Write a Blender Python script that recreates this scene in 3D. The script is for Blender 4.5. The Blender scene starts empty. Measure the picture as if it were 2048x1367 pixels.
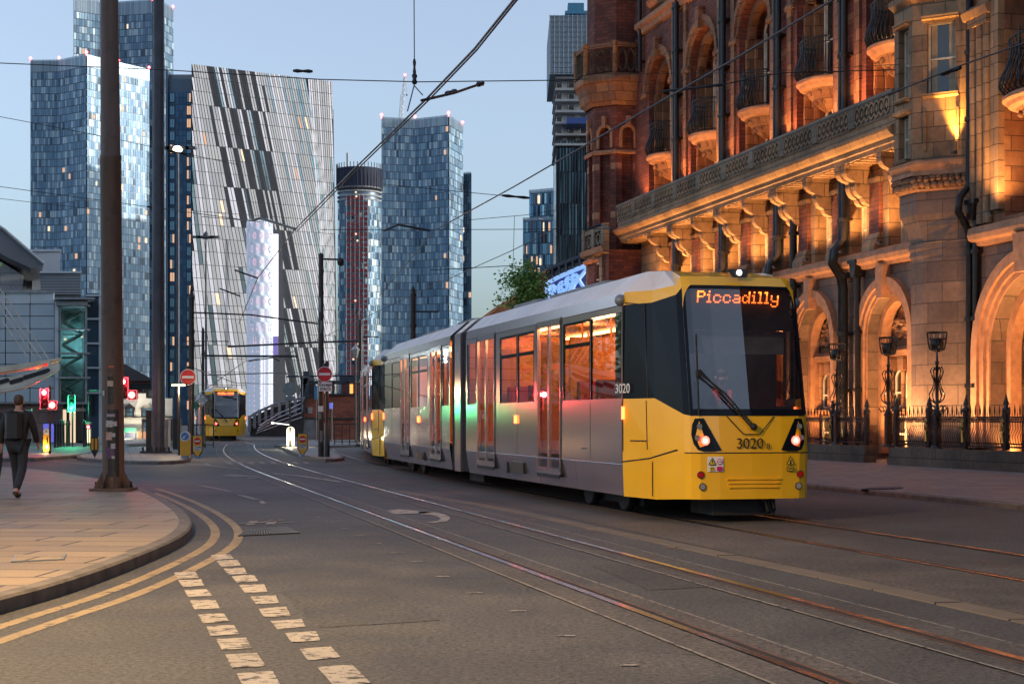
import bpy, math, random
from mathutils import Vector, Matrix
R = math.radians
rnd = random.Random(7)
S = bpy.context.scene
COL = S.collection
F, CX, HY, CH = 3100.0, 1024.0, 838.0, 1.4       # lens in photo pixels, horizon row, camera height

def P(px, py, Y): return ((px-CX)/F*Y, Y, CH+(HY-py)*Y/F)
def G(px, py, z=0.0):
    Y = (CH-z)*F/(py-HY); return ((px-CX)/F*Y, Y)
def Zat(py, Y): return CH+(HY-py)*Y/F
def Xat(px, Y): return (px-CX)/F*Y

# ---------------------------------------------------------------- objects
def props(o, label=None, cat=None, group=None, kind=None):
    if label: o['label'] = label
    if cat: o['category'] = cat
    if group: o['group'] = group
    if kind: o['kind'] = kind
    return o
def thing(name, label, cat, loc=(0,0,0), rz=0.0, group=None):
    o = bpy.data.objects.new(name, None); COL.objects.link(o)
    o.location = loc; o.rotation_euler = (0,0,rz); o.empty_display_size = .2
    return props(o, label, cat, group)
class MB:
    def __init__(s): s.v=[]; s.f=[]; s.m=[]; s.s=[]
    def add(s, vs, fs, mi=0, sm=False):
        n=len(s.v); s.v.extend([tuple(v) for v in vs])
        for f in fs: s.f.append([i+n for i in f]); s.m.append(mi); s.s.append(sm)
        return s
    def quad(s,a,b,c,d,mi=0,sm=False): return s.add([a,b,c,d],[(0,1,2,3)],mi,sm)
    def poly(s,pts,mi=0): return s.add(pts,[tuple(range(len(pts)))],mi)
    def box(s,x0,x1,y0,y1,z0,z1,mi=0):
        return s.add([(x0,y0,z0),(x1,y0,z0),(x1,y1,z0),(x0,y1,z0),(x0,y0,z1),(x1,y0,z1),(x1,y1,z1),(x0,y1,z1)],
            [(3,2,1,0),(4,5,6,7),(0,1,5,4),(1,2,6,5),(2,3,7,6),(3,0,4,7)],mi)
    def bbox(s,x0,x1,y0,y1,z0,z1,c=.02,mi=0):        # box with chamfered vertical and top edges
        pl=[(x0+c,y0),(x1-c,y0),(x1,y0+c),(x1,y1-c),(x1-c,y1),(x0+c,y1),(x0,y1-c),(x0,y0+c)]
        return s.prism(pl,z0,z1,mi)
    def prism(s,pl,z0,z1,mi=0,sm=False,axis='z'):
        n=len(pl)
        def mp(p,h): return (p[0],p[1],h) if axis=='z' else ((p[0],h,p[1]) if axis=='y' else (h,p[0],p[1]))
        vs=[mp(p,z0) for p in pl]+[mp(p,z1) for p in pl]
        s.add(vs,[(i,(i+1)%n,n+(i+1)%n,n+i) for i in range(n)],mi,sm)
        s.add(vs,[tuple(range(n))[::-1],tuple(range(n,2*n))],mi)
        return s
    def tube(s,pts,r,n=8,mi=0,sm=True,cap=True):
        pts=[Vector(p) for p in pts]; N=len(pts); rs=r if isinstance(r,(list,tuple)) else [r]*N
        vs=[]; up=None
        for i,p in enumerate(pts):
            t=(pts[min(i+1,N-1)]-pts[max(i-1,0)])
            t = t.normalized() if t.length>1e-9 else Vector((0,0,1))
            if up is None:
                up = Vector((0,0,1)) if abs(t.z)<.9 else Vector((1,0,0))
            a=t.cross(up)
            if a.length<1e-4: up=Vector((0,1,0)) if abs(t.y)<.9 else Vector((1,0,0)); a=t.cross(up)
            a.normalize(); b=t.cross(a).normalized(); up=-b if False else up
            for k in range(n):
                q=2*math.pi*k/n; vs.append(p+rs[i]*(math.cos(q)*a+math.sin(q)*b))
        fs=[(i*n+k,i*n+(k+1)%n,(i+1)*n+(k+1)%n,(i+1)*n+k) for i in range(N-1) for k in range(n)]
        s.add(vs,fs,mi,sm)
        if cap: s.add(vs[:n],[tuple(range(n))],mi); s.add(vs[-n:],[tuple(range(n))],mi)
        return s
    def lathe(s,cx,cy,prof,n=16,mi=0,sm=True,axis='z',cap=True,a0=0.0,a1=2*math.pi):
        full=abs(a1-a0-2*math.pi)<1e-6; m=n if full else n+1
        vs=[]
        for r,z in prof:
            for k in range(m):
                q=a0+(a1-a0)*k/n; c,d=r*math.cos(q),r*math.sin(q)
                vs.append((cx+c,cy+d,z) if axis=='z' else ((cx+c,z,cy+d) if axis=='y' else (z,cx+c,cy+d)))
        fs=[]
        for i in range(len(prof)-1):
            for k in range(n):
                k2=(k+1)%m if full else k+1
                fs.append((i*m+k,i*m+k2,(i+1)*m+k2,(i+1)*m+k))
        s.add(vs,fs,mi,sm)
        if cap and full:
            if prof[0][0]>1e-4: s.add(vs[:m],[tuple(range(m))],mi)
            if prof[-1][0]>1e-4: s.add(vs[-m:],[tuple(range(m))],mi)
        return s
    def ball(s,c,r,mi=0,n=10,sz=1.0):
        return s.lathe(c[0],c[1],[(max(1e-5,r*math.sin(math.pi*i/6)),c[2]-sz*r*math.cos(math.pi*i/6)) for i in range(7)],n,mi,True,cap=False)
    def disc(s,c,r,n=24,mi=0,axis='y'):               # flat disc facing along axis
        pts=[]
        for k in range(n):
            q=2*math.pi*k/n; u,w=r*math.cos(q),r*math.sin(q)
            pts.append((c[0]+u,c[1],c[2]+w) if axis=='y' else ((c[0],c[1]+u,c[2]+w) if axis=='x' else (c[0]+u,c[1]+w,c[2])))
        return s.poly(pts,mi)
    def xf(s,M):
        s.v=[tuple(M@Vector(v)) for v in s.v]; return s
    def build(s,name,mats,parent=None,loc=None,kind=None,label=None):
        if not isinstance(mats,(list,tuple)): mats=[mats]
        me=bpy.data.meshes.new(name); me.from_pydata(s.v,[],s.f)
        for m in mats: me.materials.append(m)
        me.polygons.foreach_set('material_index',s.m); me.polygons.foreach_set('use_smooth',s.s)
        me.update()
        import bmesh
        o=bpy.data.objects.new(name,me); COL.objects.link(o)
        if parent: o.parent=parent
        if loc: o.location=loc
        if kind: o['kind']=kind
        if label: o['label']=label
        return o
def copy_tree(o,parent=None):
    c=o.copy(); COL.objects.link(c)
    if parent: c.parent=parent
    for ch in [x for x in o.children]: copy_tree(ch,c)
    return c
def text_mesh(name,txt,size,mat,parent,M,ext=.002,align='CENTER',bold=0.0,label=None):
    cu=bpy.data.curves.new(name,'FONT'); cu.body=txt; cu.size=size; cu.align_x=align; cu.align_y='CENTER'; cu.extrude=ext; cu.offset=bold
    cu.space_line=.85
    t=bpy.data.objects.new(name,cu); COL.objects.link(t)
    bpy.context.view_layer.update()
    me=bpy.data.meshes.new_from_object(t.evaluated_get(bpy.context.evaluated_depsgraph_get()))
    bpy.data.objects.remove(t)
    me.transform(M); me.materials.clear(); me.materials.append(mat)
    o=bpy.data.objects.new(name,me); COL.objects.link(o); o.parent=parent
    if label: o['label']=label
    return o

# ---------------------------------------------------------------- materials
class NT:
    def __init__(s,name):
        s.mat=bpy.data.materials.new(name); s.mat.use_nodes=True
        s.t=s.mat.node_tree; s.b=s.t.nodes['Principled BSDF']; s.out=s.t.nodes['Material Output']
    def n(s,ty,**kw):
        x=s.t.nodes.new(ty)
        for k,v in kw.items():
            if k.startswith('_'): setattr(x,k[1:],v)
            else: x.inputs[k.replace('__',' ')].default_value=v
        return x
    def l(s,a,b): s.t.links.new(a,b)
    def ramp(s,fac,stops,interp='LINEAR'):
        r=s.t.nodes.new('ShaderNodeValToRGB'); e=r.color_ramp; e.interpolation=interp
        while len(e.elements)<len(stops): e.elements.new(.5)
        for i,(p,c) in enumerate(stops):
            e.elements[i].position=p; e.elements[i].color=(*c,1)
        s.l(fac,r.inputs[0]); return r.outputs[0]
    def obj(s): return s.n('ShaderNodeTexCoord').outputs['Object']
    def noise(s,vec,scale,detail=4,rough=.55):
        x=s.n('ShaderNodeTexNoise',Scale=scale,Detail=detail,Roughness=rough)
        if vec is not None: s.l(vec,x.inputs['Vector'])
        return x.outputs['Fac']
    def mix(s,f,a,b,mode='MIX'):
        m=s.n('ShaderNodeMix',_data_type='RGBA',_blend_type=mode)
        for sock,v in ((m.inputs[0],f),(m.inputs[6],a),(m.inputs[7],b)):
            if isinstance(v,bpy.types.NodeSocket): s.l(v,sock)
            elif isinstance(v,(int,float)): sock.default_value=v
            else: sock.default_value=(*v,1)
        return m.outputs[2]
    def math(s,op,a,b=0.0):
        m=s.n('ShaderNodeMath',_operation=op)
        for i,v in enumerate((a,b)):
            if isinstance(v,bpy.types.NodeSocket): s.l(v,m.inputs[i])
            else: m.inputs[i].default_value=v
        return m.outputs[0]
    def bump(s,h,st=.3,dist=.02):
        b=s.n('ShaderNodeBump',Strength=st,Distance=dist); s.l(h,b.inputs['Height']); s.l(b.outputs[0],s.b.inputs['Normal'])
    def set(s,c=None,rough=None,metal=None,spec=None,coat=None):
        B=s.b.inputs
        if c is not None:
            if isinstance(c,bpy.types.NodeSocket): s.l(c,B['Base Color'])
            else: B['Base Color'].default_value=(*c,1)
        if rough is not None:
            if isinstance(rough,bpy.types.NodeSocket): s.l(rough,B['Roughness'])
            else: B['Roughness'].default_value=rough
        if metal is not None: B['Metallic'].default_value=metal
        if spec is not None: B['Specular IOR Level'].default_value=spec
        if coat is not None: B['Coat Weight'].default_value=coat
        return s.mat
def plain(name,c,rough=.5,metal=0.0,var=.25,scale=3.0,bump=0.0,coat=None,spec=None):
    m=NT(name); v=m.obj(); n=m.noise(v,scale,5)
    c0=tuple(x*(1-var) for x in c); c1=tuple(min(1,x*(1+var)) for x in c)
    m.set(m.ramp(n,[(.3,c0),(.7,c1)]),None,metal,spec,coat)
    n2=m.noise(v,scale*2.7,3); r=m.n('ShaderNodeMapRange'); m.l(n2,r.inputs[0]); r.inputs[3].default_value=max(.02,rough*.75); r.inputs[4].default_value=min(1,rough*1.25); m.l(r.outputs[0],m.b.inputs['Roughness'])
    if bump: m.bump(m.noise(v,scale*8,4),bump,.01)
    return m.mat
def emit(name,c,st):
    m=NT(name); m.set((0.02,.02,.02),.4); m.b.inputs['Emission Color'].default_value=(*c,1); m.b.inputs['Emission Strength'].default_value=st*.32
    return m.mat
def panels(name,stops,rough=.12,metal=.0,interp='CONSTANT',spec=.5,rvar=.0):
    m=NT(name); g=m.n('ShaderNodeNewGeometry'); m.set(m.ramp(g.outputs['Random Per Island'],stops,interp),rough,metal,spec)
    return m.mat
def masonry(name,c1,c2,mortar,bw,bh,ms=.012,rough=.85,stain=.35,bump=.5,sq=.5):
    m=NT(name); v=m.obj(); sx=m.n('ShaderNodeSeparateXYZ'); m.l(v,sx.inputs[0])
    u=m.math('ADD',sx.outputs[0],sx.outputs[1]); cb=m.n('ShaderNodeCombineXYZ'); m.l(u,cb.inputs[0]); m.l(sx.outputs[2],cb.inputs[1])
    b=m.n('ShaderNodeTexBrick',Scale=1.0); b.inputs['Brick Width'].default_value=bw; b.inputs['Row Height'].default_value=bh
    b.inputs['Mortar Size'].default_value=ms; b.inputs['Mortar Smooth'].default_value=.2; b.inputs['Bias'].default_value=0
    b.inputs['Color1'].default_value=(*c1,1); b.inputs['Color2'].default_value=(*c2,1); b.inputs['Mortar'].default_value=(*mortar,1)
    m.l(cb.outputs[0],b.inputs['Vector'])
    n=m.noise(v,.5,6,.65); n2=m.noise(v,7,4)
    st=m.ramp(n,[(.3,(1-stain,)*3),(.65,(1.0,)*3)]); st2=m.ramp(n2,[(.3,(.78,)*3),(.7,(1.05,)*3)])
    c=m.mix(1.0,m.mix(1.0,b.outputs['Color'],st,'MULTIPLY'),st2,'MULTIPLY')
    m.set(c,rough)
    h=m.math('SUBTRACT',m.math('MULTIPLY',n2,.35),b.outputs['Fac']); m.bump(h,bump,.012)
    return m.mat
def tinted_glass(name,tint=(.3,.3,.3),gl=1.0,rough=.02,ior=1.6):
    m=NT(name); t=m.t; t.nodes.remove(m.b)
    tr=m.n('ShaderNodeBsdfTransparent'); tr.inputs[0].default_value=(*tint,1)
    g=m.n('ShaderNodeBsdfGlossy'); g.inputs['Color'].default_value=(gl,gl,gl,1); g.inputs['Roughness'].default_value=rough
    lw=m.n('ShaderNodeLayerWeight'); f0=((ior-1)/(ior+1))**2; f=m.math('ADD',f0,m.math('MULTIPLY',1-f0,m.math('POWER',lw.outputs['Facing'],4.2))); mx=m.n('ShaderNodeMixShader'); m.l(f,mx.inputs[0]); m.l(tr.outputs[0],mx.inputs[1]); m.l(g.outputs[0],mx.inputs[2]); m.l(mx.outputs[0],m.out.inputs[0])
    return m.mat

M={}
def asphalt(name,c,warm,sc=1.0):
    m=NT(name); v=m.obj(); fine=m.noise(v,26,5,.85); big=m.noise(v,.16,5,.6); mid=m.noise(v,1.3,5,.6)
    vo=m.n('ShaderNodeTexVoronoi',Scale=75.0); m.l(v,vo.inputs['Vector'])
    a=m.ramp(big,[(.32,tuple(x*.62 for x in c)),(.68,tuple(x*1.3 for x in warm))])
    a=m.mix(1.0,a,m.ramp(mid,[(.3,(.8,)*3),(.7,(1.15,)*3)]),'MULTIPLY')
    a=m.mix(1.0,a,m.ramp(fine,[(.36,(.18,)*3),(.64,(1.95,)*3)]),'MULTIPLY')
    ck=m.n('ShaderNodeTexVoronoi',Scale=.42,_feature='DISTANCE_TO_EDGE'); w=m.n('ShaderNodeVectorMath',_operation='ADD')
    nz=m.n('ShaderNodeTexNoise',Scale=1.1,Detail=5.0); m.l(v,nz.inputs['Vector']); m.l(v,w.inputs[0]); m.l(nz.outputs['Color'],w.inputs[1]); m.l(w.outputs[0],ck.inputs['Vector'])
    cr=m.math('MULTIPLY',m.ramp(ck.outputs['Distance'],[(.0,(1,1,1)),(.006,(0,0,0))]),m.ramp(m.noise(v,.3,2),[(.52,(0,0,0)),(.6,(.7,.7,.7))]))
    a=m.mix(cr,a,(.012,.012,.012))
    m.set(a,m.ramp(mid,[(.3,(.62,)*3),(.7,(.8,)*3)]))
    h=m.math('SUBTRACT',m.math('ADD',fine,m.math('MULTIPLY',vo.outputs['Distance'],.6)),m.math('MULTIPLY',cr,2.0)); m.bump(h,.55,.008); return m.mat
M['asphalt']=asphalt('asphalt',(.060,.060,.062),(.072,.070,.069))
M['asphalt_tram']=asphalt('asphalt_tramway',(.090,.078,.068),(.10,.084,.071))
M['concrete']=asphalt('track_concrete',(.068,.063,.060),(.082,.075,.070))
def paint(name,c,base=(.05,.046,.044),wear=.5,ws=14):
    m=NT(name); v=m.obj(); mp=m.n('ShaderNodeMapping'); mp.inputs['Scale'].default_value=(.8,1.2,1); m.l(v,mp.inputs[0])
    n=m.noise(mp.outputs[0],ws,6,.7); n2=m.noise(v,60,2)
    f=m.ramp(n,[(wear-.05,(1,1,1)),(wear-.02,(0,0,0))]) if wear>0 else None
    cc=m.mix(1.0,m.ramp(n2,[(.3,tuple(x*.75 for x in c)),(.7,c)]),m.ramp(m.noise(v,1.2,3),[(.3,(.75,)*3),(.7,(1,)*3)]),'MULTIPLY')
    m.set(m.mix(f,cc,base) if f else cc,.7); m.bump(n2,.15,.003); return m.mat
M['white_paint']=paint('white_road_paint',(.50,.45,.38),wear=.485,ws=11)
M['faded_paint']=paint('faded_road_paint',(.32,.29,.26),wear=.47,ws=9)
M['yellow_paint']=paint('yellow_road_paint',(.36,.27,.15),wear=.46,ws=9)
M['kerb_strip']=paint('pale_kerb_strip',(.19,.155,.12),wear=.33,ws=6)
M['rail']=plain('rail_steel',(.55,.55,.57),.22,1.0,.2,2)
M['groove']=plain('rail_groove',(.016,.013,.012),.8)
M['rust']=plain('rusty_rail_edge',(.16,.075,.04),.6,.3,.4,6)
def slabs(name,c1,c2,bw,bh,rot=0):
    m=NT(name); v=m.obj(); mp=m.n('ShaderNodeMapping'); mp.inputs['Rotation'].default_value=(0,0,rot); m.l(v,mp.inputs[0])
    b=m.n('ShaderNodeTexBrick',Scale=1.0); b.inputs['Brick Width'].default_value=bw; b.inputs['Row Height'].default_value=bh; b.inputs['Mortar Size'].default_value=.016; b.inputs['Bias'].default_value=-.1
    b.inputs['Color1'].default_value=(*c1,1); b.inputs['Color2'].default_value=(*c2,1); b.inputs['Mortar'].default_value=(.03,.026,.022,1); b.offset=.37; b.offset_frequency=2
    m.l(mp.outputs[0],b.inputs['Vector']); n=m.noise(v,.7,5); n2=m.noise(v,26,4,.7)
    a=m.mix(1.0,b.outputs['Color'],m.ramp(n,[(.3,(.75,)*3),(.7,(1.1,)*3)]),'MULTIPLY'); a=m.mix(1.0,a,m.ramp(n2,[(.3,(.84,)*3),(.7,(1.12,)*3)]),'MULTIPLY')
    m.set(a,m.ramp(n,[(.3,(.45,)*3),(.7,(.7,)*3)])); m.bump(m.math('SUBTRACT',m.math('MULTIPLY',n2,.3),b.outputs['Fac']),.4,.01); return m.mat
M['paving']=slabs('sandstone_paving',(.31,.235,.15),(.225,.17,.11),1.35,.62,R(3))
M['paving_grey']=slabs('grey_paving',(.27,.25,.235),(.21,.195,.185),.9,.6,R(-14.4))
M['kerb']=plain('granite_kerb',(.13,.115,.10),.75,0,.35,5,.4)
M['brick']=masonry('red_brick',(.36,.10,.06),(.20,.052,.036),(.12,.062,.046),.46,.15,.016,.85,.55)
M['terracotta']=masonry('terracotta_blocks',(.50,.235,.105),(.27,.11,.055),(.09,.045,.03),.9,.42,.014,.75,.6,.5)
M['buff']=masonry('buff_stone_blocks',(.50,.30,.155),(.33,.185,.10),(.10,.06,.035),.95,.45,.014,.75,.55,.5)
M['grey_stone']=masonry('weathered_stone_blocks',(.33,.245,.17),(.26,.19,.135),(.10,.07,.05),.85,.4,.012,.85,.5,.4)
M['granite']=masonry('brown_granite_blocks',(.30,.175,.115),(.17,.10,.072),(.07,.045,.033),1.3,.6,.014,.65,.5,.4)
M['stone_trim']=plain('red_sandstone_trim',(.40,.19,.10),.75,0,.25,4,.3)
M['pale_trim']=plain('pale_stone_trim',(.47,.38,.30),.8,0,.25,4,.3)
M['plinth']=masonry('damp_plinth_blocks',(.17,.125,.085),(.13,.10,.07),(.05,.04,.03),1.3,.32,.012,.85,.75,.5)
M['iron']=plain('black_iron',(.014,.013,.014),.32,.2,.3,8)
M['black']=plain('black_painted_metal',(.018,.017,.018),.4,.0,.3,6)
M['pipe']=plain('black_rainwater_pipe',(.012,.010,.010),.3,.0,.3,6,spec=.3)
M['gold']=plain('gilded_iron',(.55,.36,.09),.35,.8,.3,10)
M['frame_white']=plain('white_window_frame',(.62,.56,.46),.5)
M['pane']=plain('dark_window_glass',(.022,.022,.02),.06,0,.3,.6,spec=.8)
M['curtain']=plain('window_curtain',(.38,.30,.20),.9)
M['dark']=plain('piercing_shade',(.01,.01,.011),.8)
M['grey_metal']=plain('grey_painted_pole',(.052,.060,.075),.45,.2,.25,2)
M['galv']=plain('galvanised_steel',(.22,.24,.26),.5,.4,.2,4)
M['rubber']=plain('black_rubber',(.012,.012,.013),.7)
M['white']=plain('white_enamel',(.72,.72,.70),.4,0,.06)
M['red_sign']=plain('red_sign_face',(.55,.012,.018),.35,0,.08)
M['blue_sign']=plain('blue_sign_face',(.05,.17,.38),.4,0,.08)
M['ink']=plain('black_lettering',(.012,.012,.014),.5)
M['yellow_plastic']=plain('yellow_bollard_plastic',(.75,.36,.02),.38,0,.12,3)
M['green_sign']=plain('green_sign_face',(.02,.25,.17),.4,0,.08)
# ---------------------------------------------------------------- camera, world, sun
cam=bpy.data.cameras.new('camera'); co=bpy.data.objects.new('camera',cam); COL.objects.link(co)
co.location=(0,0,CH); co.rotation_euler=(R(90),0,0)
cam.sensor_width=36; cam.lens=36*F/2048; cam.shift_y=(HY-683.5)/2048; cam.clip_end=9000; cam.clip_start=.1
S.camera=co
SUN_AZ,SUN_EL=95.0,6.0            # clockwise from the view direction
w=bpy.data.worlds.new('World'); S.world=w; w.use_nodes=True
nt=w.node_tree; bg=nt.nodes['Background']; sky=nt.nodes.new('ShaderNodeTexSky'); sky.sky_type='NISHITA'; sky.sun_disc=False
sky.sun_elevation=R(SUN_EL); sky.sun_rotation=R(SUN_AZ); sky.air_density=1.0; sky.dust_density=2.0; sky.ozone_density=4.0; sky.altitude=50
hs=nt.nodes.new('ShaderNodeHueSaturation'); hs.inputs['Saturation'].default_value=.56; hs.inputs['Value'].default_value=1.0; hs.inputs['Hue'].default_value=.502
nt.links.new(sky.outputs[0],hs.inputs['Color']); nt.links.new(hs.outputs[0],bg.inputs[0]); bg.inputs[1].default_value=.088
sl=bpy.data.lights.new('sun','SUN'); sl.energy=.5; sl.angle=R(.5); sl.color=(1,.93,.84)
so=bpy.data.objects.new('sun',sl); COL.objects.link(so)
az,el=R(SUN_AZ),R(SUN_EL); dv=Vector((math.sin(az)*math.cos(el),math.cos(az)*math.cos(el),math.sin(el)))
so.rotation_euler=dv.to_track_quat('Z','Y').to_euler()
S.view_settings.view_transform='Standard'; S.view_settings.look='None'; S.view_settings.exposure=2.4; S.view_settings.gamma=1.0; S.view_settings.use_curve_mapping=False
S.render.engine='CYCLES'; S.cycles.use_denoising=True; S.cycles.max_bounces=8; S.cycles.transparent_max_bounces=16; S.cycles.sample_clamp_indirect=4.0; S.cycles.caustics_reflective=False; S.cycles.caustics_refractive=False
try: S.cycles.denoiser='OPENIMAGEDENOISE'
except Exception: pass
def skew(T,k):
    todo=list(T.children)
    for o in todo:
        todo.extend(o.children)
        for v in o.data.vertices: v.co.x+=k*v.co.y
def lamp(name,loc,energy,color=(1,.62,.24),kind='POINT',size=.1,aim=None,spot=70,parent=None,blend=.6,sy=None):
    l=bpy.data.lights.new(name,kind); l.energy=energy; l.color=color
    if kind in('POINT','SPOT'): l.shadow_soft_size=size
    if kind=='SPOT': l.spot_size=R(spot); l.spot_blend=blend
    if kind=='AREA':
        l.size=size
        if sy: l.shape='RECTANGLE'; l.size_y=sy
    o=bpy.data.objects.new(name,l); COL.objects.link(o); o.location=loc
    if aim is not None: o.rotation_euler=Vector(aim).to_track_quat('-Z','Y').to_euler()
    if parent: o.parent=parent
    return o
# ================================================================ GROUND, ROAD, TRACKS
SL=-.2563                                         # street direction: dX/dY
def trackX(Y,off=0.0):                            # left (outbound) track centre line
    k=1.69+SL*(Y-11.11)
    if Y<=38: x=k
    elif Y<=85: x=1.69+SL*(38-11.11)+SL*(Y-38)+.00145*(Y-38)**2*.75
    else: x=1.69+SL*(38-11.11)+SL*47+.00145*47**2*.75-.235*(Y-85)
    return x+off/.9687
MB().quad((-4000,-400,-.01),(4000,-400,-.01),(4000,8000,-.01),(-4000,8000,-.01)).build('ground',M['asphalt'],kind='structure')
b=MB(); b.quad((-60,-30,0),(40,-30,0),(40,240,0),(-60,240,0)); b.build('road',M['asphalt'],kind='structure')
def RX(Y,off): return 3.135+SL*(Y-21.2)+off/.9687     # lateral offset from the tram's track centre
def bend(Y): return 0.0 if Y<34 else .0026*(Y-34)**2*.62
b=MB()
ys=[-8,5,10,15,20,25,30,34,40,46,52,60,70,80,95]
for y0,y1 in zip(ys,ys[1:]):
    l0,l1=RX(y0,-2.05),RX(y1,-2.05)
    if y0>=30: l0,l1=max(l0,RX(y0,-2.05)),l1
    b.quad((l0+bend(y0),y0,.004),(RX(y0,5.2)+bend(y0),y0,.004),(RX(y1,5.2)+bend(y1),y1,.004),(l1+bend(y1),y1,.004))
b.build('tramway',M['asphalt_tram'],kind='structure')
def strip(b,cl,o0,o1,z,mi=0):
    for (xa,ya),(xb,yb) in zip(cl,cl[1:]):
        b.quad((xa+o0/.9687,ya,z),(xa+o1/.9687,ya,z),(xb+o1/.9687,yb,z),(xb+o0/.9687,yb,z),mi)
Ys=[-6+1.5*i for i in range(80)]
left_cl=[(trackX(y),y) for y in Ys]; right_cl=[(RX(y,0)+bend(y),y) for y in Ys if y<95]
b=MB()
for cl,band in ((left_cl,True),(right_cl,False)):
    for sgn in (-1,1):
        c=sgn*.7175
        if band:
            strip(b,cl,c-.30,c-.045,.008,0); strip(b,cl,c+.05+.0,c+.30,.008,0)
            strip(b,cl,c-.325,c-.300,.009,3); strip(b,cl,c+.300,c+.318,.009,3)
        lip=-1 if sgn>0 else 1
        w=.07 if band else .052
        strip(b,cl,c-w/2,c+w/2,.012,1)
        strip(b,cl,c+min(lip*w/2,lip*(w/2+.05)),c+max(lip*w/2,lip*(w/2+.05)),.011,2)
        strip(b,cl,c+min(lip*(w/2+.05),lip*(w/2+.07)),c+max(lip*(w/2+.05),lip*(w/2+.07)),.0115,4)
b.build('tram_rails',[M['concrete'],M['rail'],M['groove'],M['faded_paint'],M['rust']],kind='structure')
# pale kerb-block strip between the tracks
kp=[G(793,981.6),G(1000,1017),G(1300,1079),G(1660,1155),G(2048,1240)]
kp.append((kp[-1][0]+(kp[-1][0]-kp[-2][0])*2.2,kp[-1][1]+(kp[-1][1]-kp[-2][1])*2.2))
b=MB()
def along(pts,step):
    out=[];
    for (x0,y0),(x1,y1) in zip(pts,pts[1:]):
        L=math.hypot(x1-x0,y1-y0); n=max(1,int(L/step))
        out+= [(x0+(x1-x0)*i/n,y0+(y1-y0)*i/n) for i in range(n)]
    return out+[pts[-1]]
ap=along(kp,.95)
for i,((x0,y0),(x1,y1)) in enumerate(zip(ap,ap[1:])):
    g=.012
    b.box(0,1,0,1,0,1); v=b.v[-8:]; del b.v[-8:]
    dx,dy=x1-x0,y1-y0; L=math.hypot(dx,dy); nx,ny=-dy/L,dx/L; wd=.115
    q=[(x0+dx*g,y0+dy*g),(x1-dx*g,y1-dy*g)]; z=.012+rnd.uniform(-.003,.004)
    c=[(q[0][0]+nx*wd,q[0][1]+ny*wd),(q[1][0]+nx*wd,q[1][1]+ny*wd),(q[1][0]-nx*wd,q[1][1]-ny*wd),(q[0][0]-nx*wd,q[0][1]-ny*wd)]
    b.v+= [(x,y,-.02) for x,y in c]+[(x,y,z) for x,y in c]
b.build('kerb_block_strip',M['kerb_strip'],kind='structure')
# pavements ------------------------------------------------------------
def offset(pts,d):
    out=[]
    for i,p in enumerate(pts):
        a=pts[max(0,i-1)]; c=pts[min(len(pts)-1,i+1)]; dx,dy=c[0]-a[0],c[1]-a[1]; L=math.hypot(dx,dy) or 1
        out.append((p[0]-dy/L*d,p[1]+dx/L*d))
    return out
def smooth(pts,it=2):
    for _ in range(it):
        q=[pts[0]]
        for a,c in zip(pts,pts[1:]): q+=[(a[0]*.75+c[0]*.25,a[1]*.75+c[1]*.25),(a[0]*.25+c[0]*.75,a[1]*.25+c[1]*.75)]
        pts=q+[pts[-1]]
    return pts
KH=.12
kpx=[(-380,1300),(0,1193.5),(85.5,1172),(178,1143.6),(267,1111.6),(338,1083),(374,1063.5),(386.5,1044),(377.6,1026),(349,1004.7),(310,985),(263.6,967),(213.7,956.6),(107,938.8),(0,931),(-200,922)]
kerb=smooth([G(x,y,KH) for x,y in kpx])
def pavement(name,line,back,z,matp,kw=.16,inward=1):
    """raised slab bounded by the kerb line and the points in back"""
    inn=offset(line,kw*inward)
    b=MB(); pl=inn+back
    b.add([(x,y,z-.004) for x,y in pl],[tuple(range(len(pl)))]); b.build(name,matp,kind='structure')
    k=MB()
    for i in range(len(line)-1):
        a,c,d,e=line[i],line[i+1],inn[i+1],inn[i]
        a2=(a[0]+(e[0]-a[0])*.15,a[1]+(e[1]-a[1])*.15); c2=(c[0]+(d[0]-c[0])*.15,c[1]+(d[1]-c[1])*.15)
        k.quad((*a,-.02),(*c,-.02),(*c,z-.02),(*a,z-.02)); k.quad((*a,z-.02),(*c,z-.02),(*c2,z),(*a2,z)); k.quad((*a2,z),(*c2,z),(*d,z),(*e,z)); k.quad((*e,z),(*d,z),(*d,z-.03),(*e,z-.03))
    k.build(name+'_kerb',M['kerb'],kind='structure')
pavement('pavement',kerb,[(-40,38),(-40,5)],KH,M['paving'])
# right hand pavement before the hotel
rl=[(RX(y,5.2),y) for y in (-20,-5,8,16,24,32,40,48,60,75)]
pavement('hotel_pavement',rl[::-1],[(34,-20),(34,75)],.10,M['paving_grey'])
def island(name,pxs,z=.11,mat=None):
    line=smooth([G(x,y,z) for x,y in pxs]+[G(*pxs[0],z)],1); pavement(name,line,[],z,mat or M['paving_grey'],.14)
island('traffic_island',[(560,892),(583,903),(610,911),(640,917),(680,916.5),(691,913),(680,904),(655,896),(610,889.5)])
island('traffic_island',[(152,908),(155,915),(250,921),(340,921.5),(376,918.5),(384,911),(372,902),(352,893),(290,891),(215,896)])
far=[G(-60,916,.12),G(70,915,.12),G(150,909.5,.12),G(215,900,.12),G(262,893,.12),G(248,886,.12)]
pavement('far_pavement',far,[(-60,100),(-60,60)],.12,M['paving_grey'])
pavement('pub_pavement',[G(215,888,.12),G(262,887.4,.12),G(345,886,.12)],[(-26,112),(-34,112)],.12,M['paving_grey'])
pavement('station_pavement',[G(548,889.5,.12),G(620,891.5,.12),G(668,890.5,.12),G(712,889,.12)],[(-6,110),(-14,110)],.12,M['paving_grey'])
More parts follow.
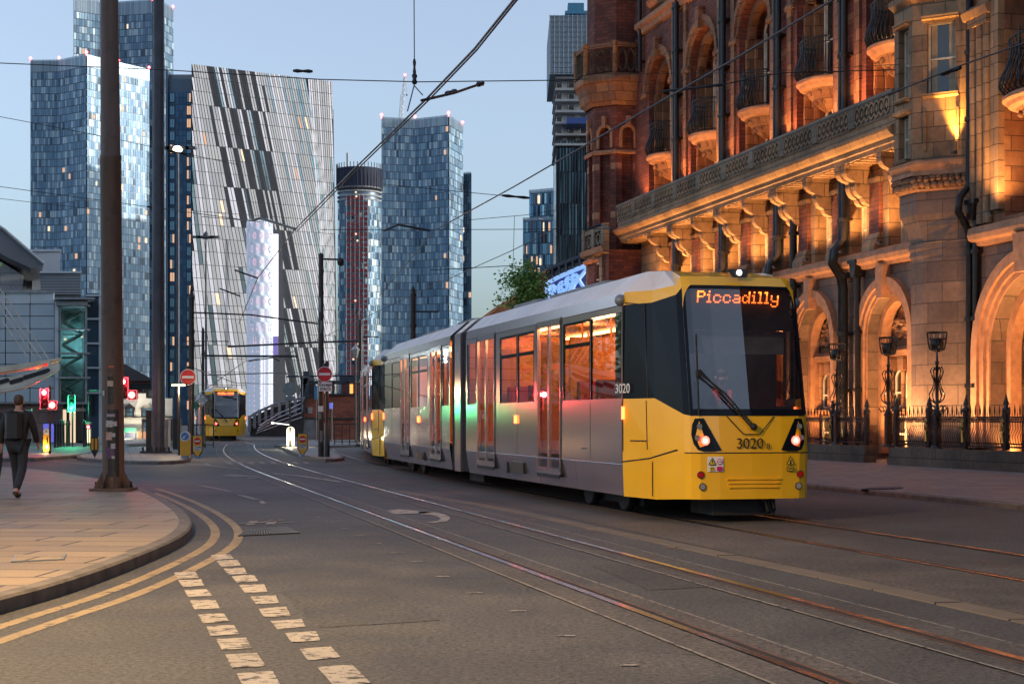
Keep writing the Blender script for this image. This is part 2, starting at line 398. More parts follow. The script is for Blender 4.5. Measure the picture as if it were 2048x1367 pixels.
# markings ---------------------------------------------------------------
b=MB()
def pq(pts,mi=0,z=.008): b.poly([(*G(x,y),z) for x,y in pts],mi)
kerb_out=[G(x,y+11 if x<300 else y+8) for x,y in []]
def lineoff(line,d0,d1,mi,z=.008,i0=0,i1=None):
    a=offset(line,d0); c=offset(line,d1); i1=i1 or len(line)-1
    for i in range(i0,i1): b.quad((*a[i],z),(*a[i+1],z),(*c[i+1],z),(*c[i],z),mi)
n=len(kerb)
lineoff(kerb,-.34,-.23,1,.0025,i1=int(n*.70)); lineoff(kerb,-.62,-.51,1,.0025,i1=int(n*.72))
def row(p0,p1,n0,w0,hh,skip=()):
    """blocks whose near corners run from p0 to p1 (photo pixels on the road)"""
    for i in range(n0):
        pass
Arow=[((348,1145),(391,1143),(397,1155),(356,1158)),((356,1160),(402,1158),(408,1171),(366,1174)),((368,1180),(413,1178),(424,1191),(377,1194)),((380,1201),(431,1199),(439,1216),(389,1219)),((396,1229),(447,1226),(458,1243),(406,1246)),((413,1253),(467,1249),(478,1268),(421,1272)),((432,1278),(492,1275),(503,1296),(444,1300)),((450,1309),(514,1306),(532,1332),(464,1336)),((474,1347),(545,1342),(566,1378),(490,1382)),((505,1392),(585,1386),(610,1424),(524,1430)),((540,1442),(630,1436),(660,1480),(560,1488))]
Brow=[((421,1110),(460,1108),(468,1117),(432,1119)),((432,1121),(474,1119),(482,1131),(442,1133)),((447,1137),(488,1135),(494,1147),(457,1149)),((463,1152),(508,1149),(516,1162),(473,1165)),((478,1170),(528,1168),(535,1183),(490,1186)),((501,1193),(552,1190),(558,1206),(512,1208)),((517,1217),(572,1213),(581,1231),(528,1234)),((541,1242),(603,1238),(611,1253),(554,1258)),((570,1266),(632,1262),(641,1281),(583,1285)),((599,1297),(662,1293),(681,1314),(616,1321)),((634,1334),(704,1329),(742,1366),(668,1372)),((690,1385),(770,1378),(815,1420),(730,1428)),((760,1440),(850,1432),(905,1480),(810,1490))]
def ragged(pts):
    out=[]
    for k in range(4):
        p,q=pts[k],pts[(k+1)%4]
        for t in (0,.2,.4,.6,.8):
            j=.55; out.append((p[0]+(q[0]-p[0])*t+rnd.uniform(-j,j),p[1]+(q[1]-p[1])*t+rnd.uniform(-j*.5,j*.5)))
    return out
for q in Arow+Brow: pq(ragged(q),0,.0045)
# turn arrow, far arrows, zig lines
pq([(773,1021),(797,1018.5),(852,1023),(864,1026),(842,1027),(790,1028)]); 
arc=[(846,1026,.0),(872,1029),(893,1033),(900,1037),(893,1042),(870,1046)]
ar_o=[(838,1023),(868,1024),(890,1029),(901,1036),(893,1043),(868,1046)]; ar_i=[(838,1028),(860,1029),(876,1033),(882,1037),(876,1042),(852,1045)]
for i in range(5): pq([ar_o[i],ar_o[i+1],ar_i[i+1],ar_i[i]])
def pline(pts,w,mi=0,z=.008):
    g=[G(*p) for p in pts]; a=offset(g,w/2); c=offset(g,-w/2)
    for i in range(len(g)-1): b.quad((*a[i],z),(*a[i+1],z),(*c[i+1],z),(*c[i],z),mi)
pline([(545,946.5),(600,952),(681,964)],.16,0,.0125); pline([(367,927),(420,931),(482,938)],.16,2)
pq([(402,927),(415,925.5),(423,930),(416,931)],2); pq([(440,949.5),(470,948.5),(514,952.5),(470,953)],2); pline([(497,957),(516,953.5)],.12,2)
pline([(400,971),(430,976),(461,983)],.12,2); pline([(480,990),(515,1000)],.12,2); pq([(517,1002),(526,1001.5),(533,1007),(523,1008)],0)
for i in range(7): pline([(505+i*7,929.5+i*2.6),(560+i*5,928.8+i*2.6)],.10,2,.0105)
for i in range(8): pq([(450+i*22,924.5),(458+i*22,923.3),(467+i*22,927),(458+i*22,928)],2,.0126)
pline([(76,917.5),(100,921),(150,926),(210,931)],.14,2); pline([(92,918),(116,912)],.12,2)
for i,(x,y) in enumerate([(595,1012.5),(618,1016.5),(639,1034),(660,1044.5),(689,1056.5),(719,1070.5),(752,1087),(793,1105.5),(835,1123.5),(885,1153),(950,1186),(1037,1222),(1133,1272),(1258,1331)]):
    L=5+i*1.0; pline([(x-L,y),(x+L,y)],.035+.0*i,0)
for x,y in [(1180,1060),(1340,1096),(1062,1040)]: pline([(x-9,y),(x+9,y+.4)],.05,3,.012)
# worn word painted on the near carriageway
pline([(478,1048),(520,1046)],.10,2); pline([(500,1050),(508,1042)],.12,2); pline([(515,1046),(565,1039.5)],.10,2); pline([(540,1049),(548,1040)],.12,2); pline([(556,1046),(590,1044)],.09,2)
b.build('road_markings',[M['white_paint'],M['yellow_paint'],M['faded_paint'],plain('orange_road_stud',(.5,.12,.03),.5)],kind='structure')
b=MB()
for pts in ([(560,1180),(760,1172),(880,1240),(640,1255)],[(1180,1130),(1330,1122),(1480,1170),(1300,1180)],[(640,1000),(700,997),(760,1018),(690,1022)],[(1560,1060),(1720,1050),(1800,1075),(1640,1090)]): b.poly([(*G(x,y),.003) for x,y in pts])
b.build('road_repair_patch',asphalt('dark_patch_asphalt',(.052,.052,.053),(.060,.058,.057)),kind='structure')
# ironwork in the ground
def grate(name,label,cat,pts,z,mat,bars=0,inset=.0):
    g=[G(x,y,z-.002) for x,y in pts]; c=(sum(p[0] for p in g)/4,sum(p[1] for p in g)/4)
    t=thing(name,label,cat,(c[0],c[1],z)); q=[(p[0]-c[0],p[1]-c[1]) for p in g]
    m=MB(); m.prism(q,-.03,.008); m.build('frame',mat,t)
    m=MB()
    lerp=lambda u,v:tuple((q[0][k]*(1-u)+q[1][k]*u)*(1-v)+(q[3][k]*(1-u)+q[2][k]*u)*v for k in (0,1))
    for i in range(bars):
        for j in range(bars//2):
            u0,u1=(i+.12)/bars,(i+.62)/bars; v0,v1=(j+.12)/(bars//2),(j+.62)/(bars//2)
            m.prism([lerp(u0,v0),lerp(u1,v0),lerp(u1,v1),lerp(u0,v1)],.007,.016)
    if bars: m.build('tread_pattern',M['galv'],t)
    else:
        m.prism([lerp(.04,.06),lerp(.96,.06),lerp(.96,.94),lerp(.04,.94)],.007,.010); m.build('inset_slab',M['paving'],t)
grate('manhole_cover','studded grey manhole cover in the road by the yellow lines','manhole cover',[(476,1072),(600,1066),(574,1055),(492,1060)],.004,M['groove'],22)
grate('access_cover','slab filled access cover in the corner pavement','access cover',[(22,1124),(128,1119),(133,1107),(30,1111)],KH,M['galv'])
grate('access_cover','dark metal cover in the pavement before the hotel','access cover',[(1722,979),(1790,978),(1808,974.5),(1740,975)],.10,M['iron'],10)
# ================================================================ TRAMS
RZ=math.atan2(.9687,-.2483)                      # local x = away along the street, y = towards the viewer's left
M['silver']=None
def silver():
    m=NT('pink_tinted_silver'); v=m.obj(); n=m.noise(v,.9,4); n2=m.noise(v,.7,2)
    m.set(m.ramp(n,[(.3,(.68,.56,.56)),(.7,(.75,.62,.62))]),.15,.88); return m.mat  # pink sky reflection is tinted into the silver colour
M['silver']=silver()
M['roof_pale']=plain('pale_tram_roof',(.78,.70,.66),.42,.0,.10,1.5)
def tyellow():
    m=NT('tram_yellow_paint'); v=m.obj(); n=m.noise(v,1.5,4); d=m.noise(v,5,5,.7)
    m.set(m.mix(m.ramp(d,[(.62,(0,0,0)),(.8,(.35,.35,.35))]),m.ramp(n,[(.3,(.82,.42,.010)),(.7,(.90,.49,.016))]),(.35,.2,.04)),.22,0,.5,.35); return m.mat
M['tram_yellow']=tyellow()
M['tram_black']=plain('gloss_black_panel',(.008,.011,.018),.06,0,.2,1,spec=.12)
M['tglass']=tinted_glass('tinted_side_glass',(.46,.42,.40),1.0,.012,2.1)
M['wglass']=tinted_glass('windscreen_glass',(.42,.44,.46),1.0,.01,2.0)
M['headlamp']=emit('headlamp_glow',(1,.09,.06),4.0); M['hot']=emit('headlamp_core_glow',(1,.7,.6),6)
M['marker']=emit('orange_marker_glow',(1,.07,.015),9)
M['tail']=emit('red_tail_glow',(1,.04,.03),12)
M['led']=emit('orange_led',(1,.13,.015),5)
M['strip']=emit('saloon_light',(1,.40,.15),14)
M['interior']=plain('saloon_lining',(.42,.27,.17),.7)
M['seat_red']=plain('red_seat_cloth',(.42,.03,.05),.9)
M['screen']=plain('amber_glow_screen',(.62,.30,.10),.5); M['gangway']=plain('grey_gangway_bellows',(.035,.037,.042),.75)  # amber colour added on screens and bulkhead to give the orange window glow
M['lens']=plain('grey_lamp_lens',(.35,.34,.32),.15,.3)
M['red_lens']=plain('red_reflector',(.45,.008,.01),.2)
M['cab_dark']=plain('dark_cab_lining',(.05,.055,.07),.7)
DOT={'P':["11110","10001","10001","11110","10000","10000","10000","00000","00000"],'i':["00100","00000","01100","00100","00100","00100","01110","00000","00000"],
'c':["00000","00000","01110","10001","10000","10001","01110","00000","00000"],'a':["00000","00000","01110","00001","01111","10001","01111","00000","00000"],
'd':["00001","00001","01101","10011","10001","10011","01101","00000","00000"],'l':["01100","00100","00100","00100","00100","00100","01110","00000","00000"],
'y':["00000","00000","10001","10001","10001","01111","00001","10001","01110"]}
def dots(word,step,sz):
    b=MB(); x=0
    for ch in word:
        g=DOT[ch]; cols=[i for i in range(5) if any(r[i]=='1' for r in g)]; c0,c1=cols[0],cols[-1]
        for r,line in enumerate(g):
            for c in range(c0,c1+1):
                if line[c]=='1': b.box(x+(c-c0)*step,x+(c-c0)*step+sz,0,.004,-r*step*1.0,-r*step+sz)
        x+=(c1-c0+2)*step
    return b,x-step

def smear():
    b=MB()
    for k in range(44):
        if k in (24,25): continue
        for r in range(7):
            if rnd.random()<.72: b.box(k*.0235,k*.0235+.021,0,.004,-r*.0235,-r*.0235+.021)
    return b,44*.0235
# nose of the vehicle: half outline columns (x from the front, y from the centre) and heights
NC=[(0.0,0.0),(.012,.45),(.045,.72),(.10,.83),(.17,.895),(.75,1.09),(1.50,1.325)]
def lean(z): return .0 if z<.98 else (.05*(z-.98)/.47 if z<1.45 else .05+.38*(z-1.45)/1.8)
def nose_rows():
    """row heights per column: bumper foot, bumper split, screen foot, screen head, roof lip, roof"""
    k=[]
    for j in range(7):
        side = max(0,(j-3)/3)
        k.append([.33-.03*(j==5)-.02*(j==6),.95 if j<5 else .95-.08*(j-4),1.45 if j<4 else (1.47 if j==4 else 1.69),(3.23 if j<3 else 3.19-.0) if j<4 else (3.10 if j==4 else 3.02),3.36 if j<4 else (3.24 if j==4 else 3.2),3.50])
    return k
NR=nose_rows()
def npt(j,i,sg):
    x,y=NC[j]; z=NR[j][i]; f=max(0,1-x/1.5); lx=lean(z)*f**.7
    sh=1.0
    if i==3: sh=.985
    if i==4 and j<6: sh=.95; lx+=.10*f
    if i==5 and j<6: sh=.70; lx+=.55*f; x=x*.55+.35
    if i==0: sh=.985
    if j==6 and i>=4: x=1.5; lx=0; sh=.985 if i==4 else .717
    return (x+lx,sg*y*sh,z)
def make_tram(name,label,origin,rz,second_bend=0.0,detail=True,rear=False,group='yellow and silver trams',number='3020',ends=(True,True),dest=None):
    T=thing(name,label,'tram',(origin[0],origin[1],0.0),rz,group)
    L=24.9; mid=12.43
    def nose(M_,tag):
        low=MB(); up=MB(); gl=MB(); scr=MB(); rf=MB(); bp=MB()
        for sg in (-1,1):
            for j in range(6):
                q=lambda i0,i1:[npt(j,i0,sg),npt(j+1,i0,sg),npt(j+1,i1,sg),npt(j,i1,sg)]
                (bp if j<4 else low).add(q(0,1),[(0,1,2,3)]); low.add(q(1,2),[(0,1,2,3)],0,False)
                (scr if j<3 else gl).add(q(2,3),[(0,1,2,3)],0,j<3)
                up.add(q(3,4),[(0,1,2,3)],0,False); (rf if j>3 else up).add(q(4,5),[(0,1,2,3)],0,False)
            # roof deck and floor
        deck=[npt(j,5,1) for j in range(7)]+[npt(j,5,-1) for j in range(6,-1,-1)]; rf.poly(deck)
        foot=[npt(j,0,1) for j in range(7)]+[npt(j,0,-1) for j in range(6,-1,-1)]; low.poly(foot)
        for mb in (low,up,gl,scr,rf,bp): mb.xf(M_)
        bp.build('bumper',M['tram_yellow'],T); low.build('cab_panel',M['tram_yellow'],T); up.build('roof_cowl',M['tram_yellow'],T); rf.build('roof_fairing',M['roof_pale'],T)
        h=len(gl.v)//2; k=len(gl.f)//2; g1,g2=MB(),MB(); g1.add(gl.v[:h],gl.f[:k]); g2.add(gl.v[h:],[[n-h for n in f] for f in gl.f[k:]]); g1.build('cab_side_window',M['tram_black'],T); g2.build('cab_side_window',M['tram_black'],T); scr.build('windscreen',M['wglass'],T)
        # surround of the screen
        s=MB(); c=lambda j,i,sg:Vector(npt(j,i,sg))
        for sg in (-1,1):
            for t0,t1,j in ((0,1,3),):
                a,b2=c(3,2,sg),c(3,3,sg); e,f=c(2,2,sg),c(2,3,sg)
                n=Vector((-.012,0,0)); s.quad(a+n,b2+n,b2+(f-b2)*.35+n,a+(e-a)*.35+n)
            for j in range(3):
                a,b2,e,f=c(j,2,sg),c(j+1,2,sg),c(j,3,sg),c(j+1,3,sg); n=Vector((-.012,0,0))
                s.quad(a+n,b2+n,b2+(f-b2)*.05+n,a+(e-a)*.05+n); s.quad(e+(a-e)*.025+n,f+(b2-f)*.025+n,f+n,e+n)
        # rounded head corners
        for sg in (-1,1):
            a,b2,d_=c(3,3,sg),c(3,2,sg),c(2,3,sg); n=Vector((-.014,0,0)); k=[]
            for q in range(7):
                u=q/6; t=.5*math.pi*u; k.append(a+(b2-a)*.16*(1-math.sin(t))+(d_-a)*1.2*(1-math.cos(t))+n)
            s.add([a+n]+k,[(0,i,i+1) for i in range(1,7)],1)
        s.xf(M_).build('screen_surround',[M['tram_black'],M['tram_yellow']],T)
        X=lambda *p: M_@Vector(p)
        # display housing behind the glass
        d=MB(); d.box(.50,.53,-.78,.78,2.80,3.20); d.xf(M_).build('display_panel',M['cab_dark'],T)
        if dest:
            db,wd=dots(dest,.0235,.0185) if dest!='blur' else smear()
            MM=M_@Matrix.Translation((.40,.02+wd/2,3.13))@Matrix.Rotation(R(-90),4,'Z')@Matrix.Rotation(R(12),4,'X')
            db.xf(MM).build('destination_lettering',M['led'],T)
        # cab interior
        d=MB(); d.box(.30,.80,-.80,.80,1.0,1.50); d.box(.34,.62,-.74,.74,1.50,1.58); d.box(2.0,2.06,-1.25,1.25,.9,3.05); d.box(.25,2.0,-.78,.78,.72,.78)
        d.box(.40,.46,-.8,.8,2.62,2.8); d.xf(M_).build('cab_console',M['cab_dark'],T)
        d=MB(); d.box(.56,.60,-.72,.72,2.30,2.62); d.xf(M_).build('sun_blind',plain('grey_sun_blind',(.30,.32,.36),.8),T)
        if detail: lamp('cab_fill',tuple(M_@Vector((1.2,0,2.7))),4,(.85,.9,1),size=.2,parent=T)  # added fill light to reveal the otherwise unlit cab
        d=MB(); d.bbox(1.32,1.80,-.42,.12,1.02,1.18,.05); d.bbox(1.72,1.88,-.42,.12,1.1,1.95,.05); d.xf(M_).build('driver_seat',M['cab_dark'],T)
        # lamp clusters
        for sg in (-1,1):
            h=MB(); pts=[]
            prof=[(.43,.985),(.52,.972),(.66,.968),(.75,.99),(.80,1.07),(.825,1.2),(.81,1.33),(.775,1.41),(.66,1.415)]
            def fx(y,z):
                ys=[p[1] for p in NC[:5]]; xs=[p[0] for p in NC[:5]]
                for k in range(4):
                    if ys[k]<=y<=ys[k+1]: return xs[k]+(xs[k+1]-xs[k])*(y-ys[k])/(ys[k+1]-ys[k])+lean(z)*.97-.012
                return .1
            h.poly([(fx(y,z),sg*y,z) for y,z in prof]); h.poly([(fx(y,z)+.02,sg*y,z) for y,z in prof][::-1])
            ho=h.xf(M_).build('headlight',M['tram_black'],T)
            lamps=[(.655,1.115,.062,'headlamp'),(.755,1.15,.034,'lens'),(.725,1.305,.034,'lens')]
            for y,z,r,mk in lamps:
                l=MB(); x=fx(y,z); l.lathe(sg*y,z,[(r*1.12,x-.004),(r*1.12,x-.016),(r,x-.012)],16,1,True,'x',False); l.disc((x-.010,sg*y,z),r,18,0,'x')
                hc=MB(); hc.disc((x-.018,sg*y,z),r*.42,14,0,'x')
                lo=l.xf(M_).build('lamp_lens',[M['tail'] if (mk=='headlamp' and rear) else M[mk],M['galv']],ho)
                if mk=='headlamp' and not rear: hc.xf(M_).build('lamp_core',M['hot'],lo)
            for z,mk,yy in ((.66,'red_lens',.72),(.50,'lens',.695)):
                l=MB(); x=fx(yy,z); l.lathe(sg*yy,z,[(.05,x),(.05,x-.014),(.04,x-.012)],16,1,True,'x',False); l.disc((x-.011,sg*yy,z),.042,18,0,'x'); l.xf(M_).build('reflector',[M[mk],M['black']],T)
        # grille ribs, bonnet line, coupler, bolts
        g=MB()
        for k,(z,y0,y1) in enumerate(((.60,-.42,.36),(.545,-.40,.34),(.49,-.38,.33))):
            g.prism([(-.012,z-.014),(.0,z+.016),(.02,z+.016),(.02,z-.014)],y0,y1,axis='y') if False else g.box(-.014,.03,y0,y1,z-.010,z+.012)
        g.xf(M_).build('bumper_grille',M['tram_yellow'],T)
        g=MB(); g.tube([(.045,.34,1.44),(.0,.12,1.20),(-.001,-.12,1.20),(.045,-.34,1.44)],.007,5); 
        g.tube([npt(j,1,1) for j in range(4,-1,-1)]+[npt(j,1,-1) for j in range(1,5)],.008,5)
        g.xf(M_).build('panel_gap',M['ink'],T)
        g=MB(); g.box(.25,1.1,-.45,.45,.10,.36); g.tube([(.15,-.25,.33),(.08,-.27,.16),(.10,-.30,.13),(.16,-.31,.33)],.022,6); g.tube([(.18,-.36,.34),(.10,-.37,.2),(.14,-.39,.17),(.2,-.4,.33)],.022,6); g.xf(M_).build('coupler',M['rubber'],T)
        # wiper
        wv=MB()
        for off in (0,.05): wv.tube([(-.02,-.03+off,1.30),(.06,.36+off,1.75),(.125,.70,2.02+off)],.013,5)
        wv.ball((-.02,-.02,1.30),.05); wv.tube([(.07,.73,1.45),(.15,.72,2.0),(.23,.71,2.55)],.014,5)
        wv.bbox(.1,.15,.67,.75,1.98,2.06,.01); wv.xf(M_).build('wiper',M['rubber'],T)
        # top lamp and side pods
        l=MB(); l.quad((.47,.16,3.46),(.47,-.16,3.46),(.415,-.10,3.34),(.415,.10,3.34),1); l.disc((.43,0,3.41),.04,14,0,'x'); l.xf(M_).build('roof_headlight',[emit('white_lamp_glow',(1,.85,.7),4),M['black']],T)
        for sg in (1,-1):
            l=MB(); l.ball((1.56,sg*1.34,3.09),.085,0,12); l.tube([(1.56,sg*1.25,3.09),(1.56,sg*1.34,3.09)],.03); l.xf(M_).build('camera_pod',M['galv'],T)
        # cab door outline on both flanks
        for sg in (1,-1):
            l=MB()
            def sp(t,z): # point on flank between column 4 and 6
                a=Vector(NC[5]+(0,)); c2=Vector(NC[6]+(0,)); f=max(0,1-(a+(c2-a)*t).x/1.5); p=a+(c2-a)*t
                return (p.x+lean(z)*f**.7,sg*(p.y+.006),z)
            l.tube([sp(.98,.95),sp(.98,3.02)],.007,4); l.tube([sp(.25,.98),sp(.25,1.66)],.007,4); l.tube([sp(.75,1.1),sp(.25,1.1)],.009,4)
            l.tube([sp(.2,1.70),sp(.2,3.0),sp(.9,3.05)],.008,4)
            l.tube([sp(-.6,.99),sp(.2,.86),sp(1,.80)],.009,4); l.tube([sp(.1,.34),sp(.1,.82)],.007,4)
            l.xf(M_).build('cab_door_seam',M['ink'],T)
            l=MB(); l.bbox(-.03,.03,-.02,.02,-.09,.09,.01); l.xf(M_@Matrix.Translation(sp(.97,1.49))).build('marker_lamp',M['marker'],T)
        if number:
            p=Matrix(((0,0,-1,-.012),(-1,0,0,.03),(0,1,0,1.07),(0,0,0,1)))
            text_mesh('fleet_number',number,.20,M['ink'],T,M_@p)
            p=Matrix(((0,0,-1,-.012),(-1,0,0,-.235),(0,1,0,1.035),(0,0,0,1))); text_mesh('fleet_letter','B',.105,M['ink'],T,M_@p)
            a=math.atan2(1.325-1.09,.75)
            p=Matrix.Translation((1.47,1.340,1.83))@Matrix.Rotation(R(180)+a*.9,4,'Z')@Matrix.Rotation(R(90),4,'X'); text_mesh('fleet_number',number,.19,M['white'],T,M_@p)
            # warning stickers
            st=MB(); st.quad((-.004+.03,.63,.90),(-.004+.006,.41,.90),(.002,.41,.70),(.026,.63,.70)); st.xf(M_@Matrix.Translation((-.008,0,0))); so_=st.build('warning_sticker',M['white'],T)
            g=MB()
            def tri(y,z,s,mi): g.add([(-.016+.02*(y-.4)*4.2,y,z+s),(-.016+.02*(y-.4)*4.2,y+s*.85,z-s*.6),(-.016+.02*(y-.4)*4.2,y-s*.85,z-s*.6)],[(0,1,2)],mi)
            tri(.57,.83,.066,0); 
            g.v[-3:]=[(v[0]-.002,v[1],v[2]) for v in g.v[-3:]]; tri(.57,.828,.048,1); g.v[-3:]=[(v[0]-.004,v[1],v[2]) for v in g.v[-3:]]
            g.box(-.008,-.004,.564,.576,.815,.86,0); g.box(.0,.004,.535,.605,.715,.765,1); 
            for zz in (.75,.732): g.box(-.003,0,.545,.595,zz-.003,zz+.003,0)
            g.box(-.012,-.006,.425,.505,.712,.77,2); g.disc((-.010,.465,.835),.042,18,2,'x'); g.disc((-.013,.465,.835),.032,18,3,'x'); g.box(-.016,-.014,.445,.485,.830,.842,2)
            g.xf(M_@Matrix.Translation((-.006,0,0))).build('sticker_print',[M['ink'],plain('sticker_yellow',(.75,.55,.03),.5),plain('sticker_magenta',(.6,.015,.16),.5),M['white']],so_)
            g=MB()
            def tri2(y,z,s,mi,dx): g.add([(dx,y,z+s),(dx,y+s*.8,z-s*.6),(dx,y-s*.8,z-s*.6)],[(0,1,2)],mi)
            tri2(-.565,.835,.075,0,.004); tri2(-.565,.832,.06,1,.001); g.box(-.003,.0,-.575,-.555,.80,.85,0); g.box(-.001,.003,-.615,-.515,.70,.765,0); g.box(-.003,-.001,-.607,-.523,.708,.757,1)
            for zz in (.742,.725): g.box(-.006,-.003,-.60,-.53,zz-.004,zz+.004,0)
            g.xf(M_).build('warning_sticker',[M['ink'],plain('sticker_amber',(.7,.45,.02),.5)],T)
    side=[('w',1.56,3.55),('w',3.6,4.55)] if False else None
    # window/door plan of one half, x measured from the nose
    plan=[('win2',1.56,3.02,1),('win2',3.06,4.5,1),('door',4.63,6.07,0),('win1',6.3,7.42,1),('win1',7.48,8.72,1),('door',9.12,10.58,0),('win0',10.72,11.5,1)]
    def half(M_,front):
        yb,ye=1.325,1.255
        for sg in (1,-1):
            if sg<0 and not detail: continue
            wall=MB(); sk=MB()
            xs=1.5; xe=11.62
            ops=[(p[1],p[2],p[0]) for p in plan]
            zw0,zw1=1.70,2.92
            cur=xs
            for a,c,k in ops:
                if a>cur: wall.quad((cur,sg*yb,.76),(a,sg*yb,.76),(a,sg*yb,3.02),(cur,sg*yb,3.02))
                if k!='door':
                    wall.quad((a,sg*yb,.76),(c,sg*yb,.76),(c,sg*yb,zw0),(a,sg*yb,zw0)); wall.quad((a,sg*yb,zw1),(c,sg*yb,zw1),(c,sg*yb,3.02),(a,sg*yb,3.02))
                else: wall.quad((a,sg*yb,2.99),(c,sg*yb,2.99),(c,sg*yb,3.02),(a,sg*yb,3.02))
                cur=c
            wall.quad((cur,sg*yb,.76),(xe,sg*yb,.76),(xe,sg*yb,3.02),(cur,sg*yb,3.02))
            wall.quad((xs,sg*yb,3.02),(xe,sg*yb,3.02),(xe,sg*(yb-.02),3.2),(xs,sg*(yb-.02),3.2))
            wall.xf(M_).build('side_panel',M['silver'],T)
            cuts=[1.5,3.9,4.62,6.08,8.2,9.1,10.6,11.62]
            for u,v in zip(cuts,cuts[1:]):
                sk.quad((u+.006,sg*ye,.31),(v-.006,sg*ye,.31),(v-.006,sg*(yb-.006),.75),(u+.006,sg*(yb-.006),.75))
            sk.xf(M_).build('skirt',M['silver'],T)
            sm=MB()
            for u in (1.53,3.05,4.6,6.1,7.45,9.08,10.62): sm.box(u-.006,u+.006,min(sg*yb,sg*(yb+.003)),max(sg*yb,sg*(yb+.003)),.77,1.66)
            for u in (4.55,6.16,9.04,10.66): sm.box(u-.005,u+.005,min(sg*yb,sg*(yb+.003)),max(sg*yb,sg*(yb+.003)),1.66,3.02)
            sm.box(xs,xe,min(sg*yb,sg*(yb+.003)),max(sg*yb,sg*(yb+.003)),3.015,3.027); sm.box(3.2,3.5,min(sg*yb,sg*(yb+.004)),max(sg*yb,sg*(yb+.004)),.95,.962); sm.box(8.2,8.26,min(sg*1.27,sg*1.32),max(sg*1.27,sg*1.32),.42,.62)
            sm.xf(M_).build('panel_seam',M['ink'],T)
            sk=MB(); sk.tube([(xs,sg*(yb+.001),.757),(xe,sg*(yb+.001),.757)],.008,4); sk.xf(M_).build('seam_highlight',M['rail'],T)  # bright strip added for the highlight along the skirt seam
            g=MB()
            for a,c,k in ops:
                if k=='door': continue
                g.quad((a,sg*(yb-.012),zw0),(c,sg*(yb-.012),zw0),(c,sg*(yb-.012),zw1),(a,sg*(yb-.012),zw1)) if False else None
            for a,c,k in ops:
                if k=='door':
                    d=MB(); y0=sg*(yb+.004); y1=sg*(yb-.03)
                    fr=.05
                    for u0,u1,z0,z1 in ((a,a+fr,.56,3.0),(c-fr,c,.56,3.0),((a+c)/2-.04,(a+c)/2+.04,.56,2.95),(a,c,2.93,3.04),(a,c,.50,.60)):
                        d.box(u0,u1,min(y0+sg*.012,y1),max(y0+sg*.012,y1),z0,z1)
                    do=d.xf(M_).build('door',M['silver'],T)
                    for h in (0,1):
                        u0=a+fr if h==0 else (a+c)/2+.04; u1=(a+c)/2-.04 if h==0 else c-fr
                        e=MB(); e.quad((u0,sg*(yb-.008),.60),(u1,sg*(yb-.008),.60),(u1,sg*(yb-.008),2.93),(u0,sg*(yb-.008),2.93)); e.xf(M_).build('door_glass',M['tglass'],do)
                    e=MB(); e.box(a-.02,a,min(y1,y0+sg*.004),max(y1,y0+sg*.004),.50,3.05); e.box(c,c+.02,min(y1,y0+sg*.004),max(y1,y0+sg*.004),.50,3.05); e.box(a+.05,c-.05,min(y0,y0+sg*.02),max(y0,y0+sg*.02),.44,.50); e.xf(M_).build('door_seal',M['rubber'],do)
                else:
                    wv=MB(); y=sg*(yb-.006)
                    top=2.55 if k in('win1','win2') else None
                    wv.quad((a,y,zw0),(c,y,zw0),(c,y,zw1),(a,y,zw1)); wo=wv.xf(M_).build('window',M['tglass'],T)
                    e=MB(); t=.022; y0,y1=min(sg*(yb-.03),sg*(yb+.003)),max(sg*(yb-.03),sg*(yb+.003))
                    e.box(a,a+t,y0,y1,zw0,zw1); e.box(c-t,c,y0,y1,zw0,zw1)
                    if top and not (k=='win2' and a<2): e.box(a,c,y0,y1,top-.03,top+.03); e.box(a,c,y0,y1,zw1-.04,zw1)
                    e.xf(M_).build('window_frame',M['tram_black'],wo)
            # vents, lamp, jacking point
            e=MB(); e.box(7.0,7.9,sg*1.27-.03,sg*1.27+.06,.44,.64); e.xf(M_).build('skirt_vent',M['black'],T)
            for xm in (7.5,):
                l=MB(); l.bbox(xm-.06,xm+.06,min(sg*yb,sg*(yb+.03)),max(sg*yb,sg*(yb+.03)),1.33,1.47,.01); l.xf(M_).build('marker_lamp',M['marker'],T)
        for x in (3.2,7.2,10.4): lamp('saloon_lamp',tuple(M_@Vector((x,0,2.85))),26,(1,.34,.12),size=.25,parent=T)
        r=MB()
        pr=[(1.305,3.2),(.95,3.5),(-.95,3.5),(-1.305,3.2)]
        if not detail: pr=[(1.305,3.2),(.95,3.5),(-.95,3.5),(-1.305,3.2),(-1.325,2.9),(-1.325,.76),(-1.255,.31)]
        for (ya,za),(yc,zc) in zip(pr,pr[1:]):
            cuts=[1.5,4.2,7.0,9.8,11.62]
            for u,v in zip(cuts,cuts[1:]): r.quad((u+.004,ya,za),(v-.004,ya,za),(v-.004,yc,zc),(u+.004,yc,zc))
        r.xf(M_).build('roof',M['roof_pale'],T)
        e=MB(); e.bbox(4.2,7.6,-.7,.7,3.5,3.62,.1); e.bbox(8.6,10.6,-.6,.6,3.5,3.66,.1); e.xf(M_).build('roof_equipment',M['galv'],T)
        e=MB(); e.box(11.5,11.58,-1.27,-.5,.9,3.1); e.box(11.5,11.58,.5,1.27,.9,3.1); e.box(11.5,11.58,-.5,.5,2.8,3.1); e.xf(M_).build('gangway_bulkhead',M['screen'],T)
        e=MB(); e.box(1.6,11.6,-1.2,1.2,.82,.88); e.box(1.6,11.6,-1.28,1.28,3.1,3.14); e.xf(M_).build('saloon_lining',M['interior'],T)
        e=MB(); e.box(2.4,11.2,-.75,-.62,3.03,3.07); e.box(2.4,11.2,.62,.75,3.03,3.07); e.xf(M_).build('saloon_light',M['strip'],T)
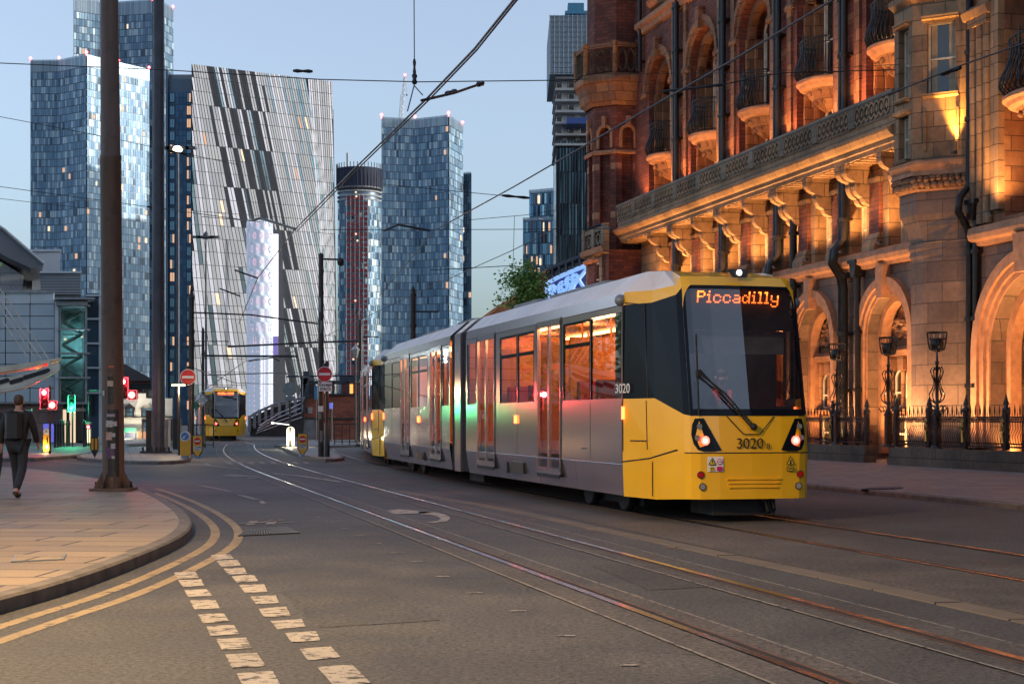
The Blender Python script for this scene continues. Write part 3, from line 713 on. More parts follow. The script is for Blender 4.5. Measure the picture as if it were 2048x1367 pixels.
        for x in (2.9,3.9,6.9,7.8,8.4):
            for y0 in (-1.15,.35):
                e=MB(); e.bbox(x-.2,x+.25,y0,y0+.85,1.28,1.38,.04); e.bbox(x+.2,x+.3,y0,y0+.85,1.3,2.0,.03); e.xf(M_).build('seat',M['seat_red'],T)
        for x in (4.5,6.2,9.0,10.66):
            for y0 in (-1.22,.42):
                e=MB(); e.bbox(x-.02,x+.02,y0,y0+.8,.9,2.72,.005); e.xf(M_).build('draught_screen',M['screen'],T)
        e=MB()
        for x in (4.55,6.15,9.05,10.65):
            for y in (-.5,.5): e.tube([(x,y,.88),(x,y,3.08)],.02,6)
        e.xf(M_).build('grab_pole',plain('orange_grab_pole',(.7,.25,.03),.4),T)
        e=MB(); e.box(2.6,5.4,-.62,.62,.10,.5); e.box(1.8,11.6,-.95,.95,.40,.82); 
        e.xf(M_).build('underframe',M['rubber'],T)
        for x in (3.1,4.9):
            for y in (-.72,.72):
                e=MB(); e.lathe(x,.33,[(.30,y-.06),(.33,y-.05),(.33,y+.05),(.30,y+.06)],18,0,True,'y'); e.xf(M_).build('wheel',M['rubber'],T)
    I=Matrix.Identity(4)
    half(I,True); nose(I,'front')
    # articulated centre and the second half, turned by the bend of the track
    B=Matrix.Translation((mid,0,0))@Matrix.Rotation(second_bend,4,'Z')@Matrix.Translation((-mid,0,0))
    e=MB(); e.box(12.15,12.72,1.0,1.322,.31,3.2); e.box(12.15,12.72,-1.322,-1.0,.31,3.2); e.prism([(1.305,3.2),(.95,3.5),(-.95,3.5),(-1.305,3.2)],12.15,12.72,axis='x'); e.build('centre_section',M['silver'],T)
    for x0,x1,MM in ((11.62,12.15,I),(12.72,13.25,B)):
        e=MB(); k=6
        for i in range(k):
            u0=x0+(x1-x0)*i/k; u1=x0+(x1-x0)*(i+1)/k; um=(u0+u1)/2
            for sg in (1,-1):
                e.quad((u0,sg*1.27,.33),(um,sg*1.21,.33),(um,sg*1.21,3.2),(u0,sg*1.27,3.2)); e.quad((um,sg*1.21,.33),(u1,sg*1.27,.33),(u1,sg*1.27,3.2),(um,sg*1.21,3.2))
        e.prism([(1.25,3.18),(.92,3.45),(-.92,3.45),(-1.25,3.18)],x0,x1,axis='x'); e.xf(MM).build('gangway_bellows',M['gangway'],T)
    e=MB(); e.box(11.8,13.1,-.9,.9,.1,.8); e.build('centre_bogie',M['rubber'],T)
    FL=B@Matrix.Translation((L,0,0))@Matrix.Rotation(math.pi,4,'Z')
    half(FL,False); 
    num=number; number=None; d0=dest; dest=None
    nose(FL,'back')
    return T
T0=(RX(20.85,0),20.85)
make_tram('tram','long silver tram with yellow cab numbered 3020 and lit Piccadilly destination sign',T0,RZ,second_bend=R(-1.6),dest='Piccadilly')
d_=Vector((-.2483,.9687))
# second vehicle coupled behind, further round the curve
e0=Vector(T0)+d_*12.43; a2=RZ+R(-1.6); e1=e0+Vector((math.cos(a2),math.sin(a2)))*12.95
make_tram('tram','second silver tram coupled close behind the Piccadilly one',(e1.x,e1.y),RZ+R(-7.0),second_bend=R(-2),detail=False,number=None)
fx,fy=trackX(101),101
make_tram('tram','distant yellow tram with red tail lamps going away down the street',(fx,fy),RZ-R(1.3),second_bend=R(0),detail=False,rear=True,number=None,dest='blur')
# ================================================================ HOTEL (local: x along the facade away from us, y out to the street, z up)
HO=(14.33,40.0)
H=thing('hotel_building','ornate red brick and terracotta hotel with orange floodlit arches and iron balconies','hotel',(*HO,0),RZ)
def arc(ac,zs,r,n=16,f=1.0): return [(ac+r*math.cos(math.pi*i/n),zs+f*r*math.sin(math.pi*i/n)) for i in range(n+1)]
def arched_wall(b,a0,a1,z0,z1,ac,r,zb,zs,depth,mi=0,ri=0,y=0.0,f=1.0,n=16):
    """wall piece a0..a1 x z0..z1 with one arched opening and its reveal"""
    A=arc(ac,zs,r,n,f)[::-1]                      # left to right
    b.quad((a0,y,z0),(ac-r,y,z0),(ac-r,y,zs),(a0,y,zs),mi); b.quad((ac+r,y,z0),(a1,y,z0),(a1,y,zs),(ac+r,y,zs),mi)
    if zb>z0: b.quad((ac-r,y,z0),(ac+r,y,z0),(ac+r,y,zb),(ac-r,y,zb),mi)
    top=[(a0,zs)]+[(a0+(a1-a0)*i/n,z1) for i in range(n+1)]+[(a1,zs)]
    L=[(a0,zs)]
    for i in range(n):
        p,q=A[i],A[i+1]; u,v=(a0+(a1-a0)*i/n,z1),(a0+(a1-a0)*(i+1)/n,z1)
        b.quad((p[0],y,p[1]),(q[0],y,q[1]),(v[0],y,v[1]),(u[0],y,u[1]),mi)
    b.add([(a0,y,zs),(ac-r,y,zs),(a0,y,z1)],[(0,1,2)],mi); b.add([(ac+r,y,zs),(a1,y,zs),(a1,y,z1)],[(0,1,2)],mi)
    ring=[(ac-r,zb)]+A+[(ac+r,zb)]
    for p,q in zip(ring,ring[1:]): b.quad((p[0],y,p[1]),(q[0],y,q[1]),(q[0],y-depth,q[1]),(p[0],y-depth,p[1]),ri)
def arch_band(b,ac,zs,r0,r1,y0,y1,zb,mi=0,n=18,f=1.0,legs=True):
    """raised arch moulding between radii r0 and r1, from y0 out to y1"""
    I=arc(ac,zs,r0,n,f); O=arc(ac,zs,r1,n,f)
    if legs: I=[(ac+r0,zb)]+I+[(ac-r0,zb)]; O=[(ac+r1,zb)]+O+[(ac-r1,zb)]
    for (i0,i1,o0,o1) in zip(I,I[1:],O,O[1:]):
        b.quad((i0[0],y1,i0[1]),(i1[0],y1,i1[1]),(o1[0],y1,o1[1]),(o0[0],y1,o0[1]),mi)
        b.quad((o0[0],y1,o0[1]),(o1[0],y1,o1[1]),(o1[0],y0,o1[1]),(o0[0],y0,o0[1]),mi)
        b.quad((i0[0],y0,i0[1]),(i1[0],y0,i1[1]),(i1[0],y1,i1[1]),(i0[0],y1,i0[1]),mi)
def profile(b,a0,a1,prof,mi=0,y=0.0):
    """moulding of constant section (out, z) run along the facade"""
    b.prism([(y+o,z) for o,z in prof],a0,a1,mi,axis='x')
def sash(a0,a1,z0,z1,y,parent=H,arch=False,mull=1,curt=True,fw=.07):
    f=MB(); f.box(a0,a0+fw,y,y+.06,z0,z1); f.box(a1-fw,a1,y,y+.06,z0,z1); f.box(a0+fw,a1-fw,y,y+.055,z0,z0+fw); 
    zt=z1
    if not arch: f.box(a0+fw,a1-fw,y,y+.055,z1-fw,z1)
    else: arch_band(f,(a0+a1)/2,z1,(a1-a0)/2-fw,(a1-a0)/2,y,y+.06,z1,legs=False,n=10)
    f.box(a0+fw,a1-fw,y+.002,y+.05,(z0+zt)/2-.03,(z0+zt)/2+.03)
    for k in range(mull): 
        a=a0+(a1-a0)*(k+1)/(mull+1); f.box(a-.03,a+.03,y+.004,y+.048,z0+fw,z1+(0 if not arch else (a1-a0)/2-fw))
    o=f.build('window',M['frame_white'],parent)
    g=MB(); pts=[(a0,z0),(a1,z0)]+([(a1,z1),(a0,z1)] if not arch else arc((a0+a1)/2,z1,(a1-a0)/2,10))
    g.poly([(p[0],y+.012,p[1]) for p in pts]); g.build('pane',M['pane'],o)
    if curt:
        c=MB()
        for s0,s1 in ((a0+fw,a0+(a1-a0)*.27),(a1-(a1-a0)*.27,a1-fw)):
            n=7
            for i in range(n):
                u,v=s0+(s1-s0)*i/n,s0+(s1-s0)*(i+1)/n; w=.012 if i%2 else .0
                c.quad((u,y+.015+(.0 if i%2 else .012),z0+fw),(v,y+.015+w,z0+fw),(v,y+.015+w,z1-.02),(u,y+.015+(.0 if i%2 else .012),z1-.02))
        c.build('curtain',M['curtain'],o)
    return o
BAYS=[9.6+5.32*k for k in range(5)]                # bay centres
A0,A1=7.0,33.3
# ---------------- ground storey: granite and sandstone with deep arches
g=MB(); r=MB()
gb=[c for c in BAYS]
edges=[6.9]+[c+2.66 for c in gb[:-1]]+[33.4]
for k,c in enumerate(gb):
    arched_wall(g,edges[k],edges[k+1],0,6.35,c,1.35,.0,4.05,.95)
    for r0,r1,y0,y1 in ((1.62,1.88,.0,.20),(1.46,1.63,-.05,.12),(1.36,1.47,-.2,.04)): arch_band(r,c,4.05,r0,r1,y0,y1,.9)
    r.prism([(c-.16,5.25),(c+.16,5.25),(c+.24,6.3),(c-.24,6.3)],.02,.32,axis='y')
    arch_band(r,c,4.05,1.12,1.36,-.72,-.38,.3)
g.build('ground_storey_wall',M['granite'],H); r.build('arch_moulding',M['stone_trim'],H)
for k,c in enumerate(gb):
    t=MB(); t.poly([(p[0],-.8,p[1]) for p in [(c-1.2,3.75),(c+1.2,3.75)]+arc(c,4.05,1.15,14)])
    for i in range(70):                            # carved relief
        q=rnd.uniform(0,math.pi); rr=1.05*math.sqrt(rnd.random()); a=c+rr*math.cos(q); z=4.0+rr*math.sin(q)
        s=rnd.uniform(.05,.13); t.lathe(a,z,[(s,-.82),(s*.9,-.74),(s*.45,-.68),(.001,-.66)],7,0,True,'y',False)
    t.build('carved_tympanum',M['terracotta'],H)
    t=MB(); profile(t,c-1.35,c+1.35,[(-.95,3.4),(-.5,3.45),(-.45,3.62),(-.6,3.75),(-.95,3.8)]); t.box(c-1.35,c+1.35,-.95,-.86,0,3.42)
    for i in range(4): t.lathe(c-1.05+.7*i,-.74,[(.09,1.75),(.07,1.9),(.07,2.9),(.12,3.0)],8); t.prism([(c-1.25+.7*i,3.0),(c-.85+.7*i,3.0),(c-.85+.7*i,3.4),(c-1.25+.7*i,3.4)],-.86,-.62,axis='y')
    profile(t,c-1.35,c+1.35,[(-.86,1.6),(-.55,1.62),(-.52,1.72),(-.86,1.76)])
    t.build('arch_screen',M['terracotta'],H)
    for i in range(3): sash(c-.97+.7*i,c-.43+.7*i,1.80,2.72,-.85,arch=True,mull=0,curt=False,fw=.05)
    sash(c-1.0,c+1.0,.35,1.5,-.85,mull=2,curt=False)
# right hand bay with the big entrance arch
g=MB(); r=MB()
arched_wall(g,-3.0,4.75,0,6.35,1.55,2.05,.0,3.3,1.0,n=22)
for r0,r1,y0,y1 in ((2.42,2.72,0,.24),(2.22,2.43,-.05,.14),(2.06,2.23,-.3,.05)): arch_band(r,1.55,3.3,r0,r1,y0,y1,.6,n=24)
r.prism([(1.3,5.35),(1.8,5.35),(1.9,6.4),(1.2,6.4)],.05,.40,axis='y'); arch_band(r,1.55,3.3,1.78,2.06,-.8,-.45,.3,n=22)
g.build('ground_storey_wall',M['granite'],H); r.build('arch_moulding',M['stone_trim'],H)
t=MB(); t.poly([(p[0],-.9,p[1]) for p in [(-.6,0),(3.7,0)]+arc(1.55,3.3,2.05,18)]); 
arch_band(t,2.45,3.05,.50,.64,-.9,-.78,2.95,legs=True,n=12); 
for rr,dd in ((.62,.06),(.52,.12)): t.lathe(1.3,4.0,[(rr,-.9),(rr,-.9+dd),(rr-.10,-.9+dd),(rr-.10,-.9)],24,0,True,'y',False)
t.build('entrance_screen',M['granite'],H)
g=MB(); g.disc((1.3,-.88,4.0),.5,24); g.poly([(p[0],-.885,p[1]) for p in arc(2.45,3.05,.5,12)]); g.build('fanlight',M['pane'],H)
sash(1.95,3.0,1.55,2.72,-.89,mull=1,curt=False,fw=.10); sash(.3,1.6,1.55,2.72,-.89,mull=1,curt=False,fw=.10); sash(1.7,2.9,.35,1.25,-.89,mull=0,curt=False,fw=.08)
# plain unseen continuation of the hotel, its end stepped to shape the windscreen reflection
c=MB(); c.box(-50,-3.0,-14,0,0,27); c.box(-70,-50,-14,-.5,0,12); c.box(-3,38,-14,-1.1,0,27); c.build('rear_block',M['brick'],H)
# string course above the ground storey
s=MB(); SP=[(0,6.28),(.16,6.30),(.20,6.40),(.36,6.46),(.40,6.60),(.36,6.78),(.22,6.84),(0,6.86)]
profile(s,-3.0,4.2,SP); profile(s,6.6,33.4,SP); s.build('string_course',M['stone_trim'],H)
# ---------------- first floor: arched lights between brick piers, under the projecting gallery
w=MB(); tr=MB()
LIG=[]
for c in BAYS:
    LIG+=[(c,.62)]
    
segs=[]
lights=[]
for k,c in enumerate(BAYS):
    for dx in (-1.33-.72*0,): pass
    lights+=[(c-1.05,.5),(c+1.05,.5)]
lights=[(a,.56) for c in BAYS for a in (c-1.33+.0,c+1.33)]
lights=[(7.95+1.0+2.66*k,.60) for k in range(9)]
ed=[7.0]+[(lights[i][0]+lights[i+1][0])/2 for i in range(8)]+[33.4]
for i,(a,rr) in enumerate(lights): arched_wall(w,ed[i],ed[i+1],6.8,9.75,a,rr,6.9,8.55,.55,0,0,n=12,f=1.3)
w.build('first_floor_wall',M['buff'],H)
w=MB()
for i in range(9):
    a=ed[i] if i else 7.3
    w=MB(); w.bbox(a-.36,a+.36,-.02,.13,7.35,9.0,.02); w.build('brick_pier',M['brick'],H)
for i in range(9):
    a=ed[i] if i else 7.3
    tr=MB(); tr.prism([(0,6.8),(.34,6.8),(.34,7.0),(.26,7.1),(.20,7.3),(.13,7.38),(0,7.38)],a-.42,a+.42,axis='x')
    tr.build('pier_base',M['buff'],H); tr=MB(); tr.bbox(a-.40,a+.40,0,.2,9.0,9.16,.02); tr.build('pier_cap',M['buff'],H)
for a,rr in lights: sash(a-rr,a+rr,6.9,8.5,-.5,arch=True,mull=1,curt=True,fw=.05)
# gallery
s=MB(); profile(s,7.0,33.4,[(0,9.62),(1.02,9.62),(1.04,9.76),(1.12,9.78),(1.14,9.90),(1.28,9.96),(1.40,10.08),(1.42,10.16),(1.30,10.20),(1.16,10.28),(1.16,10.50),(1.20,10.56),(0,10.56)])
for i in range(60):
    a=7.2+i*.44; s.box(a,a+.24,.15,.95,9.575,9.625)
s.build('gallery',M['buff'],H)
dn=MB()
for i in range(190):
    a=7.08+i*.138; dn.box(a,a+.085,1.02,1.10,9.765,9.865)
dn.build('dentil_band',M['pale_trim'],H)
bl=MB(); profile(bl,7.0,33.4,[(1.02,11.16),(1.24,11.16),(1.26,11.24),(1.20,11.34),(1.06,11.34),(1.0,11.24)])
profile(bl,7.0,33.4,[(1.04,10.555),(1.20,10.555),(1.18,10.62),(1.06,10.62)])
posts=[7.0]+[9.66+2.66*k for k in range(9)]
for p in posts[1:]: bl.bbox(p-.21,p+.21,1.0,1.25,10.57,11.2,.03)
bl.build('parapet_rail',M['grey_stone'],H)
pt=MB(); dk=MB()
def torus_ring(b,a,z,y,rx,rz,t,dep,n=14):
    for k in range(n):
        q0,q1=2*math.pi*k/n,2*math.pi*(k+1)/n
        c=lambda q,rr:(a+(rx+rr)*math.cos(q),z+(rz+rr)*math.sin(q))
        o0,o1,i0,i1=c(q0,t/2),c(q1,t/2),c(q0,-t/2),c(q1,-t/2)
        b.quad((i0[0],y,i0[1]),(i1[0],y,i1[1]),(o1[0],y,o1[1]),(o0[0],y,o0[1])); b.quad((o0[0],y,o0[1]),(o1[0],y,o1[1]),(o1[0],y-dep,o1[1]),(o0[0],y-dep,o0[1])); b.quad((i1[0],y,i1[1]),(i0[0],y,i0[1]),(i0[0],y-dep,i0[1]),(i1[0],y-dep,i1[1]))
for p,q in zip(posts,posts[1:]+[33.4]):
    n=7; st=(q-p-.42)/n
    for i in range(n):
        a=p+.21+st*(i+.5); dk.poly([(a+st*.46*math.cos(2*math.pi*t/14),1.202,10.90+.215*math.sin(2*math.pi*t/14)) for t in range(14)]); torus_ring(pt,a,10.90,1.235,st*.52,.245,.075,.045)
        pt.prism([(a,10.76),(a+.08,10.90),(a,11.04),(a-.08,10.90)],1.08,1.225,axis='y')
pt.build('interlace_panel',M['buff'],H); dk.build('painted_piercing',M['dark'],H)  # flat dark ovals painted for the shade inside the pierced holes
bk=MB(); bk.box(7,33.4,1.02,1.195,10.6,11.2); bk.build('parapet_backing',M['grey_stone'],H)
cs=[(0,9.62),(1.0,9.62),(1.02,9.48),(1.0,9.34),(.92,9.22),(.80,9.14),(.68,9.10),(.62,9.05),(.64,8.92),(.60,8.78),(.52,8.66),(.42,8.60),(.34,8.56),(.30,8.44),(.20,8.36),(0,8.33)]
for k in range(9):
    a=8.27+2.66*k
    b=MB()
    for dx in ((-.21,.21) if k%2 else (0,)):
        b.prism(cs,a+dx-.14,a+dx+.14,axis='x')
        for (o,z,rr) in ((.90,9.43,.10),(.53,8.99,.08)): b.lathe(o,z,[(rr,a+dx-.14),(rr,a+dx+.14)],10,0,True,'x')
    b.build('scroll_bracket',M['buff'],H)
# ---------------- upper storeys
w=MB(); r=MB(); pr=MB()
ue=[6.9]+[c+2.66 for c in BAYS[:-1]]+[36.2]
for k,c in enumerate(BAYS):
    arched_wall(w,ue[k],ue[k+1],10.5,19.3,c,1.45,10.5,16.35,1.05,n=18)
    for r0,r1,y0,y1 in ((1.66,1.90,0,.16),(1.46,1.67,-.06,.07)): arch_band(r,c,16.35,r0,r1,y0,y1,16.2,legs=False)
    r.prism([(c-.14,17.7),(c+.14,17.7),(c+.22,18.6),(c-.22,18.6)],.02,.30,axis='y')
    for sg in (-1,1):                              # stepped jambs of terracotta
        for i,(o,y0) in enumerate(((1.45,-.30),(1.30,-.62))):
            x0,x1=(c+sg*o,c+sg*(o-.16)); pr.box(min(x0,x1),max(x0,x1),y0-.3,y0,10.6,16.3)
            pr.tube([(c+sg*(o-.08),y0+.02,10.6),(c+sg*(o-.08),y0+.02,16.3)],.055,8)
        pr.prism([(0,16.2),(.14,16.22),(.18,16.36),(.10,16.5),(0,16.5)],min(c+sg*1.45,c+sg*2.2),max(c+sg*1.45,c+sg*2.2),axis='x')
    arch_band(pr,c,16.3,1.14,1.45,-.60,-.30,16.3,legs=False); 
w.build('upper_wall',M['brick'],H); r.build('arch_moulding',M['terracotta'],H); pr.build('jamb_shaft',M['terracotta'],H)
q=MB()
for k,c in enumerate(ue[:-1]):
    a=c if k else 7.4
    for z in (12.2,14.6): q.box(a-.62,a+.62,0,.02,z,z+.34)
    q.box(a-.9,a-.55,0,.10,10.6,19.2); q.box(a+.55,a+.9,0,.10,10.6,19.2)
q.build('stone_quoin',M['terracotta'],H)
s=MB(); profile(s,7.0,33.4,[(0,19.2),(.15,19.25),(.2,19.45),(.35,19.55),(.35,19.75),(0,19.8)]); s.build('upper_cornice',M['stone_trim'],H)
w=MB(); 
for k,c in enumerate(BAYS): arched_wall(w,ue[k],ue[k+1],19.7,27,c,1.2,20.0,23.5,.8,n=12)
w.build('upper_wall',M['brick'],H)
for k,c in enumerate(BAYS): sash(c-1.0,c+1.0,20.0,23.3,-.7,arch=True,mull=1)
bw=MB()
for c in BAYS: bw.box(c-1.5,c+1.5,-1.05,-.95,10.5,18.2)
bw.build('recess_wall',M['terracotta'],H)
for c in BAYS:
    sash(c-1.05,c-.10,13.3,16.5,-.93,arch=True,mull=0,fw=.09); sash(c+.10,c+1.05,13.3,16.5,-.93,arch=True,mull=0,fw=.09)
    sash(c-1.0,c-.35,10.9,12.2,-.93,arch=True,mull=0,curt=False,fw=.09); sash(c+.3,c+.95,10.9,12.2,-.93,arch=True,mull=0,curt=False,fw=.09)
def balcony(a,z,rad=1.2,dep=.5,h=1.35,y0=-.55,parent=H):
    """bowed stone balcony with bellied iron railing"""
    b=MB(); n=16
    def bow(rr,dd): return [(a+rr*math.cos(math.pi*i/n),y0+dd*math.sin(math.pi*i/n)) for i in range(n+1)]
    pf=[(1.0,z),(1.06,z-.05),(1.06,z-.14),(.98,z-.20),(.94,z-.30),(.80,z-.36)]
    for (f0,z0),(f1,z1) in zip(pf,pf[1:]):
        A_,B_=bow(rad*f0,(dep-y0)*f0),bow(rad*f1,(dep-y0)*f1)
        for i in range(n): b.quad((*A_[i],z0),(*A_[i+1],z0),(*B_[i+1],z1),(*B_[i],z1),0,False)
    b.poly([(*p,z) for p in bow(rad,dep-y0)]); 
    o=b.build('balcony',M['stone_trim'],parent)
    c=MB()
    pf=[(.80,z-.36),(.70,z-.42),(.62,z-.60),(.46,z-.74),(.34,z-.92),(.18,z-1.05),(.06,z-1.12)]
    for (f0,z0),(f1,z1) in zip(pf,pf[1:]):
        A_,B_=bow(rad*f0,(dep-y0)*f0),bow(rad*f1,(dep-y0)*f1)
        for i in range(n): c.quad((*A_[i],z0),(*A_[i+1],z0),(*B_[i+1],z1),(*B_[i],z1),0,True)
    for q in (.3,.5,.7):
        t=math.pi*q; 
        for zz,f in ((z-.5,.70),(z-.82,.46)): c.ball((a+rad*f*math.cos(t),y0+(dep-y0)*f*math.sin(t),zz),.10,0,8)
    c.build('corbel',M['terracotta'],o)
    f=MB()
    for i in range(23):
        t=math.pi*(i+.5)/23; ux,uy=math.cos(t),math.sin(t); pts=[]
        for s_,k in ((1.0,.93),(.86,.90),(.68,.92),(.5,.99),(.32,1.09),(.18,1.12),(.07,1.05),(0,.97)):
            pts.append((a+rad*k*ux,y0+(dep-y0)*k*uy,z+.03+(h-.05)*s_))
        f.tube(pts,.020,5)
    for k,zz,rr in ((.93,z+h,.03),(.92,z+h*.86,.018),(.97,z+.06,.025)): f.tube([(*p,zz) for p in [(a+rad*k*math.cos(math.pi*i/n),y0+(dep-y0)*k*math.sin(math.pi*i/n)) for i in range(n+1)]],rr,5)
    for t in (.02,.5,.98): f.tube([(a+rad*.93*math.cos(math.pi*t),y0+(dep-y0)*.93*math.sin(math.pi*t),z+.1),(a+rad*.93*math.cos(math.pi*t),y0+(dep-y0)*.93*math.sin(math.pi*t),z+h+.2)],.03,6)
    f.build('railing',M['iron'],o)
    return o
for c in BAYS: balcony(c,13.3)
for c in BAYS[1:]: balcony(c,20.3,1.15)
# ---------------- rainwater pipes
def pipe(a,y,z0,z1,r=.085,hop=False,bendz=None):
    b=MB()
    if bendz: b.tube([(a,y,z1),(a,y,bendz+.5),(a-.05,y+.34,bendz+.1),(a-.05,y+.40,bendz-.3),(a,y+.06,bendz-.75),(a,y,bendz-1.1),(a,y,z0)],r,8)
    else: b.tube([(a,y,z1),(a,y,z0)],r,8)
    z=z0+.4
    while z<z1: b.lathe(a,y,[(r+.045,z),(r+.045,z+.12)],8); b.box(a-.16,a+.16,0,y,z+.02,z+.10); z+=1.9
    if hop: b.prism([(a-.24,z1+.35),(a+.24,z1+.35),(a+.12,z1-.15),(a-.12,z1-.15)],y-.2,y+.2,axis='y'); b.box(a-.28,a+.28,y-.24,y+.24,z1+.3,z1+.42)
    b.build('rainwater_pipe',M['pipe'],H)
for k,c in enumerate(ue[1:-1]):
    pipe(c-.12,.24,0,9.55,.125,False,6.9); pipe(c+.24,.20,0,9.4,.095,False,6.9)
    pipe(c-.14,.24,11.2,26.5,.11); pipe(c+.20,.22,11.2,26.5,.09)
pipe(33.0,.2,17.5,27,.09); pipe(16.2,.22,0,9.6,.14,True); pipe(10.9+.35,.2,0,6.2,.10,True)
# ---------------- canted oriel on its column
OA0,OA1,OT=4.70,8.15,1.17
a1,a2=5.87,6.98
def oriel_plan(e=0.0): return [(4.70-e*.4,-.2),(4.70-e*.4,0),(a1-e*.4,OT+e),(a2+e*.4,OT+e),(8.15+e*.4,0),(8.15+e*.4,-.2)]
def oprism(b,e0,z0,e1,z1,mi=0):
    p,q=oriel_plan(e0),oriel_plan(e1); n=len(p); vs=[(*v,z0) for v in p]+[(*v,z1) for v in q]
    b.add(vs,[(i,i+1,n+i+1,n+i) for i in range(n-1)],mi); b.add(vs,[tuple(range(n)),tuple(range(n,2*n))],mi)
def wall_between(b,p,q,z0,z1,ops,dep=.25,mi=0):
    """vertical wall from p to q with rectangular openings (u0,u1,za,zb) and reveals"""
    L=math.hypot(q[0]-p[0],q[1]-p[1]); d=((q[0]-p[0])/L,(q[1]-p[1])/L); nrm=(d[1],-d[0])
    if nrm[1]*1.0+nrm[0]*-.3<0: nrm=(-nrm[0],-nrm[1])
    X=lambda u,w_,z:(p[0]+d[0]*u+nrm[0]*w_,p[1]+d[1]*u+nrm[1]*w_,z)
    us=sorted({0,L,*[o for op in ops for o in op[:2]]}); zs=sorted({z0,z1,*[o for op in ops for o in op[2:4]]})
    for u0,u1 in zip(us,us[1:]):
        for za,zb in zip(zs,zs[1:]):
            hole=any(o[0]-1e-6<=u0 and u1<=o[1]+1e-6 and o[2]-1e-6<=za and zb<=o[3]+1e-6 for o in ops)
            if not hole: b.quad(X(u0,0,za),X(u1,0,za),X(u1,0,zb),X(u0,0,zb),mi)
    for u0,u1,za,zb in ops:
        b.quad(X(u0,0,za),X(u1,0,za),X(u1,-dep,za),X(u0,-dep,za),mi); b.quad(X(u0,0,zb),X(u1,0,zb),X(u1,-dep,zb),X(u0,-dep,zb),mi)
        b.quad(X(u0,0,za),X(u0,0,zb),X(u0,-dep,zb),X(u0,-dep,za),mi); b.quad(X(u1,0,za),X(u1,0,zb),X(u1,-dep,zb),X(u1,-dep,za),mi)
    return X
w=MB(); ow=[]
pl=oriel_plan()
faces=[(pl[1],pl[2]),(pl[2],pl[3]),(pl[3],pl[4])]
trim=MB()
for fi,(p,q) in enumerate(faces):
    L=math.hypot(q[0]-p[0],q[1]-p[1]); m=L/2
    hw=.42 if fi!=1 else .30
    ops=[(m-hw,m+hw,10.85,12.95),(m-hw,m+hw,14.4,16.6),(m-hw,m+hw,17.6,19.6)]
    if fi: ops.append((m-hw,m+hw,9.05,10.35))
    X=wall_between(w,p,q,8.8,27,ops,.28)
    if not fi:
        for u0,u1 in ((m-hw-.1,m-hw),(m+hw,m+hw+.1)): trim.add([X(u0,0,9.2),X(u1,0,9.2),X(u1,0,10.4),X(u0,0,10.4),X(u0,.06,9.2),X(u1,.06,9.2),X(u1,.06,10.4),X(u0,.06,10.4)],[(4,5,6,7),(0,1,5,4),(1,2,6,5),(2,3,7,6),(3,0,4,7)])
    for op in ops:
        ww=MB(); f=.06
        u0,u1,za,zb=op
        for v in ((u0,u0+f,za,zb),(u1-f,u1,za,zb),(u0+f,u1-f,za,za+f),(u0+f,u1-f,zb-f,zb),(u0+f,u1-f,(za+zb)/2-.025,(za+zb)/2+.025)):
            ww.add([X(v[0],-.26,v[2]),X(v[1],-.26,v[2]),X(v[1],-.26,v[3]),X(v[0],-.26,v[3]),X(v[0],-.2,v[2]),X(v[1],-.2,v[2]),X(v[1],-.2,v[3]),X(v[0],-.2,v[3])],[(4,5,6,7),(0,1,5,4),(1,2,6,5),(2,3,7,6),(3,0,4,7)])
        wo=ww.build('window',M['frame_white'],H); gg=MB(); gg.quad(X(u0,-.255,za),X(u1,-.255,za),X(u1,-.255,zb),X(u0,-.255,zb)); gg.build('pane',M['pane'],wo)
        cc=MB()
        for s0,s1 in ((u0+.08,u0+.25),(u1-.25,u1-.08)): cc.quad(X(s0,-.25,za+.06),X(s1,-.25,za+.06),X(s1,-.25,zb-.06),X(s0,-.25,zb-.06))
        cc.build('curtain',M['curtain'],wo)
        for (e0,zt,th) in ((.12,zb+.02,.14),(.10,za-.12,.12)): trim.add([X(u0-e0,0,zt),X(u1+e0,0,zt),X(u1+e0,0,zt+th),X(u0-e0,0,zt+th),X(u0-e0,.14,zt+th*.3),X(u1+e0,.14,zt+th*.3),X(u1+e0,.16,zt+th),X(u0-e0,.16,zt+th)],[(4,5,6,7),(0,1,5,4),(1,2,6,5),(2,3,7,6),(3,0,4,7)])
w.build('oriel_wall',M['buff'],H)
for e0,z0,e1,z1 in ((.02,13.55,.16,13.7),(.16,13.7,.16,13.85),(.16,13.85,.02,13.95),(.02,17.1,.18,17.3),(.18,17.3,.02,17.4)): oprism(trim,e0,z0,e1,z1)
trim.build('oriel_trim',M['buff'],H)
c=MB()
for e0,z0,e1,z1 in ((.06,8.95,.16,8.90),(.16,8.82,.06,8.62),(.16,8.90,.16,8.82),(.06,8.62,.10,8.50),(-.10,8.05,-.02,8.12),(-.14,8.05,-.10,8.05)): oprism(c,e0,z0,e1,z1)
oprism(c,-.06,8.12,.0,8.5)
c.build('oriel_cornice',M['stone_trim'],H)
c=MB()
for (p,q),n in ((faces[0],9),(faces[1],7)):
    for i in range(n):
        for j in range(2):
            u=(i+.5+.3*j)/n; x,y=p[0]+(q[0]-p[0])*u,p[1]+(q[1]-p[1])*u; c.ball((x-.02,y+.02,8.22+.17*j+rnd.uniform(-.03,.03)),.11,0,6)
c.build('carved_frieze',M['terracotta'],H)
c=MB(); oprism(c,-.14,7.55,-.14,8.05); c.build('inscribed_panel',M['granite'],H)
c=MB()
pp=[(4.75,0),(5.35,.55),(5.9,.82),(6.6,.82),(7.1,.5),(7.3,0)]
def sec(k): 
    op=oriel_plan(-.14); return [(pp[i][0]*(1-k)+op[i][0]*k,pp[i][1]*(1-k)+op[i][1]*k) for i in range(6)]
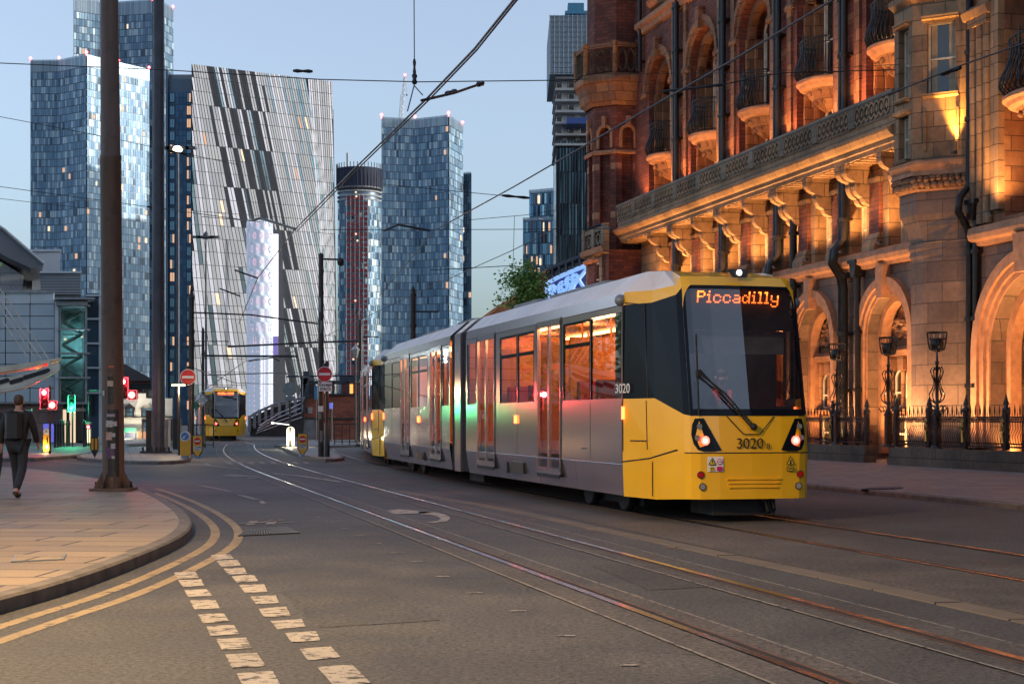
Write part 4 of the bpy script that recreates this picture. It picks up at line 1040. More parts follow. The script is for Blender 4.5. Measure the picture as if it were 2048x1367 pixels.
for k0,z0,k1,z1 in ((1,7.55,.95,7.4),(.95,7.4,.45,7.05),(.45,7.05,.15,6.75),(.15,6.75,.05,6.6),(.05,6.6,.22,6.55),(.22,6.55,.22,6.42),(.22,6.42,.1,6.35),(.1,6.35,.14,6.2),(.14,6.2,0,6.1),(0,6.1,0,.9),(0,.9,.15,.8),(.15,.8,.15,0)):
    A_,B_=sec(k0),sec(k1)
    for i in range(5): c.quad((*A_[i],z0),(*A_[i+1],z0),(*B_[i+1],z1),(*B_[i],z1))
c.build('oriel_column',M['granite'],H)
pipe(4.45,.16,0,27,.11,False,7.6); pipe(4.15,.14,0,7.2,.10,True)
# ---------------- right hand bay above the entrance
w=MB(); arched_wall(w,-3.0,4.75,6.8,27,1.2,1.7,7.0,12.9,.8,n=18); w.build('upper_wall',M['terracotta'],H)
w=MB(); arch_band(w,1.2,12.9,1.72,2.1,0,.2,7.2); 
for a in (3.6,3.95,4.3): w.tube([(a,.1,6.9),(a,.1,12.6)],.14,10); w.box(a-.17,a+.17,0,.26,12.5,12.75)
profile(w,3.3,4.6,[(0,12.7),(.3,12.75),(.38,12.95),(.2,13.1),(0,13.1)]); w.build('jamb_shaft',M['buff'],H)
bw=MB(); bw.box(-.6,3.0,-.9,-.8,6.8,14.7); bw.build('recess_wall',M['terracotta'],H)
sash(-.4,1.1,10.2,13.2,-.78,arch=True); sash(1.3,2.8,10.2,13.2,-.78,arch=True,mull=0); sash(-.2,1.0,7.1,9.0,-.78,curt=True); sash(1.4,2.6,7.1,9.0,-.78,curt=True)
balcony(1.15,10.1,1.6,.75,1.5); 
# ---------------- corner turret at the far end
TA,TB,TRD=35.75,.35,1.50
def octo(r,n=8,off=.5): return [(TA+r*math.cos(2*math.pi*(i+off)/n),TB+r*math.sin(2*math.pi*(i+off)/n)) for i in range(n)]
w=MB(); o8=octo(TRD)
for i in range(8):
    p,q=o8[i],o8[(i+1)%8]
    if (p[1]+q[1])/2<TB-1.5: continue
    L=math.hypot(q[0]-p[0],q[1]-p[1]); m=L/2
    cx_,cy_=(p[0]+q[0])/2-TA,(p[1]+q[1])/2-TB
    d=((q[0]-p[0])/L,(q[1]-p[1])/L); nr=(cx_/math.hypot(cx_,cy_),cy_/math.hypot(cx_,cy_))
    tmp=MB(); arched_wall(tmp,0,L,0,27,m,.27,9.2,14.9,.35,n=10)
    tmp.v=[(p[0]+d[0]*v[0]+nr[0]*v[1],p[1]+d[1]*v[0]+nr[1]*v[1],v[2]) for v in tmp.v]; w.add(tmp.v,tmp.f)
w.build('turret_wall',M['brick'],H)
w=MB()
for i in range(8):
    p,q=o8[i],o8[(i+1)%8]
    if (p[1]+q[1])/2<TB-1.5: continue
    L=math.hypot(q[0]-p[0],q[1]-p[1]); cx_,cy_=(p[0]+q[0])/2-TA,(p[1]+q[1])/2-TB; d=((q[0]-p[0])/L,(q[1]-p[1])/L); nr=(cx_/math.hypot(cx_,cy_),cy_/math.hypot(cx_,cy_))
    tmp=MB(); arch_band(tmp,L/2,14.9,.29,.42,0,.10,14.2,n=10); tmp.box(L/2-.09,L/2+.09,.0,.2,15.2,15.7)
    for z in (9.0,10.9,13.2): tmp.box(.02,L/2-.3,.0,.015,z,z+.3); tmp.box(L/2+.3,L-.02,.0,.015,z,z+.3)
    tmp.v=[(p[0]+d[0]*v[0]+nr[0]*v[1],p[1]+d[1]*v[0]+nr[1]*v[1],v[2]) for v in tmp.v]; w.add(tmp.v,tmp.f)
for r0,z0,r1,z1 in ((1.62,6.3,1.75,6.5),(1.75,6.5,1.75,6.7),(1.75,6.7,1.62,6.8),(1.62,8.8,1.74,8.95),(1.74,8.95,1.62,9.05),(1.62,13.9,1.68,14.0),(1.68,14.0,1.62,14.1)): w.add([(*v,z0) for v in octo(r0)]+[(*v,z1) for v in octo(r1)],[(i,(i+1)%8,8+(i+1)%8,8+i) for i in range(8)])
w.build('turret_trim',M['stone_trim'],H)
w=MB()
for r0,z0,r1,z1 in ((1.62,16.2,1.75,16.35),(1.75,16.35,1.82,16.45),(1.82,16.45,2.0,17.1),(2.0,17.1,2.16,17.3),(2.16,17.3,2.16,17.5),(2.16,17.5,2.06,17.65)): w.add([(*v,z0) for v in octo(r0)]+[(*v,z1) for v in octo(r1)],[(i,(i+1)%8,8+(i+1)%8,8+i) for i in range(8)])
w.poly([(*v,17.68) for v in octo(2.06)])
for r0,r1,z0,z1 in ((1.95,2.12,18.85,19.05),): 
    w.add([(*v,z0) for v in octo(r0)]+[(*v,z0) for v in octo(r1)]+[(*v,z1) for v in octo(r0)]+[(*v,z1) for v in octo(r1)],[f for i in range(8) for f in ((i,(i+1)%8,8+(i+1)%8,8+i),(8+i,8+(i+1)%8,24+(i+1)%8,24+i),(16+i,16+(i+1)%8,24+(i+1)%8,24+i),(i,(i+1)%8,16+(i+1)%8,16+i))])
for i,v in enumerate(octo(2.02)): w.lathe(v[0],v[1],[(.13,17.6),(.13,18.9),(.17,18.95),(.17,19.1)],6)
w.build('turret_balcony',M['terracotta'],H)
w=MB(); o=octo(2.0)
for i in range(8):
    p,q=o[i],o[(i+1)%8]; L=math.hypot(q[0]-p[0],q[1]-p[1]); d=((q[0]-p[0])/L,(q[1]-p[1])/L)
    tmp=MB(); st=(L-.3)/3
    for k in range(3): torus_ring(tmp,.15+st*(k+.5),18.25,.04,st*.5,.5,.08,.09)
    w.add([(p[0]+d[0]*v[0]-d[1]*v[1],p[1]+d[1]*v[0]+d[0]*v[1],v[2]) for v in tmp.v],tmp.f)
w.build('turret_balustrade',M['grey_stone'],H)
w=MB(); w.prism(octo(1.2),0,27); w.prism(octo(1.42),17,27); w.build('turret_core',M['brick'],H)
# low link in front of the turret foot with its own parapet
w=MB(); w.box(33.4,36.6,-1,1.6,0,9.3); w.build('corner_bay',M['brick'],H)
w=MB(); profile(w,33.3,36.8,[(1.6,9.1),(1.9,9.2),(2.0,9.45),(1.75,9.55),(1.6,9.55)]); profile(w,33.3,36.8,[(1.62,10.2),(1.85,10.2),(1.85,10.42),(1.62,10.42)]); profile(w,33.3,36.8,[(1.6,6.4),(1.8,6.45),(1.85,6.7),(1.6,6.8)])
for a in (33.5,35.0,36.55): w.bbox(a-.22,a+.22,1.6,1.9,9.5,10.5,.03)
for i in range(5):
    torus_ring(w,33.95+.5*i,9.88,1.78,.24,.26,.09,.08)
w.build('corner_parapet',M['grey_stone'],H)
w=MB(); w.box(34.0,34.4,1.6,1.75,7.0,9.0); w.box(36.2,36.5,1.6,1.75,7.0,9.0); w.build('corner_pier',M['buff'],H)
sash(34.5,35.6,7.2,8.8,1.61,mull=0); sash(35.2,36.0,3.0,5.0,1.61,mull=0)
# ---------------- floodlights (small fittings, each with its lamp)
OR=(1.0,.50,.17)
def flood(a,y,z,aim,power,spot=95,size=.12,color=OR):
    b=MB(); b.bbox(a-.09,a+.09,y-.06,y+.06,z-.10,z-.02,.02); b.build('floodlight',M['black'],H)
    lamp('floodlight_beam',(a,y,z+.05),power*.37,color,'SPOT',size,aim,spot,H,.8)
for k in range(9): flood(8.95+2.66*k,.62,6.98,(0,-.16,1),330,130)
for c in BAYS: flood(c,.55,.25,(0,-.62,1),420,115)
for c in BAYS[:3]: flood(c,-.45,.2,(0,-.12,1),140,120)
flood(1.5,.75,.25,(0,-.6,1),520,120); flood(3.2,-.4,.2,(0,-.1,1),120,110); flood(.2,-.4,.2,(0,-.1,1),120,110)
for c,pw in zip(BAYS,(230,220,130,200,170)): flood(c-1.75,.92,11.42,(0.16,-.36,1),pw*.95,125,color=(1,.52,.20)); flood(c+1.75,.92,11.42,(-.16,-.36,1),pw*.95,125,color=(1,.40,.12)); flood(c,-.35,10.65,(0,-.05,1),pw*.35,120,color=(1,.40,.12))
flood(2.5,.7,7.05,(0,-.25,1),420,115); flood(-.2,.7,7.05,(0,-.25,1),300,115)
for a,y in ((6.2,1.75),(3.9,1.6),(8.3,1.3),(-.6,1.6),(12.2,1.2),(17.5,1.2)): flood(a,y,.78,(0,-.40,1),430,140,.15,(1,.56,.24))
# oriel uplighter on its ledge
flood(4.82,.44,9.12,(0.055,-.055,1),1100,46,.05,(1,.50,.09))
flood(34.6,3.2,.3,(0,-.45,1),700,110,color=(1,.38,.12)); flood(37.8,3.6,.3,(0,-.25,1),800,110,color=(1,.38,.12)); flood(36.0,1.0,9.4,(0.3,-.1,1),260,120,color=(1,.40,.14))
# ================================================================ IRON RAILINGS on their stone plinths
def railing(a0,a1,y,label,posts,golds):
    c=HO[0]+d_.x*a0-.9687*y,HO[1]+d_.y*a0-.2483*y
    T=thing('iron_railing',label,'railing',(*c,0.0),RZ); L=a1-a0
    b=MB(); b.bbox(-.1,L+.1,-.22,.22,0,.30,.03); b.bbox(-.06,L+.06,-.18,.18,.30,.60,.03); b.build('stone_plinth',M['plinth'],T)
    b=MB(); b.bbox(-.12,L+.12,-.24,.24,.58,.64,.02); 
    b=MB()
    for z,r in ((.70,.02),(.78,.018),(1.34,.022),(1.45,.022)): b.box(0,L,-r,r,z-r,z+r)
    b.build('rail',M['iron'],T)
    s=MB(); n=int(L/.115)
    for i in range(n):
        x=.06+i*.115; w=.055
        s.tube([(x,0,.66),(x,.05,.85),(x,.07,.98),(x,-.02,1.15),(x,-.01,1.34),(x,0,1.52),(x,0,1.66)],[.011,.011,.011,.011,.011,.012,.003],4)
        if i%2==0: s.tube([(x,0,1.52),(x,0,1.62),(x,0,1.80)],[.018,.028,.002],5)
        s.lathe(x+.057,0,[(.026,1.37),(.026,1.42)],6)
    s.build('baluster',M['iron'],T)
    for p in posts:
        q=MB(); q.bbox(p-.07,p+.07,-.07,.07,.62,1.62,.02); q.lathe(p,0,[(.10,1.60),(.12,1.66),(.05,1.72),(.085,1.80),(.05,1.90),(.02,1.98),(.001,2.06)],8)
        q.tube([(p-.18,0,.68),(p-.14,.06,.9),(p-.12,.05,1.1),(p-.16,0,1.34)],.016,5); q.tube([(p+.18,0,.68),(p+.14,.06,.9),(p+.12,.05,1.1),(p+.16,0,1.34)],.016,5)
        po=q.build('post',M['iron'],T)
    for p in golds:
        q=MB()
        for sg in (-1,1): q.tube([(p,.08,1.05),(p+sg*.09,.09,1.14),(p+sg*.07,.09,1.24),(p,.09,1.28),(p-sg*.05,.09,1.2)],.022,5); q.tube([(p,.09,1.28),(p+sg*.06,.09,1.36),(p,.08,1.42)],.016,5)
        q.tube([(p,.08,.8),(p,.1,1.1)],[.05,.02],6); q.build('gilded_scroll',M['gold'],T)
    return T
railing(-14,5.3,2.05,'black wavy iron railing with gilded scrolls on damp stone plinth before the entrance arch',[.06-.0+14*0+1.9*k+.2 for k in range(10)]+[19.2],[.3+1.9*k for k in range(10)])
railing(7.5,31,1.75,'black iron railing on stone plinth half hidden behind the yellow tram front',[.1,2.4,4.7,7,9.3],[2.4,4.7])
def lamp_standard(a,y,label):
    c=HO[0]+d_.x*a-.9687*y,HO[1]+d_.y*a-.2483*y
    T=thing('lamp_standard',label,'lamp standard',(*c,.6),RZ,'basket lamp standards on the hotel railing')
    b=MB(); b.bbox(-.09,.09,-.09,.09,0,1.15,.02); b.lathe(0,0,[(.16,1.15),(.10,1.25),(.05,1.4),(.04,2.9),(.07,2.95),(.03,3.0),(.03,3.35)],10)
    b.lathe(0,0,[(.17,.0),(.17,.08),(.14,.1)],8); 
    s=MB()
    for q in (0,math.pi/2,math.pi,1.5*math.pi):
        cx_,sy_=math.cos(q),math.sin(q)
        def sc(pts): s.tube([(r_*cx_,r_*sy_,z) for r_,z in pts],.022,5)
        sc([(.05,1.3),(.22,1.28),(.30,1.38),(.24,1.48),(.16,1.42)]); sc([(.06,1.55),(.20,1.68),(.24,1.85),(.14,2.05),(.08,2.3),(.16,2.5),(.20,2.65),(.13,2.78),(.07,2.68)])
    k=MB()
    for i in range(10):
        q=2*math.pi*i/10; k.tube([(.06*math.cos(q),.06*math.sin(q),3.3),(.2*math.cos(q),.2*math.sin(q),3.38),(.24*math.cos(q),.24*math.sin(q),3.6),(.27*math.cos(q),.27*math.sin(q),3.95)],.014,4)
    k.lathe(0,0,[(.20,3.40),(.20,3.36)],14); k.lathe(0,0,[(.25,3.72),(.25,3.76)],14,0,True,'z',False); k.lathe(0,0,[(.28,3.94),(.29,3.98)],14,0,True,'z',False); k.lathe(0,0,[(.06,3.3),(.17,3.4),(.19,3.6),(.15,3.75)],12)
    for m_ in (b,s,k): m_.v=[(v[0],v[1],v[2]*.80) for v in m_.v]
    b.build('column',M['iron'],T); s.build('scrollwork',M['iron'],T)
    k.build('basket',M['iron'],T); return T
lamp_standard(9.6,1.75,'scrolled iron basket lamp standard nearest the front of the tram')
lamp_standard(6.0-.3,2.05,'scrolled iron basket lamp standard before the carved arch, left of the pillar')
lamp_standard(2.95,2.05,'scrolled iron basket lamp standard beside the drainpipes left of the entrance arch')
# ================================================================ FAR BUILDINGS
def topH(px,py,Y): return CH+(HY-py)*Y/F
M['tw_blue']=panels('blue_glass_panels',[(0,(.13,.23,.34)),(.25,(.16,.28,.39)),(.48,(.20,.32,.43)),(.66,(.27,.40,.50)),(.80,(.42,.54,.60)),(.93,(.08,.12,.17))],.5,.3)
M['tw_frame']=plain('tower_frame_metal',(.10,.14,.19),.4,.5,.15,.05)
M['tw_parapet']=panels('parapet_fins',[(0,(.20,.27,.33)),(.5,(.28,.35,.40))],.35,.6)
M['lit']=emit('lit_window_glow',(1,.58,.36),.48)
M['lit2']=emit('bright_lit_window_glow',(1,.72,.48),.8)
M['avi']=emit('red_aviation_glow',(1,.05,.05),14)
M['conc']=plain('bare_concrete',(.34,.35,.36),.85,0,.2,.3)
def tower(name,label,H_,pts,rows,cols,back,mat=None,lit=14,seed=1,group=None,par=.035,avi=True,tilt=.10,z0=0,gapu=.06,gapz=.10,litmat=None,inset=None):
    """pts: visible corners (px,Y) left to right; cols: panels per face"""
    rr=random.Random(seed); mat=mat or M['tw_blue']
    g=[(Xat(px,Y),Y) for px,Y in pts]; cx=sum(p[0] for p in g)/len(g); cy=sum(p[1] for p in g)/len(g)
    T=thing(name,label,'tower',(cx,cy,z0),0,group); q=[(p[0]-cx,p[1]-cy) for p in g]
    e0,e1=g[0],g[-1]; k0,k1=(e0[1]+22)/e0[1],(e1[1]+22)/e1[1]
    poly=q+[(e1[0]*k1-1.6-cx,e1[1]*k1-cy),(e0[0]*k0+1.6-cx,e0[1]*k0-cy)]
    c=MB(); hh=H_-z0; c.prism(poly,0,hh-.6); c.build('frame',M['tw_frame'],T)
    zp=hh*(1-par); rh=zp/rows; par_b=MB(); spots=[]
    for k,(p,r_) in enumerate(zip(q,q[1:])):
        L=math.hypot(r_[0]-p[0],r_[1]-p[1]); d=((r_[0]-p[0])/L,(r_[1]-p[1])/L); n=(d[1],-d[0]); cw=L/cols[k]; b=MB()
        for i in range(rows):
            sh=.0 if i%2 else .5
            for j in range(cols[k]):
                u0=(j+gapu)*cw; u1=(j+1-gapu)*cw; za=(i+gapz)*rh; zb=(i+1)*rh
                t=[rr.uniform(-tilt,tilt) for _ in range(2)]; o=.35
                X=lambda u,z,w:(p[0]+d[0]*u+n[0]*w,p[1]+d[1]*u+n[1]*w,z)
                w=[o-t[0]-t[1]*.4,o+t[0]-t[1]*.4,o+t[0]+t[1]*.4,o-t[0]+t[1]*.4]
                b.quad(X(u0,za,w[0]),X(u1,za,w[1]),X(u1,zb,w[2]),X(u0,zb,w[3]))
                if i>rows*.12: spots.append((p,d,n,u0,u1,za,zb,k))
        b.build('glass_facade',mat,T)
        m=int(cols[k]*1.6)
        for j in range(m):
            u0,u1=L*(j+.08)/m,L*(j+.92)/m; par_b.quad(*[(p[0]+d[0]*u+n[0]*.4,p[1]+d[1]*u+n[1]*.4,z) for u,z in ((u0,zp+.3),(u1,zp+.3),(u1,hh),(u0,hh))])
    par_b.build('parapet',M['tw_parapet'],T)
    for s in rr.sample(spots,min(lit,len(spots))):
        p,d,n,u0,u1,za,zb,k=s; b=MB(); X=lambda u,z,w:(p[0]+d[0]*u+n[0]*w,p[1]+d[1]*u+n[1]*w,z)
        za+=(zb-za)*rr.uniform(0,.15); zb-=(zb-za)*rr.uniform(.1,.35); u1-=(u1-u0)*rr.choice((0,0,.3))
        vs=[X(u,z,w) for w in (.2,.55) for u,z in ((u0,za),(u1,za),(u1,zb),(u0,zb))]
        b.add(vs,[(4,5,6,7),(0,1,5,4),(1,2,6,5),(2,3,7,6),(3,0,4,7)]); b.build('lit_window',rr.choice([M['lit'],M['lit'],M['lit2']]) if not litmat else litmat,T)
    if avi:
        for p in q:
            b=MB(); b.tube([(p[0],p[1],hh-.7),(p[0],p[1],hh+.5)],.2,5); b.ball((p[0],p[1],hh+1.0),.62*cy/700,0,8); b.build('aviation_light',M['avi'],T)
    return T
tower('glass_tower','tall glass tower with red roof lights and staggered panels behind the brown mast',175.5,[(61,752),(118,751.5),(173,740),(237,757),(298,772)],48,[13,13,15,13],[(-160,800),(-225,790)],lit=26,seed=3,group='staggered panel glass towers')
tower('glass_tower','tallest glass tower, its top running out of the picture behind the two masts',218,[(147,795),(222,806),(305,800),(322,803),(346,818)],58,[14,18,5,8],[(-170,850),(-215,840)],lit=14,seed=4,group='staggered panel glass towers')
tower('glass_tower','blue glass tower with concave front standing free in the middle of the sky',138.7,[(763,704.6),(830,709),(897,700),(925,722)],40,[16,16,9],[(-10,745),(-60,740)],lit=12,seed=5,group='staggered panel glass towers')
tower('glass_tower','narrow dark glass tower edge just right of the concave blue tower',118,[(920,735),(943,731)],34,[5],[(-15,760),(-25,760)],lit=4,seed=6,avi=False,par=.01)
M['strip_dark']=panels('blue_strip_glass',[(0,(.05,.09,.14)),(.35,(.06,.13,.22)),(.6,(.12,.26,.38)),(.8,(.26,.42,.5)),(.93,(.10,.06,.06))],.16,.6)
tower('glass_tower','stepped blue office block, taller part, beside the unfinished tower',76,[(1059,505),(1112,500)],20,[12],[(20,530),(5,530)],mat=M['strip_dark'],lit=9,seed=8,avi=False,par=.02,tilt=.05)
tower('glass_tower','stepped blue office block, lower part with red piers, above the tree',65,[(1046,490),(1076,489),(1112,487)],18,[9,10],[(14,505),(3.5,505)],mat=M['strip_dark'],lit=22,seed=9,avi=False,par=.02,tilt=.05)
# dark blue residential block beside the leaning tower
M['bluewall']=panels('dark_blue_cladding',[(0,(.035,.085,.16)),(.5,(.045,.11,.20)),(.8,(.055,.13,.23))],.3,.45)
def dark_block():
    Y=410; H_=CH+(HY-142)*Y/F; T=thing('apartment_block','dark blue apartment block with columns of windows left of the leaning tower','building',(Xat(360,Y),Y,0)); X=lambda px:Xat(px,Y)-Xat(360,Y)
    c=MB(); c.box(X(334),X(386),.3,30,0,H_-2); c.build('wall',M['tw_frame'],T)
    rows=26; top=H_-5.5; rh=top/rows; b=MB()
    cols=[334,340,350,358,366,373,385]
    for i in range(rows):
        for u,v in zip(cols,cols[1:]):
            for z0,z1 in ((i*rh,i*rh+rh*.55),(i*rh+rh*.55,(i+1)*rh)): b.quad((X(u)+.05,0,z0+.05),(X(v)-.05,0,z0+.05),(X(v)-.05,0,z1-.05),(X(u)+.05,0,z1-.05))
    b.build('cladding',M['bluewall'],T)
    b=MB(); b.box(X(333),X(337.5),-1.2,6,0,H_); b.build('corner_fin',M['tw_frame'],T)
    b=MB(); b.box(X(338),X(384),2,8,top,H_-.5); b.build('roof_screen',M['galv'],T)
    rr=random.Random(5)
    for i in range(rows):
        for u,v in ((340,350),(373.5,383)):
            f=MB(); f.box(X(u),X(v),-.25,.0,i*rh+.5,i*rh+rh*.92); f.box(X(u)+.1,X(v)-.1,-.27,-.24,i*rh+.6,i*rh+rh*.88)
            o=f.build('window',M['black'],T)
            for k in (0,1):
                m=(X(u)+X(v))/2; p=MB(); x0,x1=(X(u)+.12,m-.05) if k==0 else (m+.05,X(v)-.12)
                lit=rr.random()<(.30 if v>372 else .15); p.quad((x0,-.29,i*rh+.65),(x1,-.29,i*rh+.65),(x1,-.29,i*rh+rh*.86),(x0,-.29,i*rh+rh*.86)); p.build('pane',M['lit'] if lit else M['tw_glass'],o)
M['tw_glass']=panels('blue_window_glass',[(0,(.06,.14,.22)),(.5,(.12,.24,.34))],.12,.6)
dark_block()
# leaning panel tower -----------------------------------------------------
M['ax_pale']=panels('pale_rainscreen',[(0,(.37,.385,.41)),(.4,(.41,.42,.44)),(.7,(.46,.465,.48)),(.9,(.42,.44,.48))],.42,.2)
M['ax_lav']=plain('lavender_rainscreen',(.64,.64,.71),.4,.15,.06,.1)
M['ax_dark']=panels('charcoal_rainscreen',[(0,(.028,.034,.048)),(.5,(.040,.046,.060)),(.8,(.034,.040,.054))],.5,.0,spec=.2)
M['ax_glass']=panels('pale_teal_glass',[(0,(.20,.28,.31)),(.5,(.28,.36,.40)),(.8,(.24,.34,.36))],.15,.6)
def axis():
    TL=(383,128);TR=(664,163);BR=(676,842);BL=(390,842)
    YL=402.; Ht=CH+(HY-128)*YL/F; YR=(Ht-CH)*F/(HY-163)
    T=thing('leaning_tower','grey office tower of slanting pale and charcoal strips leaning behind the white lattice tower','tower',(Xat(520,410),410,0)); ox,oy=Xat(520,410),410
    ax,ay=Xat(383,YL),YL; bx,by=Xat(664,YR),YR; L=math.hypot(bx-ax,by-ay); d=((bx-ax)/L,(by-ay)/L); n=(d[1],-d[0])
    Wd=lambda u,z,w=0:(ax-ox+d[0]*u+n[0]*w,ay-oy+d[1]*u+n[1]*w,z)
    # facade edges, in facade units: left edge goes right slightly as it falls, right edge too
    lx=lambda t: t*.2; rx=lambda t: L+t*1.3
    rows=27; rh=Ht/rows; rr=random.Random(11)
    pale,lav,dark,gls=MB(),MB(),MB(),MB(); spots=[]
    ncol=78; du=L/60
    def line(c,t):                                # slanting panel edge c at fall t (0 top, 1 bottom)
        u=(c-16)*du
        s=max(0.0,min(1.0,(u+L*.24)/(L*.36))); lean=(.05+.17*s)*Ht*t
        if u>L*.80: lean=.05*Ht*t+max(0,(L-u))*.4*t
        return u+lean
    for i in range(rows):
        t0,t1=i/rows,(i+1)/rows; z1,z0=Ht*(1-t0),Ht*(1-t1); blk=(i)//3; off=[0,0,1,1,2,1,0,1,2][blk%9]
        for c in range(ncol):
            q=[line(c,t1),line(c+1,t1),line(c+1,t0),line(c,t0)]
            lo,hi=lx(t0),rx(t0)
            if q[1]<=lo or q[3]>=hi: continue
            g=.09; q=[max(lx(t1),q[0]+g),min(rx(t1),q[1]-g),min(rx(t0),q[2]-g),max(lx(t0),q[3]+g)]
            if q[1]-q[0]<.05 or q[2]-q[3]<.05: continue
            r1=random.Random(c*131+blk*17); r2=random.Random(c*7+3)
            k=(c-16)*.77-17*t0*.12+ (1.2 if blk%2 else 0)
            b=pale; base=r2.random()
            inside=3<k<21.5-2.5*(blk%3==2)
            core=5<k<19
            if inside:
                p=.66 if core else .45
                v=r1.random()
                ph=(c//1+3*blk+(c//7))%5
                if ph in (0,1) or (core and ph==2 and v<.6): b=dark if v<.93 else pale
                elif v<.22: b=gls
                elif v<.38: b=lav
                else: b=pale
            else:
                if base<.24: b=lav
                elif base<.42 and r1.random()<.6: b=gls
                elif 26<k<29 and r1.random()<.25: b=gls
            w=.25+(.04 if b is dark else .0)+rr.uniform(-.015,.015)
            b.quad(Wd(q[0],z0+.06,w),Wd(q[1],z0+.06,w),Wd(q[2],z1-.06,w),Wd(q[3],z1-.06,w))
            if b in (pale,gls) and i>2: spots.append((q,z0,z1))
    base=MB(); f=[Wd(0,Ht),Wd(L,Ht),Wd(rx(1),0),Wd(lx(1),0)]; bk=[(p[0]*1.0-6 if i in(1,2) else p[0]-2,p[1]+18,p[2]) for i,p in enumerate(f)]
    base.add(f+bk,[(0,1,2,3),(7,6,5,4),(0,4,5,1),(1,5,6,2),(2,6,7,3),(3,7,4,0)]); base.build('frame',M['ink'],T)
    pale.build('pale_cladding',M['ax_pale'],T); lav.build('lavender_cladding',M['ax_lav'],T); dark.build('charcoal_cladding',M['ax_dark'],T); gls.build('glass_cladding',M['ax_glass'],T)
    for q,z0,z1 in rr.sample(spots,12):
        b=MB(); s=rr.uniform(.0,.35); zz=z0+(z1-z0)*s; b.add([Wd(q[0],z0+.2,.33),Wd(q[1],z0+.2,.33),Wd(q[2],z1-.3,.33),Wd(q[3],z1-.3,.33),Wd(q[0],z0+.2,.2),Wd(q[1],z0+.2,.2),Wd(q[2],z1-.3,.2),Wd(q[3],z1-.3,.2)],[(0,1,2,3),(0,4,5,1),(1,5,6,2),(2,6,7,3),(3,7,4,0)]); b.build('lit_window',rr.choice([M['lit'],M['lit2']]),T)
    b=MB(); u0=L+.3; b.add([Wd(u0,Ht-7,-3),Wd(u0+1.5,Ht-7,-3),Wd(u0+2.9,0,-3),Wd(u0+1.3,0,-3),Wd(u0,Ht-7,-20),Wd(u0+1.5,Ht-7,-20),Wd(u0+2.9,0,-20),Wd(u0+1.3,0,-20)],[(0,1,2,3),(7,6,5,4),(0,4,5,1),(1,5,6,2),(3,2,6,7),(0,3,7,4)]); b.build('side_fin',M['ax_dark'],T)
    b=MB(); 
    for i in range(1,8): pass
    # glazed foot slot on the right and flat charcoal panel behind the lattice tower
    b=MB(); b.add([Wd(L*.53,52,.36),Wd(L*.63,52,.36),Wd(L*.66,0,.36),Wd(L*.53,0,.36)],[(0,1,2,3)]); b.build('charcoal_panel',M['ax_dark'],T)
    s=MB(); x0,x1=543.5,556; Y=405.5
    scr=thing('light_screen','tall white illuminated screen with violet foot behind the lattice tower','screen',(Xat(550,Y),Y,Zat(672,Y)))
    hw=Xat(x1,Y)-Xat(550,Y); hl=Xat(x0-3,Y)-Xat(550,Y); hz=Zat(468,Y)-Zat(672,Y)
    a=MB(); a.box(hl,hw,0,.4,0,hz); a.build('panel',emit('white_screen_glow',(.93,.90,1),1.35),scr)
    a=MB(); a.box(hl,hw,.02,.4,-5.0,0); a.build('violet_panel',emit('violet_screen_glow',(.17,.13,.42),.7),scr)
axis()
# white lattice light tower -------------------------------------------------
def lattice():
    Y=312; cx=Xat(519.5,Y); Rr=(Xat(545,Y)-Xat(494,Y))/2; Ht=Zat(441,Y)
    T=thing('lattice_tower','white perforated lattice tower glowing from within before the leaning office tower','tower',(cx,Y,0))
    n=96; rows=126; b=MB(); V=[]
    for i in range(rows+1):
        z=Ht*i/rows
        for k in range(n):
            q=2*math.pi*k/n; lob=9
            r=Rr*(1+.045*math.cos(lob*q+ (math.pi if (i//8)%2 else 0)*min(1,max(0,(i-52)/12))))*(1 if i<rows-1 else .97)
            r-=.10*abs(math.sin(lob*q))*(i<54)
            V.append((r*math.cos(q),r*math.sin(q),z+(.25*(k%4==0) if i==rows else 0)))
    fs=[]
    for i in range(rows):
        for k in range(n):
            ph=(k%8); rw=(i%8); odd=(i//8)%2; kk=(k+4*odd)%8
            hole=False
            if i>72:
                dd=abs(kk-3.5)/3.5+abs(rw-3.5)/4.2; hole= .30<dd<.72 and (k*3+i)%4!=0
            elif i>44: hole = kk in (2,5) and rw in (2,3,5)
            else: hole = k%8==3 and i%3==0
            if not hole: fs.append((i*n+k,i*n+(k+1)%n,(i+1)*n+(k+1)%n,(i+1)*n+k))
    b.add(V,fs,0,False); b.build('lattice_shell',emit_mix('lit_white_steel',(.50,.56,.66),.14),T)
    c=MB(); c.lathe(0,0,[(Rr*.62,0),(Rr*.62,Ht*.985)],20); c.build('inner_light_core',emit('pinkish_core_glow',(1,.62,.82),.5),T)
def emit_mix(name,c,st):
    m=NT(name); m.set(c,.5); m.b.inputs['Emission Color'].default_value=(.75,.82,1,1); m.b.inputs['Emission Strength'].default_value=st*.3; return m.mat
lattice()
